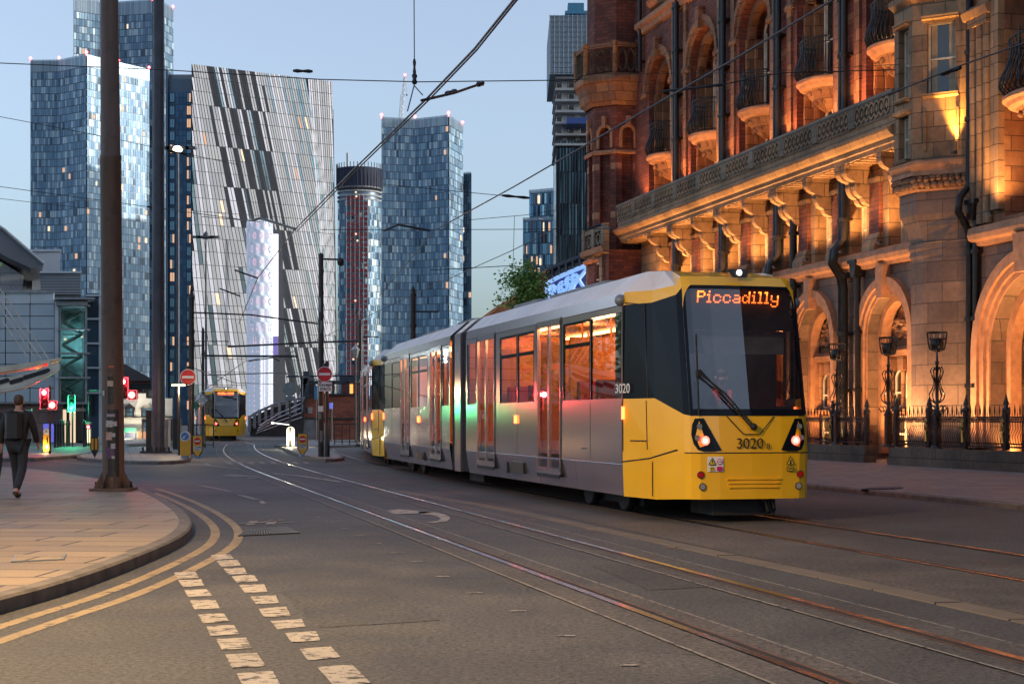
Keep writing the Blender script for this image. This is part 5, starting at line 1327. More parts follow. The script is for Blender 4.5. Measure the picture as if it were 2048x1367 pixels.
# round tower under construction -------------------------------------------
M['round_glass']=panels('round_tower_glass',[(0,(.05,.12,.19)),(.3,(.09,.19,.29)),(.55,(.16,.26,.34)),(.75,(.36,.44,.48)),(.9,(.44,.49,.50))],.5,.3)
def round_tower():
    Y=655; cx=Xat(719,Y); r=(762-676)/2*Y/F; Ht=Zat(335,Y)
    T=thing('round_tower','unfinished round tower with red hoist strip and dark netted crown','tower',(cx,Y,0))
    b=MB(); b.lathe(0,0,[(r-.5,0),(r-.5,Ht*.9)],32); b.build('core',M['tw_frame'],T)
    g=MB(); rr=random.Random(9); n=44; rows=34; top=Zat(405,Y); rh=top/rows
    for i in range(rows):
        for k in range(n):
            q0=2*math.pi*(k+.08)/n; q1=2*math.pi*(k+.92)/n; s=.5*(i%2)*2*math.pi/n
            if math.sin(q0)>.2: continue
            t=rr.uniform(-.12,.12); g.quad(((r-t)*math.cos(q0+s),(r-t)*math.sin(q0+s),i*rh+.25),((r+t)*math.cos(q1+s),(r+t)*math.sin(q1+s),i*rh+.25),((r+t)*math.cos(q1+s),(r+t)*math.sin(q1+s),(i+1)*rh),((r-t)*math.cos(q0+s),(r-t)*math.sin(q0+s),(i+1)*rh))
    g.build('glass_facade',M['round_glass'],T)
    g=MB()
    for z in [Zat(p,Y) for p in (403,395,386,378)]: g.lathe(0,0,[(r-.2,z-.4),(r+.3,z-.4),(r+.3,z+.2),(r-.2,z+.2)],32,0,False)
    g.build('floor_slab',M['conc'],T)
    g=MB(); z0,z1=Zat(377,Y),Zat(330,Y)
    for k in range(40):
        q0=2*math.pi*(k+.05)/40; q1=2*math.pi*(k+.95)/40; g.quad(((r+.5)*math.cos(q0),(r+.5)*math.sin(q0),z0),((r+.5)*math.cos(q1),(r+.5)*math.sin(q1),z0),((r+.5)*math.cos(q1),(r+.5)*math.sin(q1),z1-2),((r+.5)*math.cos(q0),(r+.5)*math.sin(q0),z1-2))
        g.tube([((r+.6)*math.cos(q0),(r+.6)*math.sin(q0),z0-1),((r+.6)*math.cos(q0),(r+.6)*math.sin(q0),z1)],.15,4)
    g.build('debris_netting',plain('navy_netting',(.03,.035,.06),.9),T)
    g=MB(); x0,x1=Xat(698,Y)-cx,Xat(740,Y)-cx; h=Zat(398,Y)
    for i in range(44):
        z=h*i/44
        for j in range(5): 
            if rr.random()<.9: u0=x0+(x1-x0)*(j+.08)/5; u1=x0+(x1-x0)*(j+.92)/5; g.box(u0,u1,-r-1.4,-r-.7,z+.35,z+h/44-.35)
    g.build('red_hoist_mesh',plain('red_mesh_panel',(.30,.06,.075),.8,0,.3,.3),T)
    g=MB()
    for u in [x0+(x1-x0)*j/5 for j in range(6)]: g.tube([(u,-r-1.5,0),(u,-r-1.5,h)],.14,4)
    for i in range(44): g.tube([(x0,-r-1.5,h*i/44),(x1,-r-1.5,h*i/44)],.12,4)
    g.build('scaffold',M['galv'],T)
    for px,py in ((717,392),(718,400),(717,474),(720,487),(722,690),(716,605),(712,720)):
        b=MB(); b.ball((Xat(px,Y)-cx,-r-2,Zat(py,Y)),.42,0,8); b.build('site_lamp',M['lit2'],T)
    b=MB(); b.tube([(Xat(695,Y)-cx,0,Ht*.9),(Xat(695,Y)-cx,0,Zat(306,Y))],.5,6); b.build('mast',M['galv'],T)
round_tower()
# unfinished concrete tower right of centre ---------------------------------
def frame_tower():
    Y=330; T=thing('unfinished_tower','tall unfinished concrete frame tower with netted crown behind the hotel turret','tower',(Xat(1145,Y),Y,0)); ox=Xat(1145,Y); X=lambda p:Xat(p,Y)-ox; Z=lambda p:Zat(p,Y)
    rr=random.Random(2)
    c=MB(); c.box(X(1113),X(1230),.6,25,0,Z(290)); c.build('core',M['tw_frame'],T)
    g=MB(); n=19; rows=9; u=X(1113); w=(X(1230)-u)/n; h=Z(280)/rows
    for i in range(rows):
        for j in range(n): g.quad((u+w*j+.12,0,h*i+.12),(u+w*(j+1)-.28,rr.uniform(-.06,.06),h*i+.12),(u+w*(j+1)-.28,rr.uniform(-.06,.06),h*(i+1)-.12),(u+w*j+.12,0,h*(i+1)-.12))
    for i in range(rows):
        for j in range(6): g.quad((u-.02,.3+j*3.5,h*i+.12),(u-.02,3.4+j*3.5,h*i+.12),(u-.02,3.4+j*3.5,h*(i+1)-.12),(u-.02,.3+j*3.5,h*(i+1)-.12))
    g.build('glass_facade',panels('dark_teal_glazing',[(0,(.04,.10,.14)),(.4,(.08,.18,.24)),(.7,(.16,.30,.36)),(.9,(.03,.05,.07))],.12,.5),T)
    g=MB()
    for j in range(n+1): g.box(u+w*j-.12,u+w*j+.12,-.9,.1,0,Z(280))
    g.build('fin',M['ink'],T)
    s=MB()
    for k,py in enumerate((290,270,247,224,202,180,157)): s.box(X(1109 if py>280 else 1110),X(1240),-1.4,25,Z(py)-.35,Z(py)+.15)
    s.build('floor_slab',M['conc'],T)
    s=MB()
    for px in (1124,1150,1172,1200):
        for y in (.5,9,18): s.box(X(px),X(px)+1.1,y,y+1.0,Z(290),Z(150))
    s.box(X(1150),X(1240),10,20,Z(290),Z(150)); s.build('column',M['conc'],T)
    s=MB(); 
    for py in (270,247,224,202,180): 
        for px in range(1112,1180,12): s.tube([(X(px),-1.2,Z(py)),(X(px),-1.2,Z(py)+1.2)],.04,4)
        s.tube([(X(1112),-1.2,Z(py)+1.2),(X(1180),-1.2,Z(py)+1.2)],.05,4)
    s.build('guard_rail',M['galv'],T)
    s=MB(); s.box(X(1099),X(1250),-2.5,26,Z(154),Z(37)); s.build('screen_netting',plain('grey_blue_netting',(.23,.30,.36),.6,.1,.1,.6),T)
    s=MB()
    for px in range(1099,1200,9): s.tube([(X(px),-2.6,Z(154)),(X(px),-2.6,Z(36))],.07,4)
    for py in range(40,154,10): s.tube([(X(1099),-2.6,Z(py)),(X(1230),-2.6,Z(py))],.06,4)
    s.build('screen_frame',M['galv'],T)
    s=MB(); s.box(X(1132),X(1172),-6,2,Z(258),Z(246)); s.build('loading_platform',plain('blue_platform',(.03,.07,.25),.5),T)
    s=MB(); s.box(X(1136),X(1168),0,4,Z(24),Z(6)); s.box(X(1130),X(1176),-1,5,Z(30),Z(24)); s.tube([(X(1142),1,Z(37)),(X(1142),1,Z(24))],.3,5); s.tube([(X(1165),1,Z(37)),(X(1165),1,Z(24))],.3,5); s.build('hoist_head',plain('blue_hoist',(.05,.20,.32),.5),T)
frame_tower()
# crane -----------------------------------------------------------------------
Y=760; c=MB(); T=thing('tower_crane','slender lattice crane jib with red tip lamp rising above the concave blue tower','crane',(Xat(806,Y),Y,0))
p0=Vector((Xat(801,Y)-Xat(806,Y),0,Zat(245,Y))); p1=Vector((Xat(810,Y)-Xat(806,Y),0,Zat(152,Y)))
for dx,dy in ((-.8,0),(.8,0),(0,1.2)): c.tube([p0+Vector((dx,dy,0)),p1+Vector((dx*.4,dy*.4,0))],.16,4)
for i in range(14):
    a,b2=p0.lerp(p1,i/14),p0.lerp(p1,(i+1)/14); s=1 if i%2 else -1; c.tube([a+Vector((-.8*s,0,0)),b2+Vector((.8*s,0,0))],.10,4)
c.build('jib',M['white'],T)
c=MB(); c.tube([(0,0,0),(0,0,Zat(240,Y))],.9,6); c.tube([p0+Vector((-1,0,0)),p1.lerp(p0,.4)+Vector((-1.2,0,0))],.07,4); c.tube([p1,(p1.x+.9,0,Zat(190,Y))],.06,4); c.ball((p1.x+.9,0,Zat(190,Y)),.5); c.build('mast',M['galv'],T)
c=MB(); c.ball(p1+Vector((0,0,.5)),.6); c.build('aviation_light',M['avi'],T)
# ================================================================ NEAR BACKGROUND, RIGHT: former station with blue-lit gable
def station():
    Y=118; X=lambda p:Xat(p,Y); Z=lambda p:Zat(p,Y)
    T=thing('exhibition_hall','old station hall with terracotta slope and blue lit scrollwork gable beside the hotel','hall',(X(1090),Y,0)); ox=X(1090)
    pt=lambda px,py,w:(X(px)-ox,w,Z(py))
    c=MB(); pl=[(X(p)-ox,Z(q)) for p,q in ((938,656),(985,622),(1030,592),(1070,556),(1091,542),(1091,838),(930,838))]; pl=[(a,max(0,b) if b>2 else 0) for a,b in pl]
    c.prism(pl,0,40,axis='y'); c.build('side_wall',M['terracotta'],T)
    c=MB(); pl=[(X(p)-ox,Z(q)) for p,q in ((935,656),(985,619),(1030,589),(1070,553),(1091,539),(1091,544),(1070,558),(1030,594),(985,624),(938,660))]; c.prism(pl,-.4,40,axis='y'); c.build('coping',M['stone_trim'],T)
    arcp=[(1091,541),(1120,528),(1150,517),(1180,507),(1215,497),(1260,488),(1330,480)]
    low=[(1091,563),(1120,548),(1150,535),(1180,523),(1215,512),(1260,502),(1330,494)]
    c=MB()
    for (a,b2),(d1,e) in zip(zip(arcp,arcp[1:]),zip(low,low[1:])):
        c.quad(pt(*d1,0),pt(*e,0),pt(*b2,.6),pt(*a,.6))
    c.build('glazed_roof_edge',M['pane'],T)
    c=MB(); 
    for i in range(14):
        t=i/13*(len(arcp)-1); k=min(len(arcp)-2,int(t)); f=t-k
        a=[arcp[k][j]+(arcp[k+1][j]-arcp[k][j])*f for j in (0,1)]; b2=[low[k][j]+(low[k+1][j]-low[k][j])*f for j in (0,1)]; c.tube([pt(*a,.4),pt(*b2,-.15)],.09,4)
    c.tube([pt(*p,.5) for p in arcp],.22,6); c.build('glazing_bar',M['grey_metal'],T)
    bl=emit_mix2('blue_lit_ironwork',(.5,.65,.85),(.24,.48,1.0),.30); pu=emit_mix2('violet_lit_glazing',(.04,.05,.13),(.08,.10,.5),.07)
    c=MB(); c.add([pt(*p,.25) for p in low]+[pt(1330,838,.25),pt(1091,838,.25)],[tuple(range(len(low)+2))]); c.build('gable_glazing',pu,T)
    c=MB(); 
    L2=[(p,q+9) for p,q in low]
    for (a,b2),(d1,e) in zip(zip(low,low[1:]),zip(L2,L2[1:])): c.add([pt(*d1,-.05),pt(*e,-.05),pt(*b2,-.05),pt(*a,-.05),pt(*d1,.2),pt(*e,.2),pt(*b2,.2),pt(*a,.2)],[(0,1,2,3),(0,4,5,1),(3,2,6,7)])
    c.tube([pt(1093,572,-.1),pt(1093,640,-.1)],.16,6)
    for seg in (((1120,606),(1176,535)),((1146,580),(1190,582)),((1140,590),(1155,556)),((1155,556),(1176,588)),((1176,588),(1195,545)),((1120,606),(1195,604))): c.tube([pt(*seg[0],-.08),pt(*seg[1],-.08)],.15,5)
    # pierced scroll spandrel
    rr=random.Random(4)
    for (sx,sy,sr) in ((1113,588,.62),(1128,574,.45),(1140,563,.38),(1150,555,.28),(1104,577,.3),(1102,600,.32),(1124,590,.28)):
        o=pt(sx,sy,-.02)
        for j in range(2):
            rr_=sr*(1-.45*j); pts=[(o[0]+rr_*math.cos(2*math.pi*i/14),o[1],o[2]+rr_*math.sin(2*math.pi*i/14)) for i in range(15)]; c.tube(pts,.085,5)
        for i in range(6): q=math.pi*i/3; c.tube([(o[0]+.2*sr*math.cos(q),o[1],o[2]+.2*sr*math.sin(q)),(o[0]+sr*math.cos(q),o[1],o[2]+sr*math.sin(q))],.05,4)
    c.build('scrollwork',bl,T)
    c=MB(); c.box(X(1091)-ox,60,1,60,0,Z(555)); c.build('hall_body',M['brick'],T)
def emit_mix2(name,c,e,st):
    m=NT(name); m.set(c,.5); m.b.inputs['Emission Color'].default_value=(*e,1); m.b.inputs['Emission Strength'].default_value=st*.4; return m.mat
station()
# ================================================================ LEFT: concert hall, stair tower, bridge, pub
M['zinc']=plain('blue_grey_cladding',(.40,.45,.51),.45,.35,.12,.4)
M['zinc_joint']=plain('cladding_joint',(.05,.06,.075),.6)
M['pinkstone']=masonry('pink_stone_base',(.20,.13,.125),(.17,.115,.11),(.07,.05,.05),1.6,.6,.02,.7,.25,.3)
M['teal_glass']=tinted_glass('teal_stair_glass',(.45,.68,.68),.9,.02,1.55)
def left_hall():
    Y=86; X=lambda p:Xat(p,Y); Z=lambda p:Zat(p,Y)
    T=thing('concert_hall','blue grey panelled concert hall with pink stone base and glazed stair tower','concert hall',(X(0),Y,0)); ox=X(0); x=lambda p:X(p)-ox
    c=MB(); c.box(x(-330),x(109),.1,14,Z(805),Z(584)); c.build('wall',M['zinc_joint'],T)
    c=MB(); cols=[-300,-240,-180,-120,-50,11,60,109]; rws=[584,608,632,657,681,705,728,752,776,805]
    for a,b2 in zip(cols,cols[1:]):
        for p,q in zip(rws,rws[1:]): c.bbox(x(a)+.02,x(b2)-.02,-.02,.12,Z(q)+.02,Z(p)-.02,.01)
    c.build('cladding',M['zinc'],T)
    c=MB(); c.box(x(-330),x(112),-.15,.3,Z(807),Z(803)); c.box(x(-330),x(110),-.12,.3,Z(586),Z(580)); c.build('ledge',M['galv'],T)
    c=MB(); c.box(x(-330),x(126),.4,14,0,Z(806)); c.build('stone_base',M['pinkstone'],T)
    # stair tower
    c=MB(); c.box(x(110),x(172),5,12,0,Z(604)); c.box(x(109),x(118.5),-1.2,6,Z(806),Z(604)); c.build('stair_wall',M['zinc'],T)
    c=MB(); c.box(x(108),x(188),-2.0,8,Z(604),Z(600)); c.box(x(112),x(174),-1.6,8,Z(614),Z(606)); c.build('stair_canopy',M['galv'],T)
    c=MB(); c.quad((x(119),-1.1,Z(806)),(x(171),-1.1,Z(806)),(x(171),-1.1,Z(614)),(x(119),-1.1,Z(614))); c.build('stair_glass',M['teal_glass'],T)
    c=MB()
    for p in (119,171): c.box(x(p)-.06,x(p)+.06,-1.2,-1.0,Z(806),Z(614))
    for q in (806,756,708,661,614): c.box(x(119)-.1,x(172)+.2,-1.35,-1.0,Z(q)-.05,Z(q)+.05)
    c.build('stair_frame',M['galv'],T)
    c=MB()
    for k in range(8): z=Z(800)+k*.62; s=1 if k%2 else -1; c.tube([(x(145)-s*.55,.8,z),(x(145)+s*.55,.8,z+.62)],.10,5); c.box(x(124),x(166),1.5,3.5,z-.05,z+.02) if k%2==0 else None
    c.build('stair_flight',plain('stair_steel',(.12,.2,.2),.5),T)
    c=MB(); c.box(x(122),x(168),4.6,4.8,Z(806),Z(614)); c.build('stair_back_wall',plain('teal_plaster',(.30,.55,.55),.8),T)
    for px,py in ((131,674),(150,672),(165,668)): b=MB(); b.ball((x(px),2.0,Z(py)),.09); b.build('stair_lamp',M['lit2'],T)
    lamp('stair_light',(ox+x(140),Y+2.2,5.2),55,(.75,.95,1),size=.4)
    c=MB(); c.box(x(172),x(199),.5,8,Z(838)-1.2,Z(585)); c.build('blue_pier',plain('navy_cladding',(.035,.06,.10),.4,.3,.1,.5),T)
    c=MB(); c.box(x(198),x(206),.2,8,0,Z(588)); 
    for q in (785,735,686,637,590): c.box(x(172),x(206),.1,.6,Z(q)-.05,Z(q)+.05)
    c.build('pier_edge',M['zinc'],T)
    c=MB(); c.box(x(80),x(80)+2.55,14,22,Zat(600,100),Zat(546,100)); c.build('plant_screen',plain('dark_louvres',(.05,.055,.065),.7,0,.2,2),T)
    c=MB(); 
    for k in range(14): c.box(x(80)-.03,x(80)+2.58,13.9,22.1,Zat(588,100)+k*.1,Zat(588,100)+k*.1+.035)
    c.box(x(80)-.08,x(80)+2.63,13.7,22.2,Zat(546,100)-.02,Zat(543,100)); c.build('louvre',M['zinc'],T)
    c=MB(); c.box(x(56),x(56)+2.0,24,30,Zat(600,110),Zat(503,110)); c.box(x(56)-.08,x(56)+2.08,23.8,30.1,Zat(503,110),Zat(499,110)); c.build('rooftop_plant',M['zinc'],T)
    c=MB(); c.box(x(108),x(178),1.0,3.5,Z(822),Z(815)); c.build('door_canopy',M['galv'],T)
    for px0,px1,m in ((126,133,'lit2'),(139,146,'lit'),(146.5,151.5,'lit2')):
        b=MB(); b.box(x(px0),x(px1),.32,.42,.1,Z(851)+.9); b.build('lit_doorway',emit('doorway_glow_'+str(px0),(1,.75,.5),.55),T)
    c=MB(); c.box(x(182),x(186),.3,.5,1.6,Z(790)); c.build('wall_slot',M['ink'],T); return T
skew(left_hall(),-.30)
def white_hall():
    Y=104; X=lambda p:Xat(p,Y); Z=lambda p:Zat(p,Y); ox=X(0); x=lambda p:X(p)-ox
    T=thing('auditorium','white stone auditorium with oversailing curved roof at the left edge','auditorium',(ox,Y,0))
    c=MB(); c.prism([(x(-260),Z(380)),(x(-120),Z(440)),(x(0),Z(522)),(x(48),Z(552)),(x(42),Z(590)),(x(-260),Z(590))],0,20,axis='y'); c.build('wall',masonry('white_stone_cladding',(.46,.47,.48),(.42,.43,.45),(.2,.2,.21),1.4,.8,.02,.7,.15,.2),T)
    c=MB(); c.prism([(x(-260),Z(350)),(x(-120),Z(402)),(x(-20),Z(458)),(x(8),Z(476)),(x(84),Z(541)),(x(60),Z(546)),(x(20),Z(528)),(x(0),Z(517)),(x(-120),Z(436)),(x(-260),Z(376))],-3.5,22,axis='y'); c.build('roof',plain('grey_roof_soffit',(.16,.165,.18),.6,.2,.1,.5),T)
    c=MB(); 
    for a,b2 in (((-20,455),(8,473)),((8,473),(85,539))): c.tube([(x(a[0]),-3.6,Z(a[1])),(x(b2[0]),-3.6,Z(b2[1]))],.14,6)
    c.build('roof_edge',M['galv'],T); return T
skew(white_hall(),-.33)
def bridge():
    Y=52; X=lambda p:Xat(p,Y); Z=lambda p:Zat(p,Y); ox=X(0); x=lambda p:X(p)-ox
    T=thing('footbridge','pale steel footbridge end with pierced curved beam and stay rods at the left edge','footbridge',(ox,Y,0))
    c=MB(); c.prism([(x(-420),Z(770)),(x(0),Z(733)),(x(122),Z(715)),(x(121),Z(718)),(x(60),Z(735)),(x(0),Z(744)),(x(-420),Z(786))],0,2.6,axis='y'); c.build('deck',plain('cream_painted_steel',(.62,.55,.42),.55,.1,.2,1.5),T)
    up=[(-420,790),(-100,776),(0,757),(50,747),(90,733),(119,727)]; dn=[(-420,830),(-100,802),(0,778),(50,769),(90,749),(119,731)]
    c=MB()
    for (a,b2),(d1,e) in zip(zip(up,up[1:]),zip(dn,dn[1:])):
        P4=[(x(d1[0]),Z(d1[1])),(x(e[0]),Z(e[1])),(x(b2[0]),Z(b2[1])),(x(a[0]),Z(a[1]))]; c.prism(P4,-.25,-.05,axis='y'); 
        c.prism([(p[0],p[1]) for p in (P4[0],P4[1])]+[(P4[1][0],P4[1][1]-.12),(P4[0][0],P4[0][1]-.12)],-.4,1.2,axis='y')
    c.tube([(x(99),-.1,Z(720)),(x(99),-.1,Z(737))],.07,6); c.build('curved_beam',plain('weathered_cream_steel',(.60,.55,.45),.6,.1,.3,1.2),T)
    c=MB()
    for px,py in ((5,763),(33,761.5),(60,752),(86,744)): 
        g_=[( x(px)+.16*math.cos(math.pi/2*(-1))+0,0)]
        pl=[(x(px)+.17+.07*math.cos(q),Z(py)+.075*math.sin(q)+.05) for q in [math.pi*(i/6-.5) for i in range(7)]]+[(x(px)-.17-.07*math.cos(q),Z(py)-.075*math.sin(q)-.05) for q in [math.pi*(i/6-.5) for i in range(7)]]
        c.prism(pl,-.275,-.245,axis='y')
    c.build('beam_slot',M['ink'],T)
    c=MB()
    for a,b2 in ((97,0),(82,-50),(71,-80),(57,-110)):
        p=(x(a),.3,Z(716)); c.tube([p,(p[0]-4.6,.3,p[2]+6.6)],.022,5)
    c.build('stay_rod',M['frame_white'],T)
    skew(T,-.30)
    for px,py,m in ((68,739,'amber'),(78,737,'dark'),(86,731,'red')):
        b=MB(); b.ball((x(px),.5,Z(py)),.10,0,8); b.build('deck_lamp',emit('bridge_lamp_'+m,(1,.25,.02) if m=='amber' else ((1,.02,.02) if m=='red' else (.3,.02,.02)),1.2),T)
bridge()
def pub():
    Y=104; X=lambda p:Xat(p,Y); Z=lambda p:Zat(p,Y); ox=X(280); x=lambda p:X(p)-ox
    T=thing('pub_building','white rendered old pub with dormer windows and lit shopfront behind the masts','pub',(ox,Y,0))
    wh=plain('white_render',(.62,.63,.60),.8,0,.08,.6)
    c=MB(); c.box(x(236),x(345),.2,10,0,Z(808)); c.prism([(x(236),Z(808)),(x(345),Z(808)),(x(345),Z(796)),(x(292),Z(796)),(x(292),Z(786)),(x(236),Z(786))],.2,10,axis='y'); c.build('wall',wh,T)
    c=MB(); c.prism([(x(290),Z(800)),(x(318),Z(800)),(x(303),Z(779)),(x(286),Z(776))],.8,9,axis='y'); c.box(x(245),x(346),.1,.3,Z(834),Z(832)); c.box(x(283),x(345),.1,.3,0,Z(838)) ; c.build('roof',M['black'],T)
    for a,b2,t,bm in ((253,265,816,832),(285,304,816,832),(287,297,843,862)):
        f=MB(); f.box(x(a)-.1,x(b2)+.1,-.1,.25,Z(bm),Z(t)); 
        if t==816: f.prism([(x(a)-.2,Z(816)),(x(b2)+.2,Z(816)),(x((a+b2)/2),Z(806))],-.2,.4,axis='y')
        o=f.build('window',M['black'],T)
        g=MB(); n=2 if b2-a<15 else 3
        for i in range(n):
            for j in (0,1): u0=x(a)+(x(b2)-x(a))*(i+.12)/n; u1=x(a)+(x(b2)-x(a))*(i+.9)/n; z0=Z(bm)+(Z(t)-Z(bm))*(j+.12)/2; z1=Z(bm)+(Z(t)-Z(bm))*(j+.9)/2; g.quad((u0,-.12,z0),(u1,-.12,z0),(u1,-.12,z1),(u0,-.12,z1))
        g.build('pane',M['tw_glass'],o)
    g=MB(); g.box(x(249),x(273),-.35,-.2,Z(864),Z(855)); g.build('fascia_sign',M['green_sign'],T)
    for a,b2,t,col in ((250,270,866,(.25,.35,.6)),(275,284,862,(1,.45,.15)),(286,294,862,(1,.4,.2))):
        g=MB(); g.box(x(a),x(b2),-.06,.1,Z(884),Z(t)); g.build('lit_shopfront',emit('shopfront_glow_%d'%a,col,.35),T)
    skew(T,-.24); lamp('wall_lamp',(ox+x(262),Y-1.2,Z(868)),25,(1,.85,.6)); lamp('wall_lamp',(ox+x(288),Y-1.2,Z(806)),18,(1,.85,.65))
    Y2=135; c=MB(); X2=lambda p:Xat(p,Y2); T2=thing('warehouse','old brick warehouse with pitched roof and small arched windows behind the white pub','warehouse',(X2(275),Y2,0)); x2=lambda p:X2(p)-X2(275); Z2=lambda p:Zat(p,Y2)
    c.box(x2(236),x2(301),0,10,0,Z2(758)); c.build('wall',M['brick'],T2)
    c=MB(); c.prism([(x2(225),Z2(728)),(x2(250),Z2(728)),(x2(303),Z2(757)),(x2(303),Z2(761)),(x2(225),Z2(761))],-.3,10,axis='y'); c.build('roof',plain('slate_roof',(.07,.06,.065),.7,0,.2,1),T2)
    for px in (258,267,276,283,292,298):
        f=MB(); f.poly([(p[0],-.03,p[1]) for p in [(x2(px)-.15,Z2(780)),(x2(px)+.15,Z2(780))]+arc(x2(px),Z2(770),.15,8)]); f.poly([(p[0],-.02,p[1]) for p in [(x2(px)-.22,Z2(780)),(x2(px)+.22,Z2(780))]+arc(x2(px),Z2(770),.22,8)]); f.build('window',M['ink'],T2)
    skew(T2,-.24)
pub()
# ramp / viaduct and brick retaining wall -----------------------------------------
def viaduct():
    Y=98; X=lambda p:Xat(p,Y); Z=lambda p:Zat(p,Y); ox=X(650); x=lambda p:X(p)-ox
    T=thing('retaining_wall','dark brick retaining wall with sloping end behind the no entry pole','brick wall',(ox,Y,0))
    c=MB(); c.prism([(x(601),0),(x(720),0),(x(720),Z(790)),(x(640),Z(790)),(x(612),Z(797)),(x(607),Z(806))],0,6,axis='y'); c.build('wall',M['brick'],T)
    c=MB(); c.prism([(x(605),Z(808)),(x(611),Z(794)),(x(640),Z(786.5)),(x(720),Z(786.5)),(x(720),Z(790)),(x(641),Z(790)),(x(614),Z(798)),(x(608),Z(809))],-.15,6.1,axis='y'); c.box(x(604),x(720),-.12,.0,Z(838),Z(835)); 
    for p in (603,): c.prism([(x(600),0),(x(606),0),(x(613),Z(796)),(x(608),Z(808))],-.2,0,axis='y')
    c.build('coping',M['black'],T)
    c=MB(); c.prism([(x(604),.05),(x(634),.05),(x(634),Z(837)),(x(609),Z(838))],-.08,0,axis='y'); c.build('grey_render',plain('grey_render',(.13,.13,.15),.8,0,.4,2),T)
    c=MB(); c.box(x(616),x(624),-.06,0,Z(826),Z(814)); c.build('notice',M['galv'],T)
    Y=128; X=lambda p:Xat(p,Y); Z=lambda p:Zat(p,Y); ox=X(560); x=lambda p:X(p)-ox
    T=thing('tram_viaduct','curved tram ramp with parapet rail climbing behind the distant tram','viaduct',(ox,Y,0))
    c=MB(); pr=[(500,838),(520,826),(545,815),(575,806),(607,800)]; c.prism([(x(p),Z(q)) for p,q in pr]+[(x(607),-.5),(x(500),-.5)],0,5,axis='y'); c.build('ramp_wall',plain('dark_ballast_wall',(.06,.055,.055),.9,0,.3,2),T)
    c=MB(); c.tube([(x(p),-.2,Z(q)+.2) for p,q in pr],.10,5); c.tube([(x(p),-.2,Z(q)-.6) for p,q in pr],.06,5)
    for i in range(9): t=i/8*(len(pr)-1); k=min(3,int(t)); f=t-k; p=pr[k][0]+(pr[k+1][0]-pr[k][0])*f; q=pr[k][1]+(pr[k+1][1]-pr[k][1])*f; c.box(x(p)-.12,x(p)+.12,-.3,0,Z(q)-1.0,Z(q)+.3)
    c.build('parapet_rail',M['galv'],T)
    c=MB()
    for k in range(4): c.tube([(x(516+3*k),-1-.2*k,Z(866-5*k)),(x(560+2*k),-1-.2*k,Z(850-8*k)),(x(607),-1-.2*k,Z(834-9*k))],.06,5)
    c.build('climbing_rail',M['rail'],T)
    # stair with pale flank
    Y=140; T=thing('station_stair','pale steel stair flight and canopy deck rising beyond the brick wall','stair',(Xat(605,Y),Y,0)); X2=lambda p:Xat(p,Y)-Xat(605,Y); Z2=lambda p:Zat(p,Y)
    c=MB(); c.prism([(X2(594),Z2(806)),(X2(601),Z2(806)),(X2(616),Z2(756)),(X2(609),Z2(756))],0,2,axis='y'); c.build('flight',M['white'],T)
    c=MB(); c.box(X2(612),X2(720),1,6,Z2(765),Z2(760)); 
    for p in (620,640,660,690): c.box(X2(p),X2(p)+.25,1,1.4,0,Z2(762))
    c.box(X2(606),X2(618),0,3,Z2(806),Z2(742)); c.tube([(X2(570),1,Z2(752)),(X2(720),1,Z2(750))],.08,5); c.build('canopy',M['grey_metal'],T)
    Y=150; T=thing('brick_building','low brick building with lit orange doorway between brick wall and silver tram','building',(Xat(700,Y),Y,0)); X3=lambda p:Xat(p,Y)-Xat(700,Y)
    c=MB(); c.box(X3(683),X3(760),0,8,0,Zat(764,Y)); c.build('wall',M['brick'],T); c=MB(); c.box(X3(680),X3(770),-.3,9,Zat(764,Y),Zat(752,Y)); c.build('roof',M['grey_metal'],T)
    c=MB(); c.box(X3(700),X3(706),-.2,0,Zat(800,Y),Zat(768,Y)); c.build('lit_doorway',emit('orange_doorway_glow',(1,.35,.08),1.2),T)
viaduct()
# ================================================================ MASTS, POLES, SIGNS
def base(px,py,z=0.0):
    Y=(CH-z)*F/(py-HY); return Xat(px,Y),Y
M['rustpole']=None
def rustpole():
    m=NT('weathered_brown_mast_paint'); v=m.obj(); mp=m.n('ShaderNodeMapping'); mp.inputs['Scale'].default_value=(6,6,.7); m.l(v,mp.inputs[0]); n=m.noise(mp.outputs[0],1.2,6,.65); n2=m.noise(v,5,5)
    m.set(m.mix(m.ramp(n2,[(.55,(0,0,0)),(.72,(.5,.5,.5))]),m.ramp(n,[(.3,(.085,.050,.035)),(.7,(.15,.085,.055))]),(.03,.022,.02)),.55); m.bump(n2,.2,.01); return m.mat
M['rustpole']=rustpole()
# big brown mast on the corner
Yb=base(227,980,KH)[1]; xb=Xat(227,Yb)
T=thing('tram_mast','thick brown tram mast with stickers and flared bolted foot on the corner pavement','mast',(xb,Yb,KH))
r0=20.5/F*Yb; T.rotation_euler=(0,-R(.5),0)
def octag(r): return [(r*math.cos(math.pi*(i+.5)/8*2),r*math.sin(math.pi*(i+.5)/8*2)) for i in range(8)]
def loft(b,prof,n=8,off=.5,mi=0,sm=False):
    vs=[(r*math.cos(2*math.pi*(i+off)/n),r*math.sin(2*math.pi*(i+off)/n),z) for r,z in prof for i in range(n)]
    b.add(vs,[(k*n+i,k*n+(i+1)%n,(k+1)*n+(i+1)%n,(k+1)*n+i) for k in range(len(prof)-1) for i in range(n)],mi,sm)
b=MB(); loft(b,[(r0*1.06,.05),(r0*1.05,1.2),(r0*1.0,5.95),(r0*1.03,5.97),(r0*1.03,6.03),(r0*.95,6.05),(r0*.72,13.5)],16,sm=True); b.build('shaft',M['rustpole'],T)
b=MB(); b.bbox(-.36,.36,-.36,.36,0,.05,.04)
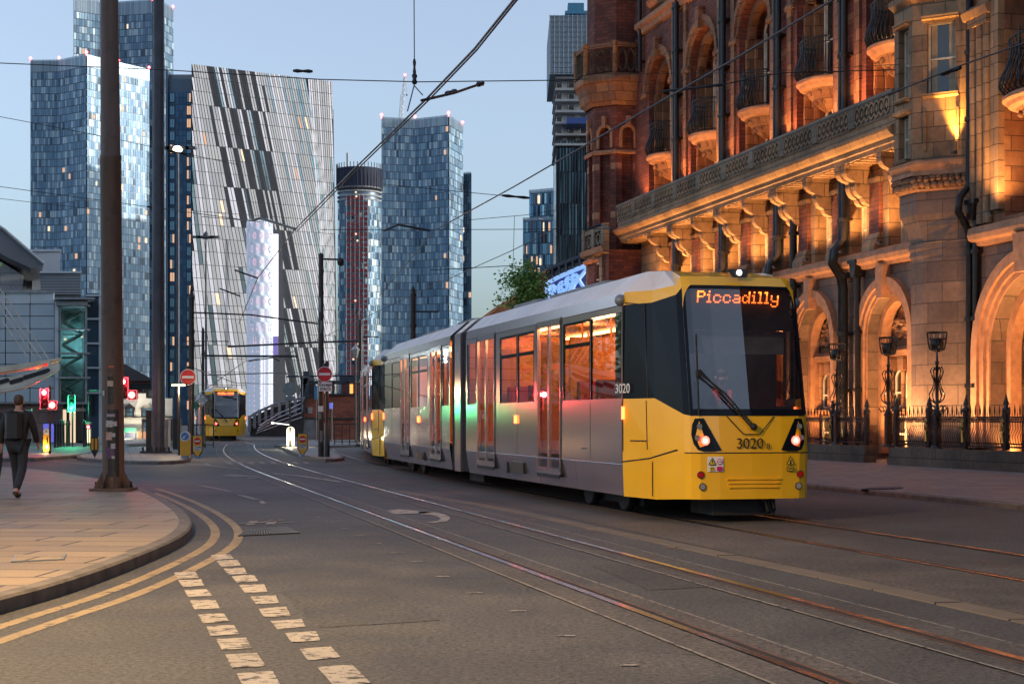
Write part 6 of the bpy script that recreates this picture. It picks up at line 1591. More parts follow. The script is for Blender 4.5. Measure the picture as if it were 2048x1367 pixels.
for i in range(8):
    q=2*math.pi*(i+.5)/8; c,s=math.cos(q),math.sin(q)
    for w in (.008,): b.add([(c*r0+s*w,s*r0-c*w,.05),(c*.35+s*w,s*.35-c*w,.05),(c*r0+s*w,s*r0-c*w,.36),(c*r0-s*w,s*r0+c*w,.05),(c*.35-s*w,s*.35+c*w,.05),(c*r0-s*w,s*r0+c*w,.36)],[(0,1,2),(3,5,4),(1,4,5,2),(0,3,4,1)])
b.build('base_plate',M['rustpole'],T)
for i in range(6):
    q=2*math.pi*(i+.2)/6; b=MB(); b.lathe(.31*math.cos(q),.31*math.sin(q),[(.028,.05),(.028,.09),(.016,.10),(.016,.16)],6,0,False); b.build('bolt',M['iron'],T)
b=MB(); 
for a,z0,z1 in ((-.40,1.62,2.05),(-.38,.35,1.55)): 
    pass
b.add([(r0*1.07*math.cos(R(-100)+R(28)*i/4),r0*1.07*math.sin(R(-100)+R(28)*i/4),z) for z in (1.55,2.05) for i in range(5)],[(i,i+1,5+i+1,5+i) for i in range(4)]); b.add([(r0*1.075*math.cos(R(-104)+R(60)*i/6),r0*1.075*math.sin(R(-104)+R(60)*i/6),z) for z in (.25,1.45) for i in range(7)],[(i,i+1,7+i+1,7+i) for i in range(6)]); b.build('access_door',M['black'],T)
def sticker(ang,z,w,h,c,name):
    b=MB(); a0=R(ang)-w/2/r0; k=4
    b.add([(r0*1.09*math.cos(a0+w/r0*i/k),r0*1.09*math.sin(a0+w/r0*i/k),zz) for zz in (z-h/2,z+h/2) for i in range(k+1)],[(i,i+1,k+1+i+1,k+1+i) for i in range(k)]); b.build('sticker',plain(name,c,.5,0,.35,30),T)
for i,(a,z,w,h,c) in enumerate(((-88,1.92,.10,.10,(.5,.36,.25)),(-86,1.35,.14,.05,(.3,.26,.3)),(-95,1.20,.11,.12,(.42,.40,.38)),(-66,1.20,.075,.085,(.45,.42,.44)),(-97,.98,.10,.14,(.45,.28,.24)),(-80,1.0,.10,.07,(.4,.37,.36)),(-76,.80,.075,.09,(.38,.35,.38)),(-92,.68,.14,.20,(.10,.05,.11)),(-128,1.75,.05,.09,(.45,.4,.36)),(-80,2.22,.09,.035,(.55,.12,.05)),(-76,.60,.05,.05,(.4,.4,.38)))): sticker(a,z,w,h,c,'mast_sticker_%d'%i)
# grey mast behind with cabinets
X,Y=base(317,905,.11); T=thing('tram_mast','smooth blue grey tram mast rising from the traffic island between black cabinets','mast',(X,Y,.11)); r1=12.5/F*Y
b=MB(); loft(b,[(r1*1.05,.05),(r1,6),(r1*.82,24)],16,sm=True); b.build('shaft',M['grey_metal'],T)
b=MB(); b.bbox(-.62,.62,-.5,.5,0,.07,.05); 
for i in range(7): b.lathe(-.5+i*.165,-.42,[(.04,.07),(.04,.2),(.02,.24)],6,0,False)
b.build('base_plate',M['black'],T)
for px0,px1,top,bot,lab,m in ((294,305,820,905,'tall black equipment cabinet left of the grey mast','black'),(327,338,838,903,'narrow grey cabinet right of the grey mast','galv'),(347,360,836,898,'black equipment cabinet behind the black lamp post','black')):
    Y=base(300,bot,.11)[1]+(.3 if m=='black' else .5); X0,X1=Xat(px0,Y),Xat(px1,Y); t=thing('equipment_cabinet',lab,'cabinet',((X0+X1)/2,Y,.11)); w=(X1-X0)/2; h=Zat(top,Y)-.11
    b=MB(); b.bbox(-w,w,-.2,.3,0,h,.02); b.build('cabinet_body',M[m],t); b=MB(); b.bbox(-w*.86,w*.86,-.215,-.2,.08,h-.06,.005); b.build('door',M[m],t)
def pole(name,label,cat,px,bpy_,tpy,wpx,mat='black',z=.11,taper=1.0,finial=False,bands=(),group=None,Y=None,base_sleeve=0):
    if Y is None: X,Y=base(px,bpy_,z)
    else: X=Xat(px,Y)
    h=Zat(tpy,Y)-z; r=wpx/2/F*Y
    T=thing(name,label,cat,(X,Y,z),0,group); b=MB()
    pf=[(r*1.02,0),(r,h*.5),(r*taper,h)]
    if base_sleeve: pf=[(r*1.35,0),(r*1.35,base_sleeve),(r,base_sleeve+.05),(r*taper,h)]
    b.lathe(0,0,pf,14); 
    if finial: b.lathe(0,0,[(r*taper*1.25,h),(r*taper*1.25,h+r*.8),(r*.8,h+r*1.4),(r*1.05,h+r*2.2),(r*.3,h+r*3.4),(.002,h+r*4.5)],10)
    for f in bands: b.lathe(0,0,[(r*1.2,h*f),(r*1.2,h*f+.12)],12)
    b.build('shaft',M[mat],T); return T,h,r
def disc_sign(T,dx,z,R_,front='red_sign',bar=True,dy=-.12,clamp=True,rim='white'):
    b=MB(); b.lathe(dx,z,[(R_,dy+.015),(R_,dy-.005),(R_*.94,dy-.01)],28,0,False,'y'); o=b.build('sign_disc',M[rim],T)
    b=MB(); b.disc((dx,dy-.0125,z),R_*.93,28); b.build('sign_face',M[front],o)
    if bar: b=MB(); b.box(dx-R_*.72,dx+R_*.72,dy-.017,dy-.013,z-R_*.15,z+R_*.15); b.build('white_bar',M['white'],o)
    if clamp: b=MB(); b.bbox(dx-.07,dx+.07,dy+.0,dy+.2,z+R_*.75,z+R_*1.2,.02); b.lathe(dx,dy,[(.05,z+R_*1.2),(.06,z+R_*1.32),(.02,z+R_*1.4)],8); b.build('sign_lamp',M['black'],o)
    return o
# left no entry mast
T,h,r=pole('tram_pole','black tram pole carrying the left hand no entry sign','pole',383,893,598,11,taper=.95,bands=(.45,.78),Y=58)
s=58/F; disc_sign(T,(378-383)*s,Zat(754,58)-.11,16*s,dy=-r-.06)
b=MB(); b.lathe(0,0,[(r*1.3,h),(r*1.3,h+.1),(r*.6,h+.2)],10); b.tube([(-.05,0,h+.1),(0,0,h+.55),(.06,0,h+.15)],.03,5); b.tube([(0,0,h-.5),(2.1,.5,h-.55),(4.6,1.2,h-.85)],.03,5); b.build('wire_bracket',M['black'],T)
# slim black post with glowing lamp
T,h,r=pole('lamp_post','short black post with glowing flat lamp head on the island','lamp post',358,910,772,4.5); 
b=MB(); b.bbox(-.26,.26,-.1,.1,h,h+.09,.03); b.build('lamp_head',M['black'],T); b=MB(); b.box(-.24,.24,-.105,.08,h+.01,h+.06); b.build('lamp_glow',emit('warm_strip_lamp',(1,.68,.30),7),T)
lamp('lamp_post_light',(T.location.x,T.location.y-.2,h-.05),40,(1,.7,.35))
# thin black pole with 10 diamond sign
T,h,r=pole('tram_pole','slim black tram pole with white diamond 10 sign','pole',406,890,665,6,Y=72,finial=True,bands=(.3,.8))
def diamond(T,dx,z,sz,mat,txt,dy=-.15):
    b=MB(); b.prism([(dx,z-sz),(dx+sz*.8,z),(dx,z+sz),(dx-sz*.8,z)],dy,dy+.02,axis='y'); o=b.build('diamond_sign',M[mat],T)
    b=MB()
    P4=[(dx,z-sz),(dx+sz*.8,z),(dx,z+sz),(dx-sz*.8,z),(dx,z-sz)]
    b.tube([(dx+(p[0]-dx)*.88,dy-.005,z+(p[1]-z)*.88) for p in P4],.012,4); b.build('sign_border',M['ink'],o)
    text_mesh('sign_number',txt,sz*.85,M['ink'],o,Matrix.Translation((dx,dy-.006,z))@Matrix.Rotation(R(90),4,'X'),.002); return o
s=72/F; diamond(T,0,Zat(800,72)-.11,13*s,'white','10',dy=-r-.05)
b=MB(); b.tube([(0,0,h-.6),(-1.0,0,h-.65)],.03,5); b.tube([(-1.0,0,h-.4),(1.2,0,h-.4)],.02,5); b.build('wire_bracket',M['black'],T)
T,h,r=pole('sign_post','thin post with green diamond 25 sign behind the no entry mast','sign post',394,880,800,2.2,Y=74); diamond(T,0,Zat(811,74)-.11,10*74/F,'green_sign','25')
# tall grey street light with cluster
def cluster(px,bY,top,wpx,label,lit,arms):
    T,h,r=pole('street_light',label,'street light',px,0,top,wpx,'grey_metal',0,.7,Y=bY); s=bY/F
    for i,dx in enumerate(arms):
        b=MB(); b.tube([(0,0,h-.15),(dx*s,0,h)],.05,5); b.bbox(dx*s-.42,dx*s+.42,-.2,.2,h-.08,h+.10,.06); b.build('floodlight_arm',M['grey_metal'],T)
    if lit: b=MB(); b.ball((0,-.1,h-.1),.34,0,10,.7); b.build('lit_lamp',emit('street_lamp_glow',(1,.78,.45),9),T)
    else: b=MB(); b.lathe(0,0,[(.16,h),(.2,h+.3),(.02,h+.5)],8); b.build('finial',M['grey_metal'],T)
cluster(356,110,296,6.5,'tall grey street light with one lit lamp in a cluster of floodlights',True,(-26,-12,12,26))
cluster(412,130,474,4.5,'tall grey street light with unlit cluster before the leaning tower',False,(-18,-9,9,18))
# right no entry pole on island
T,h,r=pole('tram_pole','tall black tram pole with peeling paint patches on the middle island','pole',642,912.5,512,11.5,taper=.85)
s=T.location.y/F
b=MB(); b.lathe(0,0,[(r*.95,h-.05),(r*.95,h+.06),(r*.5,h+.1)],10); b.tube([(0,0,h-.1),(38*s,0,h-.12)],.035,5); b.ball((39*s,0,h-.2),.12,0,8,1.3); b.build('wire_bracket',M['black'],T)
b=MB()
for z0,z1,a in ((5.0,5.5,-110),(4.2,4.7,-70),(.5,.9,-80),(3.0,3.2,-120),(1.3,1.5,-95)):
    rr=r*1.02-(r*.12)*z0/h; b.add([(rr*math.cos(R(a-26+13*i)),rr*math.sin(R(a-26+13*i)),z0+(z1-z0)*t) for t in (0,1) for i in range(5)],[(i,i+1,6+i,5+i) for i in range(4)])
b.build('bare_patch',M['galv'],T)
b=MB(); b.box(-.09,.09,-r*1.25,-r*1.15,1.55,1.75); b.build('number_plate',M['white'],T)
T,h,r=pole('sign_post','black sign post with the Except trams no entry sign beside the tall pole','sign post',654,913,722,7.5); s=T.location.y/F; b=MB(); b.lathe(0,0,[(r*1.5,0),(r*1.5,1.1),(r,1.18)],12); b.build('post_sleeve',M['black'],T)
disc_sign(T,(650-654)*s,Zat(748,T.location.y)-.11,15.5*s,dy=-r-.05)
b=MB(); z=Zat(773,T.location.y)-.11; b.bbox(-15*s,11*s,-r-.08,-r-.05,z-9*s,z+9*s,.02); o=b.build('sign_plate',M['white'],T)
text_mesh('sign_text','Except\ntrams',9.2*s,M['ink'],o,Matrix.Translation((-2*s,-r-.083,z))@Matrix.Rotation(R(90),4,'X'),.002,bold=.004)
T,h,r=pole('sign_post','black post with round sign turned away from us behind the lit bollard','sign post',580,852,762,3.5,Y=80,finial=True); disc_sign(T,0,Zat(778,80)-.11,14*80/F,front='galv',bar=False,rim='galv',clamp=False)
b=MB(); b.bbox(-.28,.28,-.1,.1,Zat(800,80)-.11,Zat(792,80)-.11,.02); b.build('sign_plate',M['galv'],T)
b=MB(); b.tube([(0,0,1.0),(-.8,0,1.1)],.02,5); b.bbox(-.95,-.83,-.06,.06,1.05,1.15,.02); b.build('white_lamp',emit('white_signal_lamp',(1,.95,.85),2),T)
# yellow TRAM ONLY plates
def tram_only(px,py,label):
    X,Y=base(px,py,.11); s=Y/F; T=thing('tram_only_bollard',label,'bollard',(X,Y,.11),0,'yellow TRAM ONLY bollards'); w=10*s; h=46*s
    b=MB(); b.prism([(0,0),(w,14*s),(w,h),(-w,h),(-w,14*s)],-.05,.05,axis='y'); b.build('body',M['black'],T)
    b=MB(); k=.88; b.prism([(0,2*s),(w*k,14.6*s),(w*k,h-1.2*s),(-w*k,h-1.2*s),(-w*k,14.6*s)],-.056,-.05,axis='y'); b.build('yellow_face',M['yellow_plastic'],T)
    disc_sign(T,0,34.5*s,7.6*s,dy=-.055,clamp=False,rim='yellow_plastic')
    b=MB(); b.bbox(-7*s,7*s,-.062,-.057,15.5*s,25*s,.01); o=b.build('text_plate',M['white'],T); text_mesh('sign_text','TRAM\nONLY',5.0*s,M['ink'],o,Matrix.Translation((0,-.0635,20.2*s))@Matrix.Rotation(R(90),4,'X'),.001,bold=.003)
    b=MB(); b.lathe(0,0,[(.13,0),(.13,.03),(.05,.06)],10); b.build('foot',M['blue_sign'],T)
tram_only(395.5,916,'yellow TRAM ONLY bollard on the left island, right of the keep left bollard'); tram_only(605.5,912,'yellow TRAM ONLY bollard on the middle island, left of the tall pole')
def keep_left(px,py,label,blue=True,hpx=53,wpx=20):
    X,Y=base(px,py,.11); s=Y/F; T=thing('arrow_bollard',label,'bollard',(X,Y,.11)); w=wpx/2*s; h=hpx*s
    pl=[(-w*.86,.06),(w*.86,.06),(w,.14),(w,h-w)]+[(w*math.cos(math.pi*i/10),h-w+w*math.sin(math.pi*i/10)) for i in range(1,10)]+[(-w,h-w),(-w,.14)]
    b=MB(); b.prism(pl,-.07,.07,axis='y'); b.build('body',M['yellow_plastic'],T)
    b=MB(); b.bbox(-w*.7,w*.7,-.1,.1,0,.08,.03); b.build('foot',M['galv'],T)
    b=MB(); b.lathe(0,h-w,[(w*.98,-.072),(w*.98,-.082)],24,0,False,'y'); o=b.build('sign_disc',M['white'],T)
    b=MB(); b.disc((0,-.084,h-w),w*.80,24); b.build('sign_face',M['blue_sign' if blue else 'white'],o)
    b=MB()
    if blue:
        z=h-w; k=w*.5; b.add([(x*k,-.088,z+y*k) for x,y in ((.9,.75),(.75,.9),(-.35,-.2),(-.0,-.55),(-.95,-.95),(-.75,.1),(-.45,-.05))],[(0,1,6,2)]); b.add([(x*k,-.088,z+y*k) for x,y in ((-.95,-.95),(.05,-.75),(-.75,.15))],[(0,1,2)])
        b.add([(x*k,-.088,z+y*k) for x,y in ((.95,.75),(.75,.95),(-.55,-.35),(-.35,-.55))],[(0,1,2,3)])
    else: b.disc((0,-.088,h-w),w*.22,10)
    b.build('sign_arrow',M['white' if blue else 'galv'],o)
    return T,w,h
keep_left(371,915,'yellow bollard with blue keep left arrow on the left island')
T,w,h=keep_left(94,906,'yellow bollard with pale disc at the foot of the left traffic light',False,50,13)
b=MB()
for k in range(5): b.box(.0,.06,-.078,-.071,.35+k*.055,.385+k*.055)
b.build('worn_lettering',M['ink'],T)
lamp('bollard_light',(T.location.x,T.location.y-.15,.35),6,(1,.7,.3))
# glowing white bollard
X,Y=base(581,893,.11); T=thing('lit_bollard','glowing white bollard with dark spine on the middle island','bollard',(X,Y,.11)); s=Y/F; w=7.5*s; h=40*s
pl=[(-w,.05),(w,.05),(w,h-w)]+[(w*math.cos(math.pi*i/8),h-w+w*math.sin(math.pi*i/8)) for i in range(1,8)]+[(-w,h-w)]
b=MB(); b.prism(pl,-.05,.1,axis='y'); b.build('glowing_body',emit('bollard_glow',(1,.86,.52),2.4),T); b=MB(); b.box(-.06,.06,-.09,-.05,0,h*.98); b.build('spine',M['black'],T)
lamp('bollard_light',(X,Y-.5,.6),25,(1,.85,.5))
# black and yellow hazard marker beside the brown mast
X,Y=base(189.5,914,.11); s=Y/F; T=thing('hazard_marker','black pointed marker with two yellow bars left of the brown mast','marker post',(X,Y,.11)); w=8.2*s; h=41*s
b=MB(); b.prism([(0,0),(w,16*s),(w,h-.05),(w*.8,h),(-w*.8,h),(-w,h-.05),(-w,16*s)],-.05,.05,axis='y'); b.build('body',M['black'],T)
for sg in (-1,1): b=MB(); b.bbox(sg*w*.45-2.4*s,sg*w*.45+2.4*s,-.06,-.05,15*s,h-3*s,.02); b.build('yellow_bar',M['yellow_plastic'],T)
# traffic lights --------------------------------------------------------------------
def head(T,dx,z,s,lit,box=None,dy=-.12,side_sign=False):
    b=MB(); w=8.0*s; h=39*s
    b.bbox(dx-w,dx+w,dy-.02,dy+.12,z-h/2,z+h/2,.02); b.build('signal_head',M['black'],T)
    b=MB(); t=.8*s
    for u0,u1,z0,z1 in ((dx-w-t,dx-w,z-h/2-t,z+h/2+t),(dx+w,dx+w+t,z-h/2-t,z+h/2+t),(dx-w,dx+w,z+h/2,z+h/2+t),(dx-w,dx+w,z-h/2-t,z-h/2)): b.box(u0,u1,dy-.03,dy,z0,z1)
    b.build('white_border',M['white'],T)
    for i,(c,em) in enumerate((('red',(1,.02,.03)),('amber',(1,.5,.05)),('green',(.02,1,.35)))):
        zz=z+(1-i)*12.2*s; b=MB(); b.lathe(dx,zz,[(5*s,dy-.02),(5*s,dy-.10)],14,0,True,'y',False,math.pi*0,math.pi*2); b.build('visor',M['black'],T)
        b=MB(); b.lathe(dx,zz,[(4.6*s,dy-.03),(3.0*s,dy-.05),(.001,dy-.06)],14,0,True,'y',False)
        if c==lit: b.build('lit_lens',emit(c+'_signal_glow',em if c!='red' else (1,.07,.08),40 if c=='red' else 16),T)
        else: b.build('lens',M['ink'],T)
    if side_sign:
        zz=z-12.8*s; x=dx+15.5*s; b=MB(); b.bbox(dx+w,x+9*s,dy-.02,dy+.10,zz-8.5*s,zz+8.5*s,.02); b.build('sign_box',M['black'],T)
        b=MB(); 
        for u0,u1,z0,z1 in ((dx+w,x+9.6*s,zz+8.5*s,zz+9.2*s),(dx+w,x+9.6*s,zz-9.2*s,zz-8.5*s),(x+9*s,x+9.7*s,zz-8.5*s,zz+8.5*s)): b.box(u0,u1,dy-.03,dy,z0,z1)
        b.build('white_border',M['white'],T)
        b=MB(); b.lathe(x,zz,[(7*s,dy-.021),(7*s,dy-.035),(5.4*s,dy-.036)],20,0,False,'y'); o=b.build('red_ring',emit('red_ring_glow',(1,.08,.06),2.5),T)
        b=MB(); b.disc((x,dy-.038,zz),5.6*s,18); b.build('sign_face',emit('white_sign_glow',(1,.93,.85),2.2),o)
        b=MB(); b.tube([(x-2*s,dy-.045,zz-3.5*s),(x-2*s,dy-.045,zz+1*s),(x+2*s,dy-.045,zz+2*s)],.7*s,5); b.add([(x+1*s,dy-.05,zz+4*s),(x+1*s,dy-.05,zz),(x+4.2*s,dy-.05,zz+2.2*s)],[(0,1,2)]); b.tube([(x-4*s,dy-.055,zz+4*s),(x+4*s,dy-.055,zz-4*s)],.5*s,4); b.build('sign_arrow',M['ink'],o)
T,h,r=pole('traffic_light','traffic light at red with no right turn box at the left edge','traffic light',100,907,770,4.4,z=.12); s=T.location.y/F
head(T,-9*s,Zat(797,T.location.y)-.12,s,'red',side_sign=True); lamp('red_signal_light',(T.location.x-9*s,T.location.y-.5,Zat(785,T.location.y)),30,(1,.03,.05))
T,h,r=pole('traffic_light','traffic light at green before the glazed stair tower','traffic light',145,892,783,3.4,z=.12); s=T.location.y/F
head(T,0,Zat(806,T.location.y)-.12,s*.82,'green'); lamp('green_signal_light',(T.location.x,T.location.y-.5,Zat(814,T.location.y)),40,(.03,1,.35))
Y=33.5; T=thing('traffic_light','traffic light at red with no right turn box mounted behind the brown mast','traffic light',(Xat(250,Y),Y,0)); s=Y/F*1.05
b=MB(); b.tube([(-.25,0,2.6),(0,0,2.3)],.03,5); b.lathe(-.3,.25,[(.05,0),(.05,2.4)],8); b.build('bracket',M['black'],T); head(T,0,Zat(776,Y),s,'red',side_sign=True,dy=-.1); lamp('red_signal_light',(Xat(250,Y),Y-.5,Zat(760,Y)),14,(1,.03,.05))
T,h,r=pole('traffic_light','slim pole with small red signal lamp near the lit doorway','traffic light',177.5,892,780,2.2,z=.12); s=T.location.y/F; b=MB(); b.ball((0,-.1,Zat(853,T.location.y)-.12),3.0*s,0,10); b.build('lit_lens',emit('small_red_glow',(1,.05,.06),18),T); b=MB(); b.bbox(-.12,.12,-.08,.08,Zat(848,T.location.y)-.12,Zat(843,T.location.y)-.12,.02); b.tube([(0,0,h),(1.0,0,h),(1.0,0,h-1.2)],.03,5); b.build('signal_cap',M['galv'],T)
# bus stop flag, advertising panel
T,h,r=pole('bus_stop','pale bus stop flag on a slim post at the left edge','bus stop',63,893,816,2.6,'galv',.12); s=T.location.y/F
b=MB(); b.bbox(-12*s,-2*s,-.03,.03,Zat(837,T.location.y)-.12,Zat(819,T.location.y)-.12,.01); o=b.build('flag',M['white'],T); b=MB(); b.box(-11*s,-3*s,-.036,-.03,Zat(826,T.location.y)-.12,Zat(822,T.location.y)-.12); b.build('blue_band',M['blue_sign'],o)
X,Y=base(99,886,.12); s=Y/F; T=thing('advert_panel','blue advertising panel standing against the pink stone wall','advert panel',(X,Y,.12)); b=MB(); b.bbox(-13*s,13*s,-.08,.08,0,41*s,.03); b.build('frame',plain('navy_frame',(.02,.06,.16),.4),T); b=MB(); b.box(-11.5*s,11.5*s,-.09,-.08,2*s,39*s); b.build('lit_poster',emit('blue_poster_glow',(.10,.10,.50),.8),T)
# guard posts
gp=[(110,894.5),(116,893.8),(121,893),(127,892.2),(134,891.5),(138,891),(168,893),(172,892)]
for i,(px,py) in enumerate(gp):
    X,Y=base(px,py,.12); T=thing('guard_post','black guard post in the short row right of the blue advertising panel' if i<4 else ('black guard post before the doorways behind the green traffic light' if i<6 else 'black guard post beside the lit yellow doorway panel'),'bollard',(X,Y,.12),0,['guard posts by the advertising panel','guard posts by the doorways','guard posts by the lit panel'][0 if i<4 else (1 if i<6 else 2)])
    b=MB(); b.lathe(0,0,[(.07,0),(.06,.1),(.05,1.0),(.075,1.02),(.075,1.08),(.045,1.12),(.06,1.2),(.001,1.26)],8); b.build('shaft',M['black'],T)
X,Y=base(170.5,891,.12); T=thing('information_panel','small lit yellow panel by the doorway left of the brown mast','panel',(X,Y+.5,.12)); s=Y/F; b=MB(); b.bbox(-5*s,5*s,0,.2,0,36*s,.02); b.build('frame',M['galv'],T); b=MB(); b.box(-4*s,4*s,-.01,0,6*s,33*s); b.build('lit_face',emit('panel_glow',(1,.80,.42),1.6),T)
for px,py,n,lab in ((660,890,4,'black cycle stand rail right of the no entry post'),(340,897,5,'black pedestrian guard rail behind the keep left bollard')):
    X,Y=base(px,py,.11); T=thing('guard_rail',lab,'guard rail',(X,Y+2,.11)); b=MB()
    for i in range(n): b.tube([(i*.38,0,0),(i*.38,0,1.05)],.03,6)
    b.tube([(0,0,1.05),((n-1)*.38,0,1.05)],.03,6); b.tube([(0,0,.15),((n-1)*.38,0,.15)],.02,6); b.build('rail',M['black'],T)
# street name posts by the wall
T,h,r=pole('sign_post','black post with small blue sign before the brick wall','sign post',663,889,803,3.6,Y=90); s=90/F; b=MB(); b.bbox(-4*s,3*s,-.12,-.09,h-14*s,h-2*s,.01); b.build('blue_plate',emit_mix2('violet_blue_sign',(.1,.15,.45),(.2,.25,1),.25),T)
T,h,r=pole('sign_post','blue vertical street banner beside the tall black pole','banner',632,888,770,2.0,Y=88); s=88/F; b=MB(); b.bbox(-3*s,4*s,-.1,-.08,h-28*s,h-2*s,.01); b.build('banner',M['blue_sign'],T)
# black catenary poles behind the tram
for px,by,ty,w,lab,Yp in ((721,890,652,9,'black tram pole with pointed finial left of the far tram end',88),(826,890,592,11,'black tram pole with pointed finial rising behind the silver tram roof',60),(603,870,752,3.5,'thin far tram pole beside the lattice tower',130)):
    T,h,r=pole('tram_pole',lab,'pole',px,by,ty,w,Y=Yp,finial=w>5,bands=(.55,.8) if w>5 else ())
    if w>5: b=MB(); b.tube([(0,0,h-.6),(1.0,0,h-.6)],.035,5); b.build('wire_bracket',M['black'],T)
T,h,r=pole('street_lamp','old fashioned lantern lamp post half hidden behind the far tram end','street lamp',711,890,716,3.5,Y=86); b=MB(); b.lathe(0,0,[(.10,h),(.22,h+.45),(.26,h+.47),(.05,h+.7),(.02,h+.8)],6,0,False); b.build('lantern',M['lens'],T)
# far gantry arms over the track
for y,px0,px1,py0,py1,Yw in ((0,452,700,692,682,95),(0,405,560,710,711,75)): pass
# ================================================================ OVERHEAD WIRES
def wire(label,pts,r=.02,name='overhead_wire',parts=()):
    w=[Vector(P(*p)) for p in pts]; o=w[0]; T=thing(name,label,'wire',tuple(o)); q=[]
    for a,b2 in zip(w,w[1:]):
        L=(b2-a).length; n=8; sag=.0016*L
        for i in range(n): t=i/n; p=a.lerp(b2,t); p.z-=4*sag*t*(1-t)*(1 if len(pts)==2 else .0); q.append(p-o)
    q.append(w[-1]-o); b=MB(); b.tube(q,r,5); b.build('cable',M['black'],T)
    for (t,L,rad) in parts:
        a=w[0].lerp(w[-1],t)-o; d=(w[-1]-w[0]).normalized(); b=MB(); b.tube([a-d*L/2,a-d*L*.3,a,a+d*L*.3,a+d*L/2],[rad*.6,rad,rad*.6,rad,rad*.6],6); b.build('insulator',M['iron'],T)
    return T,o
cz=4.6*F
def cw(pairs): return [(px,py,cz/(HY-py)) for px,py in pairs]
A=[(1090,-70),(1028,0),(950,97),(855,196),(700,346),(590,459)]
wire('thick twin contact wire crossing the sky from top centre down to the left',cw(A)+[(515,556,53),(478,647,80)],.016)
wire('second strand of the contact wire running just beside the first from top centre',[(px+4,py+3,Y) for px,py,Y in cw(A)],.012)
Bp=[(2000,-190),(1700,-20),(1600,39),(1480,112),(1340,192),(1180,285),(1030,372),(870,460)]
wire('contact wire rising from the middle of the sky across the hotel front',cw(Bp)+[(760,590,52)],.014)
wire('long span wire across the sky above the concave tower with insulators',[(-60,124,40),(330,140,39),(640,159,37),(840,164,36),(1100,161,36),(1175,158,36)],.013,parts=((.565,.5,.05),))
wire('short inclined pull off arm at the top centre wire crossing',[(843,201,22.2),(908,186,23.5),(966,166,25)],.022,parts=((.45,.5,.04),(.95,.3,.05)))
wire('vertical dropper at the top centre crossing',[(828,-20,24),(829,160,24)],.008,parts=((.86,.25,.03),(.99,.16,.05)))
wire('diagonal stay from dropper to contact wire',[(829,168,24),(815,222,23)],.010)
wire('stay from dropper to pull off arm clamp',[(829,172,24),(845,190,23.2)],.010)
wire('faint span wire sloping down at the upper left edge',[(-60,222,60),(150,262,62),(480,330,66)],.013,parts=((.75,.9,.06),))
wire('faint span wire at the left, below the first sloping one',[(-60,365,66),(330,418,66),(520,444,64)],.014,parts=((.65,.8,.06),))
wire('third faint span wire low on the left glass tower',[(-60,390,70),(205,420,70)],.012)
wire('bracket arm bent over the lattice tower top',[(505,441,41),(521,436,40.5),(591,458,38)],.035)
wire('thin span wire left of the lattice tower top',[(403,433,44),(505,441,41)],.012)
wire('bracket arm bent over the concave blue tower',[(768,461,38),(796,449,37.5),(860,461,37.5)],.03)
wire('bracket arm bent before the hotel turret foot',[(1176,457,44),(1203,449,44),(1222,459,43)],.035)
wire('horizontal span wire through the middle of the concave tower',[(640,459,40),(1222,457,42)],.009)
wire('span wire sloping across the upper concave tower to the right',[(765,368,44),(1060,396,46)],.010,parts=((.9,.9,.05),))
wire('rising span wire from the concave tower to the unfinished tower',[(935,440,46),(1050,430,46),(1180,410,46)],.009)
wire('vertical dropper over the open sky',[(1029,432,46),(1026,532,46)],.008)
wire('long shallow wire from the far tram to the sky dropper',[(560,715,90),(820,592,70),(1026,500,50),(1115,455,46)],.014)
wire('low wire from the dropper foot to the station gable',[(860,540,46),(1026,531,46),(1110,545,50)],.012)
wire('bright steel arm high on the hotel front from the balcony',[(1325,183,26),(1440,170,26)],.022,parts=((.9,.3,.035),))
wire('thin wire from that arm across the hotel wall',[(1440,170,26),(1560,146,27),(1790,140,29)],.010)
wire('wire passing before the oriel with turnbuckle',[(1760,195,30),(1825,170,29),(1925,130,28),(2120,62,26)],.016,parts=((.43,.5,.05),(.1,.3,.03)))
wire('thin horizontal span wire before the hotel balconies',[(1200,148,36),(1480,146,36),(1800,129,35)],.008)
wire('upper boom of the far gantry across the street',[(455,693,95),(640,684,95),(735,681,95)],.06)
wire('lower boom of the far gantry across the street',[(410,711,80),(596,712,80)],.055)
wire('bent registration arm under the far gantry',[(497,722,82),(545,715,82),(560,722,82)],.03)
wire('thin contact wire from the far gantry to the left',[(380,800,60),(490,722,90),(600,700,120)],.02)
wire('third thin boom over the distant tram',[(408,750,78),(560,745,84),(645,760,90)],.03)
wire('wire bundle fanning low over the distant tram',[(385,735,60),(470,765,90),(610,770,120),(700,740,100)],.02)
wire('inclined insulator arm before the lattice tower',[(470,540,50),(515,556,51)],.03)
wire('short inclined arm left of the lattice tower',[(440,577,55),(480,592,56)],.03)
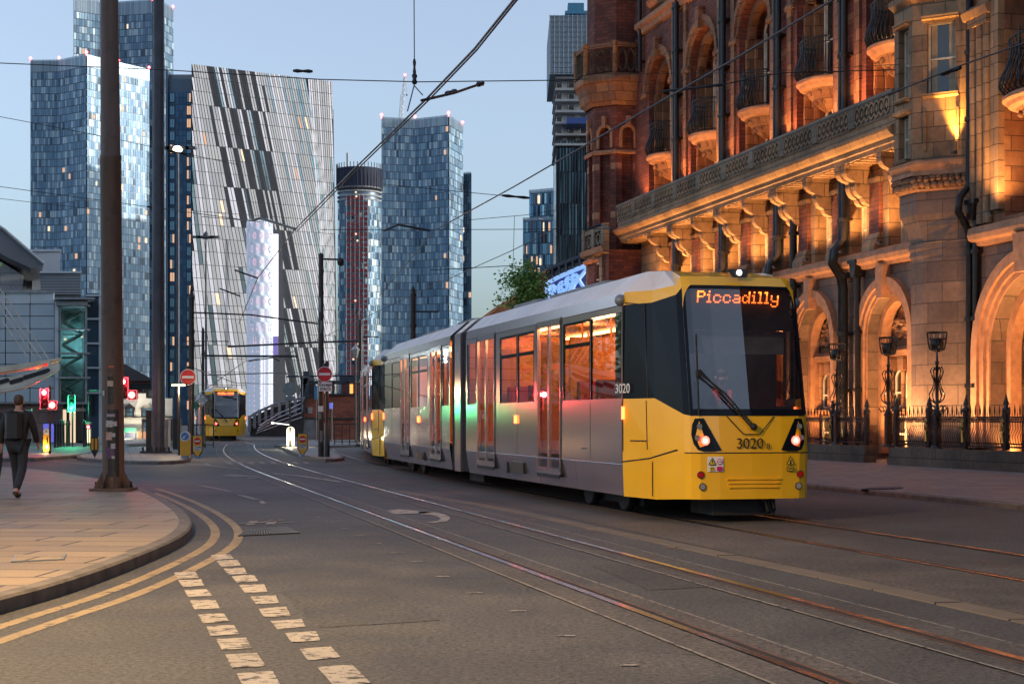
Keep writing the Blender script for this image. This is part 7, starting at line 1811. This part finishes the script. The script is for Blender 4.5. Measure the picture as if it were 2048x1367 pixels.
# ================================================================ TREES
M['leaf']=panels('tree_leaves',[(0,(.07,.16,.035)),(.3,(.13,.28,.06)),(.6,(.20,.38,.09)),(.85,(.28,.46,.13))],.6,0,'LINEAR')
M['bark']=plain('tree_bark',(.06,.045,.035),.9,0,.3,6)
def tree(label,x,y,h,rad,seed,n=3200,shape='cone',leaf=.16,z0=1.6,group=None):
    rr=random.Random(seed); T=thing('street_tree',label,'tree',(x,y,0),rr.uniform(0,6),group); t=MB(); tips=[]
    t.tube([(0,0,0),(.03,.02,h*.35),(0,.05,h*.7),(.02,0,h*.95)],[h*.018,h*.014,h*.008,.01],8)
    for i in range(26):
        z=z0+(h-z0)*rr.random()**.9*.9; q=rr.uniform(0,6.28); f=(z-z0)/(h-z0)
        R_=rad*((1-f)**.7*.9+.12 if shape=='cone' else math.sqrt(max(.05,1-(2*f-.9)**2)))*rr.uniform(.75,1.1)
        e=(R_*math.cos(q),R_*math.sin(q),z+R_*.55); t.tube([(0,0,z-.2),(e[0]*.5,e[1]*.5,z+R_*.2),e],[h*.006,h*.004,.008],5); tips.append((e,R_,z))
    t.build('trunk',M['bark'],T); c=MB()
    cl=[]
    for e,R_,z in tips:
        for k in range(5): f=rr.uniform(.3,1.1); cl.append((e[0]*f+rr.gauss(0,.14*rad),e[1]*f+rr.gauss(0,.14*rad),z+(e[2]-z)*f+rr.gauss(0,.13*rad),rr.uniform(.12,.30)*rad))
    cl.append((0,0,h,.12*rad)); cl.append((.05,0,h*.95,.2*rad))
    for i in range(n):
        x0,y0,zz,s=rr.choice(cl); p=Vector((x0+rr.gauss(0,s*.6),y0+rr.gauss(0,s*.6),zz+rr.gauss(0,s*.55)))
        a=Vector((rr.gauss(0,1),rr.gauss(0,1),rr.gauss(0,.6))).normalized(); b2=a.cross(Vector((rr.gauss(0,1),rr.gauss(0,1),rr.gauss(0,1)))).normalized(); L=leaf*rr.uniform(.6,1.2)
        c.add([p-a*L*.5,p+b2*L*.3,p+a*L*.5,p-b2*L*.3],[(0,1,2,3)])
    c.build('crown',M['leaf'],T)
tree('green street tree with pointed crown behind the silver tram roof',Xat(1056,72),72,8.5,2.05,3,12000,'cone',.17,.8)
for i,(x,y) in enumerate(((-24,58),(-27,68),(-34,84))): tree(['broad tree by the hall out of sight at the left, reflected in the tram windows','second broad tree beyond it, reflected in the tram windows','farthest broad tree by the hall, reflected in the tram windows'][i],x,y,9,3.2,20+i,1500,'round',.4,2.4)
# ================================================================ PEOPLE
def skin(name,verts,edges,mats,parent,sub=2,root=0,assign=None):
    me=bpy.data.meshes.new(name); me.from_pydata([v[0] for v in verts],edges,[])
    o=bpy.data.objects.new(name,me); COL.objects.link(o)
    m=o.modifiers.new('skin','SKIN'); m.use_smooth_shade=True
    lay=me.skin_vertices[0] if me.skin_vertices else None
    if lay is None:
        import bmesh
        bm=bmesh.new(); bm.from_mesh(me); bm.verts.layers.skin.verify(); bm.to_mesh(me); bm.free(); lay=me.skin_vertices[0]
    for i,v in enumerate(verts):
        rr=v[1]; lay.data[i].radius=(rr,rr) if not isinstance(rr,tuple) else rr; lay.data[i].use_root=(i==root)
    s=o.modifiers.new('sub','SUBSURF'); s.levels=sub; s.render_levels=sub
    bpy.context.view_layer.update()
    m2=bpy.data.meshes.new_from_object(o.evaluated_get(bpy.context.evaluated_depsgraph_get()))
    bpy.data.objects.remove(o); m2.name=name
    m2.materials.clear()
    for mt in mats: m2.materials.append(mt)
    for p in m2.polygons:
        p.use_smooth=True
        if assign: p.material_index=assign(p.center)
    n=bpy.data.objects.new(name,m2); COL.objects.link(n); n.parent=parent; return n
M['skin']=plain('skin',(.42,.24,.17),.55,0,.08,8); M['hair']=plain('brown_hair',(.07,.04,.025),.6,0,.3,30)
M['coat']=plain('black_coat',(.016,.016,.018),.8,0,.3,5); M['jeans']=plain('dark_trousers',(.022,.024,.032),.85,0,.3,8); M['shoe']=plain('dark_shoe',(.02,.017,.015),.5)
M['hivis']=plain('orange_hivis',(.75,.14,.04),.7,0,.1,8)
def person(label,x,y,z,rz,pose,H_=1.74,coat='coat',group=None):
    """pose: joints in metres for a 1.74 m figure facing -Y"""
    T=thing('person',label,'person',(x,y,z),rz,group); k=H_/1.74; T.scale=(k,k,k)
    J=pose; V=[];E=[]
    def v(p,r): V.append((p,r)); return len(V)-1
    def link(a,b2): E.append((a,b2))
    pel=v(J['pelvis'],(.15,.11)); wa=v(J['waist'],(.135,.10)); ch=v(J['chest'],(.165,.115)); nb=v(J['neck'],.058); nk=v(J['head0'],.052)
    h1=v(J['head1'],(.078,.092)); h2=v(J['head2'],(.074,.088)); 
    for a,b2 in ((pel,wa),(wa,ch),(ch,nb),(nb,nk),(nk,h1),(h1,h2)): link(a,b2)
    for s in 'LR':
        hp=v(J['hip'+s],.092); kn=v(J['knee'+s],.058); an=v(J['ankle'+s],.040); he=v(J['heel'+s],.042); to=v(J['toe'+s],.036)
        link(pel,hp); link(hp,kn); link(kn,an); link(an,he); link(he,to)
        sh=v(J['sho'+s],.062); el=v(J['elb'+s],.042); wr=v(J['wri'+s],.028); link(ch,sh); link(sh,el); link(el,wr)
        w=Vector(J['wri'+s]); d=(w-Vector(J['elb'+s])).normalized(); sd=Vector(J.get('palm'+s,(0,1,0)))
        sd=(sd-d*sd.dot(d)).normalized(); pn=d.cross(sd); pm=v(tuple(w+d*.06),(.034,.022)); link(wr,pm)
        cu=J.get('curl',.35)
        for i,(o,L) in enumerate(((-.027,.078),(-.009,.088),(.009,.082),(.027,.064))):
            a=v(tuple(w+d*.095+sd*o),.0095); b2=v(tuple(w+d*(.095+L*.5)+sd*o*1.1+pn*L*cu*.3),.0088); c=v(tuple(w+d*(.095+L*.85)+sd*o*1.1+pn*L*cu),.0075); link(pm,a); link(a,b2); link(b2,c)
        a=v(tuple(w+d*.045-sd*.038),.011); b2=v(tuple(w+d*.085-sd*.055+pn*.01),.0095); link(pm,a); link(a,b2)
    hz=J['head0'][2]
    def mi(c):
        if c.z>hz-.005: return 0
        return 0
    body=skin('body',V,E,[M['skin']],T,1)
    hd=Vector(J['head1']); hp_=Vector(J['head2']); f=Vector((0,-1,0))
    b=MB(); b.lathe(0,0,[(.001,-.115),(.05,-.10),(.078,-.04),(.084,.03),(.07,.09),(.03,.115),(.001,.12)],14); 
    Mx=Matrix.Translation((hd+hp_)/2+Vector((0,.018,.030)))@Matrix.Diagonal((1.0,1.12,.86,1)); b.xf(Mx)
    b.v=[v_ if not (v_[1]<hd.y-.045 and v_[2]<hp_.z+.02) else (v_[0]*.85,hd.y-.045,v_[2]) for v_ in b.v]; b.build('hair',M['hair'],T)
    b=MB(); c0=(hd+hp_)/2
    b.tube([c0+Vector((0,-.098,.012)),c0+Vector((0,-.118,-.022)),c0+Vector((0,-.098,-.030))],[.010,.016,.012],6)
    for s in (-1,1): b.ball(c0+Vector((s*.088,.0,-.005)),.022,0,8,1.4)
    b.build('face_features',M['skin'],T)
    b=MB()
    for s in (-1,1): b.ball(c0+Vector((s*.032,-.092,.012)),.010,0,8)
    b.tube([c0+Vector((-.024,-.098,-.055)),c0+Vector((0,-.103,-.056)),c0+Vector((.024,-.098,-.055))],.005,5); b.build('eyes_and_mouth',M['ink'],T)
    # clothing as slightly fuller skins
    V=[];E=[]; pel=v(tuple(Vector(J['pelvis'])+Vector((0,0,-.10))),(.185,.145)); wa=v(J['waist'],(.165,.13)); ch=v(J['chest'],(.19,.14)); nb=v(tuple(Vector(J['neck'])+Vector((0,.01,-.015))),.085)
    for a,b2 in ((pel,wa),(wa,ch),(ch,nb)): link(a,b2)
    for s in 'LR':
        sh=v(J['sho'+s],.083); el=v(J['elb'+s],.064); wr=v(J['wri'+s],.048); link(ch,sh); link(sh,el); link(el,wr)
    skin('jacket',V,E,[M[coat]],T,1,1)
    V=[];E=[]; pel=v(J['pelvis'],(.165,.13))
    for s in 'LR':
        hp=v(J['hip'+s],.108); kn=v(J['knee'+s],.078); an=v(J['ankle'+s],.064); link(pel,hp); link(hp,kn); link(kn,an)
    skin('trousers',V,E,[M['jeans']],T,1)
    for s in 'LR':
        V=[];E=[]; an=v(tuple(Vector(J['ankle'+s])+Vector((0,0,-.015))),.052); he=v(J['heel'+s],.052); to=v(J['toe'+s],.045); link(an,he); link(he,to); skin('shoe',V,E,[M['shoe']],T,1)
    return T
walk=dict(pelvis=(0,0,.93),waist=(0,-.01,1.10),chest=(0,-.02,1.34),neck=(0,-.015,1.475),head0=(0,-.03,1.545),head1=(0,-.045,1.60),head2=(0,-.04,1.67),
 hipL=(.095,0,.90),kneeL=(.10,-.16,.50),ankleL=(.10,-.20,.10),heelL=(.10,-.17,.045),toeL=(.11,-.36,.045),
 hipR=(-.095,0,.90),kneeR=(-.095,.05,.47),ankleR=(-.09,.30,.14),heelR=(-.09,.35,.10),toeR=(-.10,.19,.035),
 shoL=(.195,-.01,1.42),elbL=(.26,.10,1.16),wriL=(.27,.05,.92),palmL=(0,1,0),shoR=(-.195,-.01,1.42),elbR=(-.26,-.06,1.16),wriR=(-.26,-.20,.94),palmR=(0,1,0))
X,Y=base(36,995,KH); T=person('brown haired pedestrian in black coat walking away over the corner pavement',X,Y,KH,R(175),walk,1.66)
b=MB(); b.bbox(-.15,.15,.10,.26,1.02,1.44,.06); b.build('backpack',M['black'],T)
X,Y=base(-14,985,KH); person('second pedestrian in black cut off by the left edge of the picture',X,Y,KH,R(190),walk,1.62)
# driver behind the windscreen
seat=dict(pelvis=(0,.05,.12),waist=(0,.03,.30),chest=(0,0,.54),neck=(0,-.02,.675),head0=(0,-.035,.745),head1=(0,-.05,.80),head2=(0,-.045,.87),
 hipL=(.10,.02,.11),kneeL=(.14,-.42,.17),ankleL=(.14,-.50,-.22),heelL=(.14,-.48,-.28),toeL=(.15,-.68,-.28),hipR=(-.10,.02,.11),kneeR=(-.14,-.42,.17),ankleR=(-.14,-.48,-.22),heelR=(-.14,-.46,-.28),toeR=(-.15,-.66,-.28),
 shoL=(.19,0,.61),elbL=(.27,-.12,.37),wriL=(.22,-.38,.36),palmL=(1,0,0),shoR=(-.19,0,.61),elbR=(-.28,-.10,.36),wriR=(-.20,-.40,.38),palmR=(1,0,0),curl=.6)
dp=Vector((T0[0],T0[1]))+d_*1.50+Vector((-.9687,-.2483))*(-.15)
T=person('tram driver in dark jacket with red hi-vis collar seated behind the windscreen',dp.x,dp.y,1.16,RZ-R(90),seat,1.74,'coat')
b=MB()
for sg in (-1,1): b.tube([(sg*.08,.06,.66),(sg*.11,-.10,.62),(sg*.09,-.165,.50),(sg*.07,-.165,.30)],[.035,.045,.045,.04],6)
b.build('reflective_collar',plain('red_hivis',(.75,.05,.03),.6,0,.1,8),T)
# ================================================================ off-frame street lamp warming the corner pavement
T=thing('street_lamp','street lamp standing just outside the left edge over the corner pavement','street lamp',(-6.3,11.4,KH)); b=MB(); b.lathe(0,0,[(.10,0),(.09,1),(.06,6.2)],10); b.tube([(0,0,6.15),(.2,0,6.4),(.9,0,6.5)],.04,6); b.build('shaft',M['grey_metal'],T); b=MB(); b.bbox(.7,1.3,-.12,.12,6.45,6.55,.03); b.build('lamp_head',emit('sodium_lamp_glow',(1,.7,.35),4),T)
lamp('street_lamp_light',(-5.3,11.4,6.3),900,(1,.64,.27),'SPOT',.25,(.24,.16,-1),152)
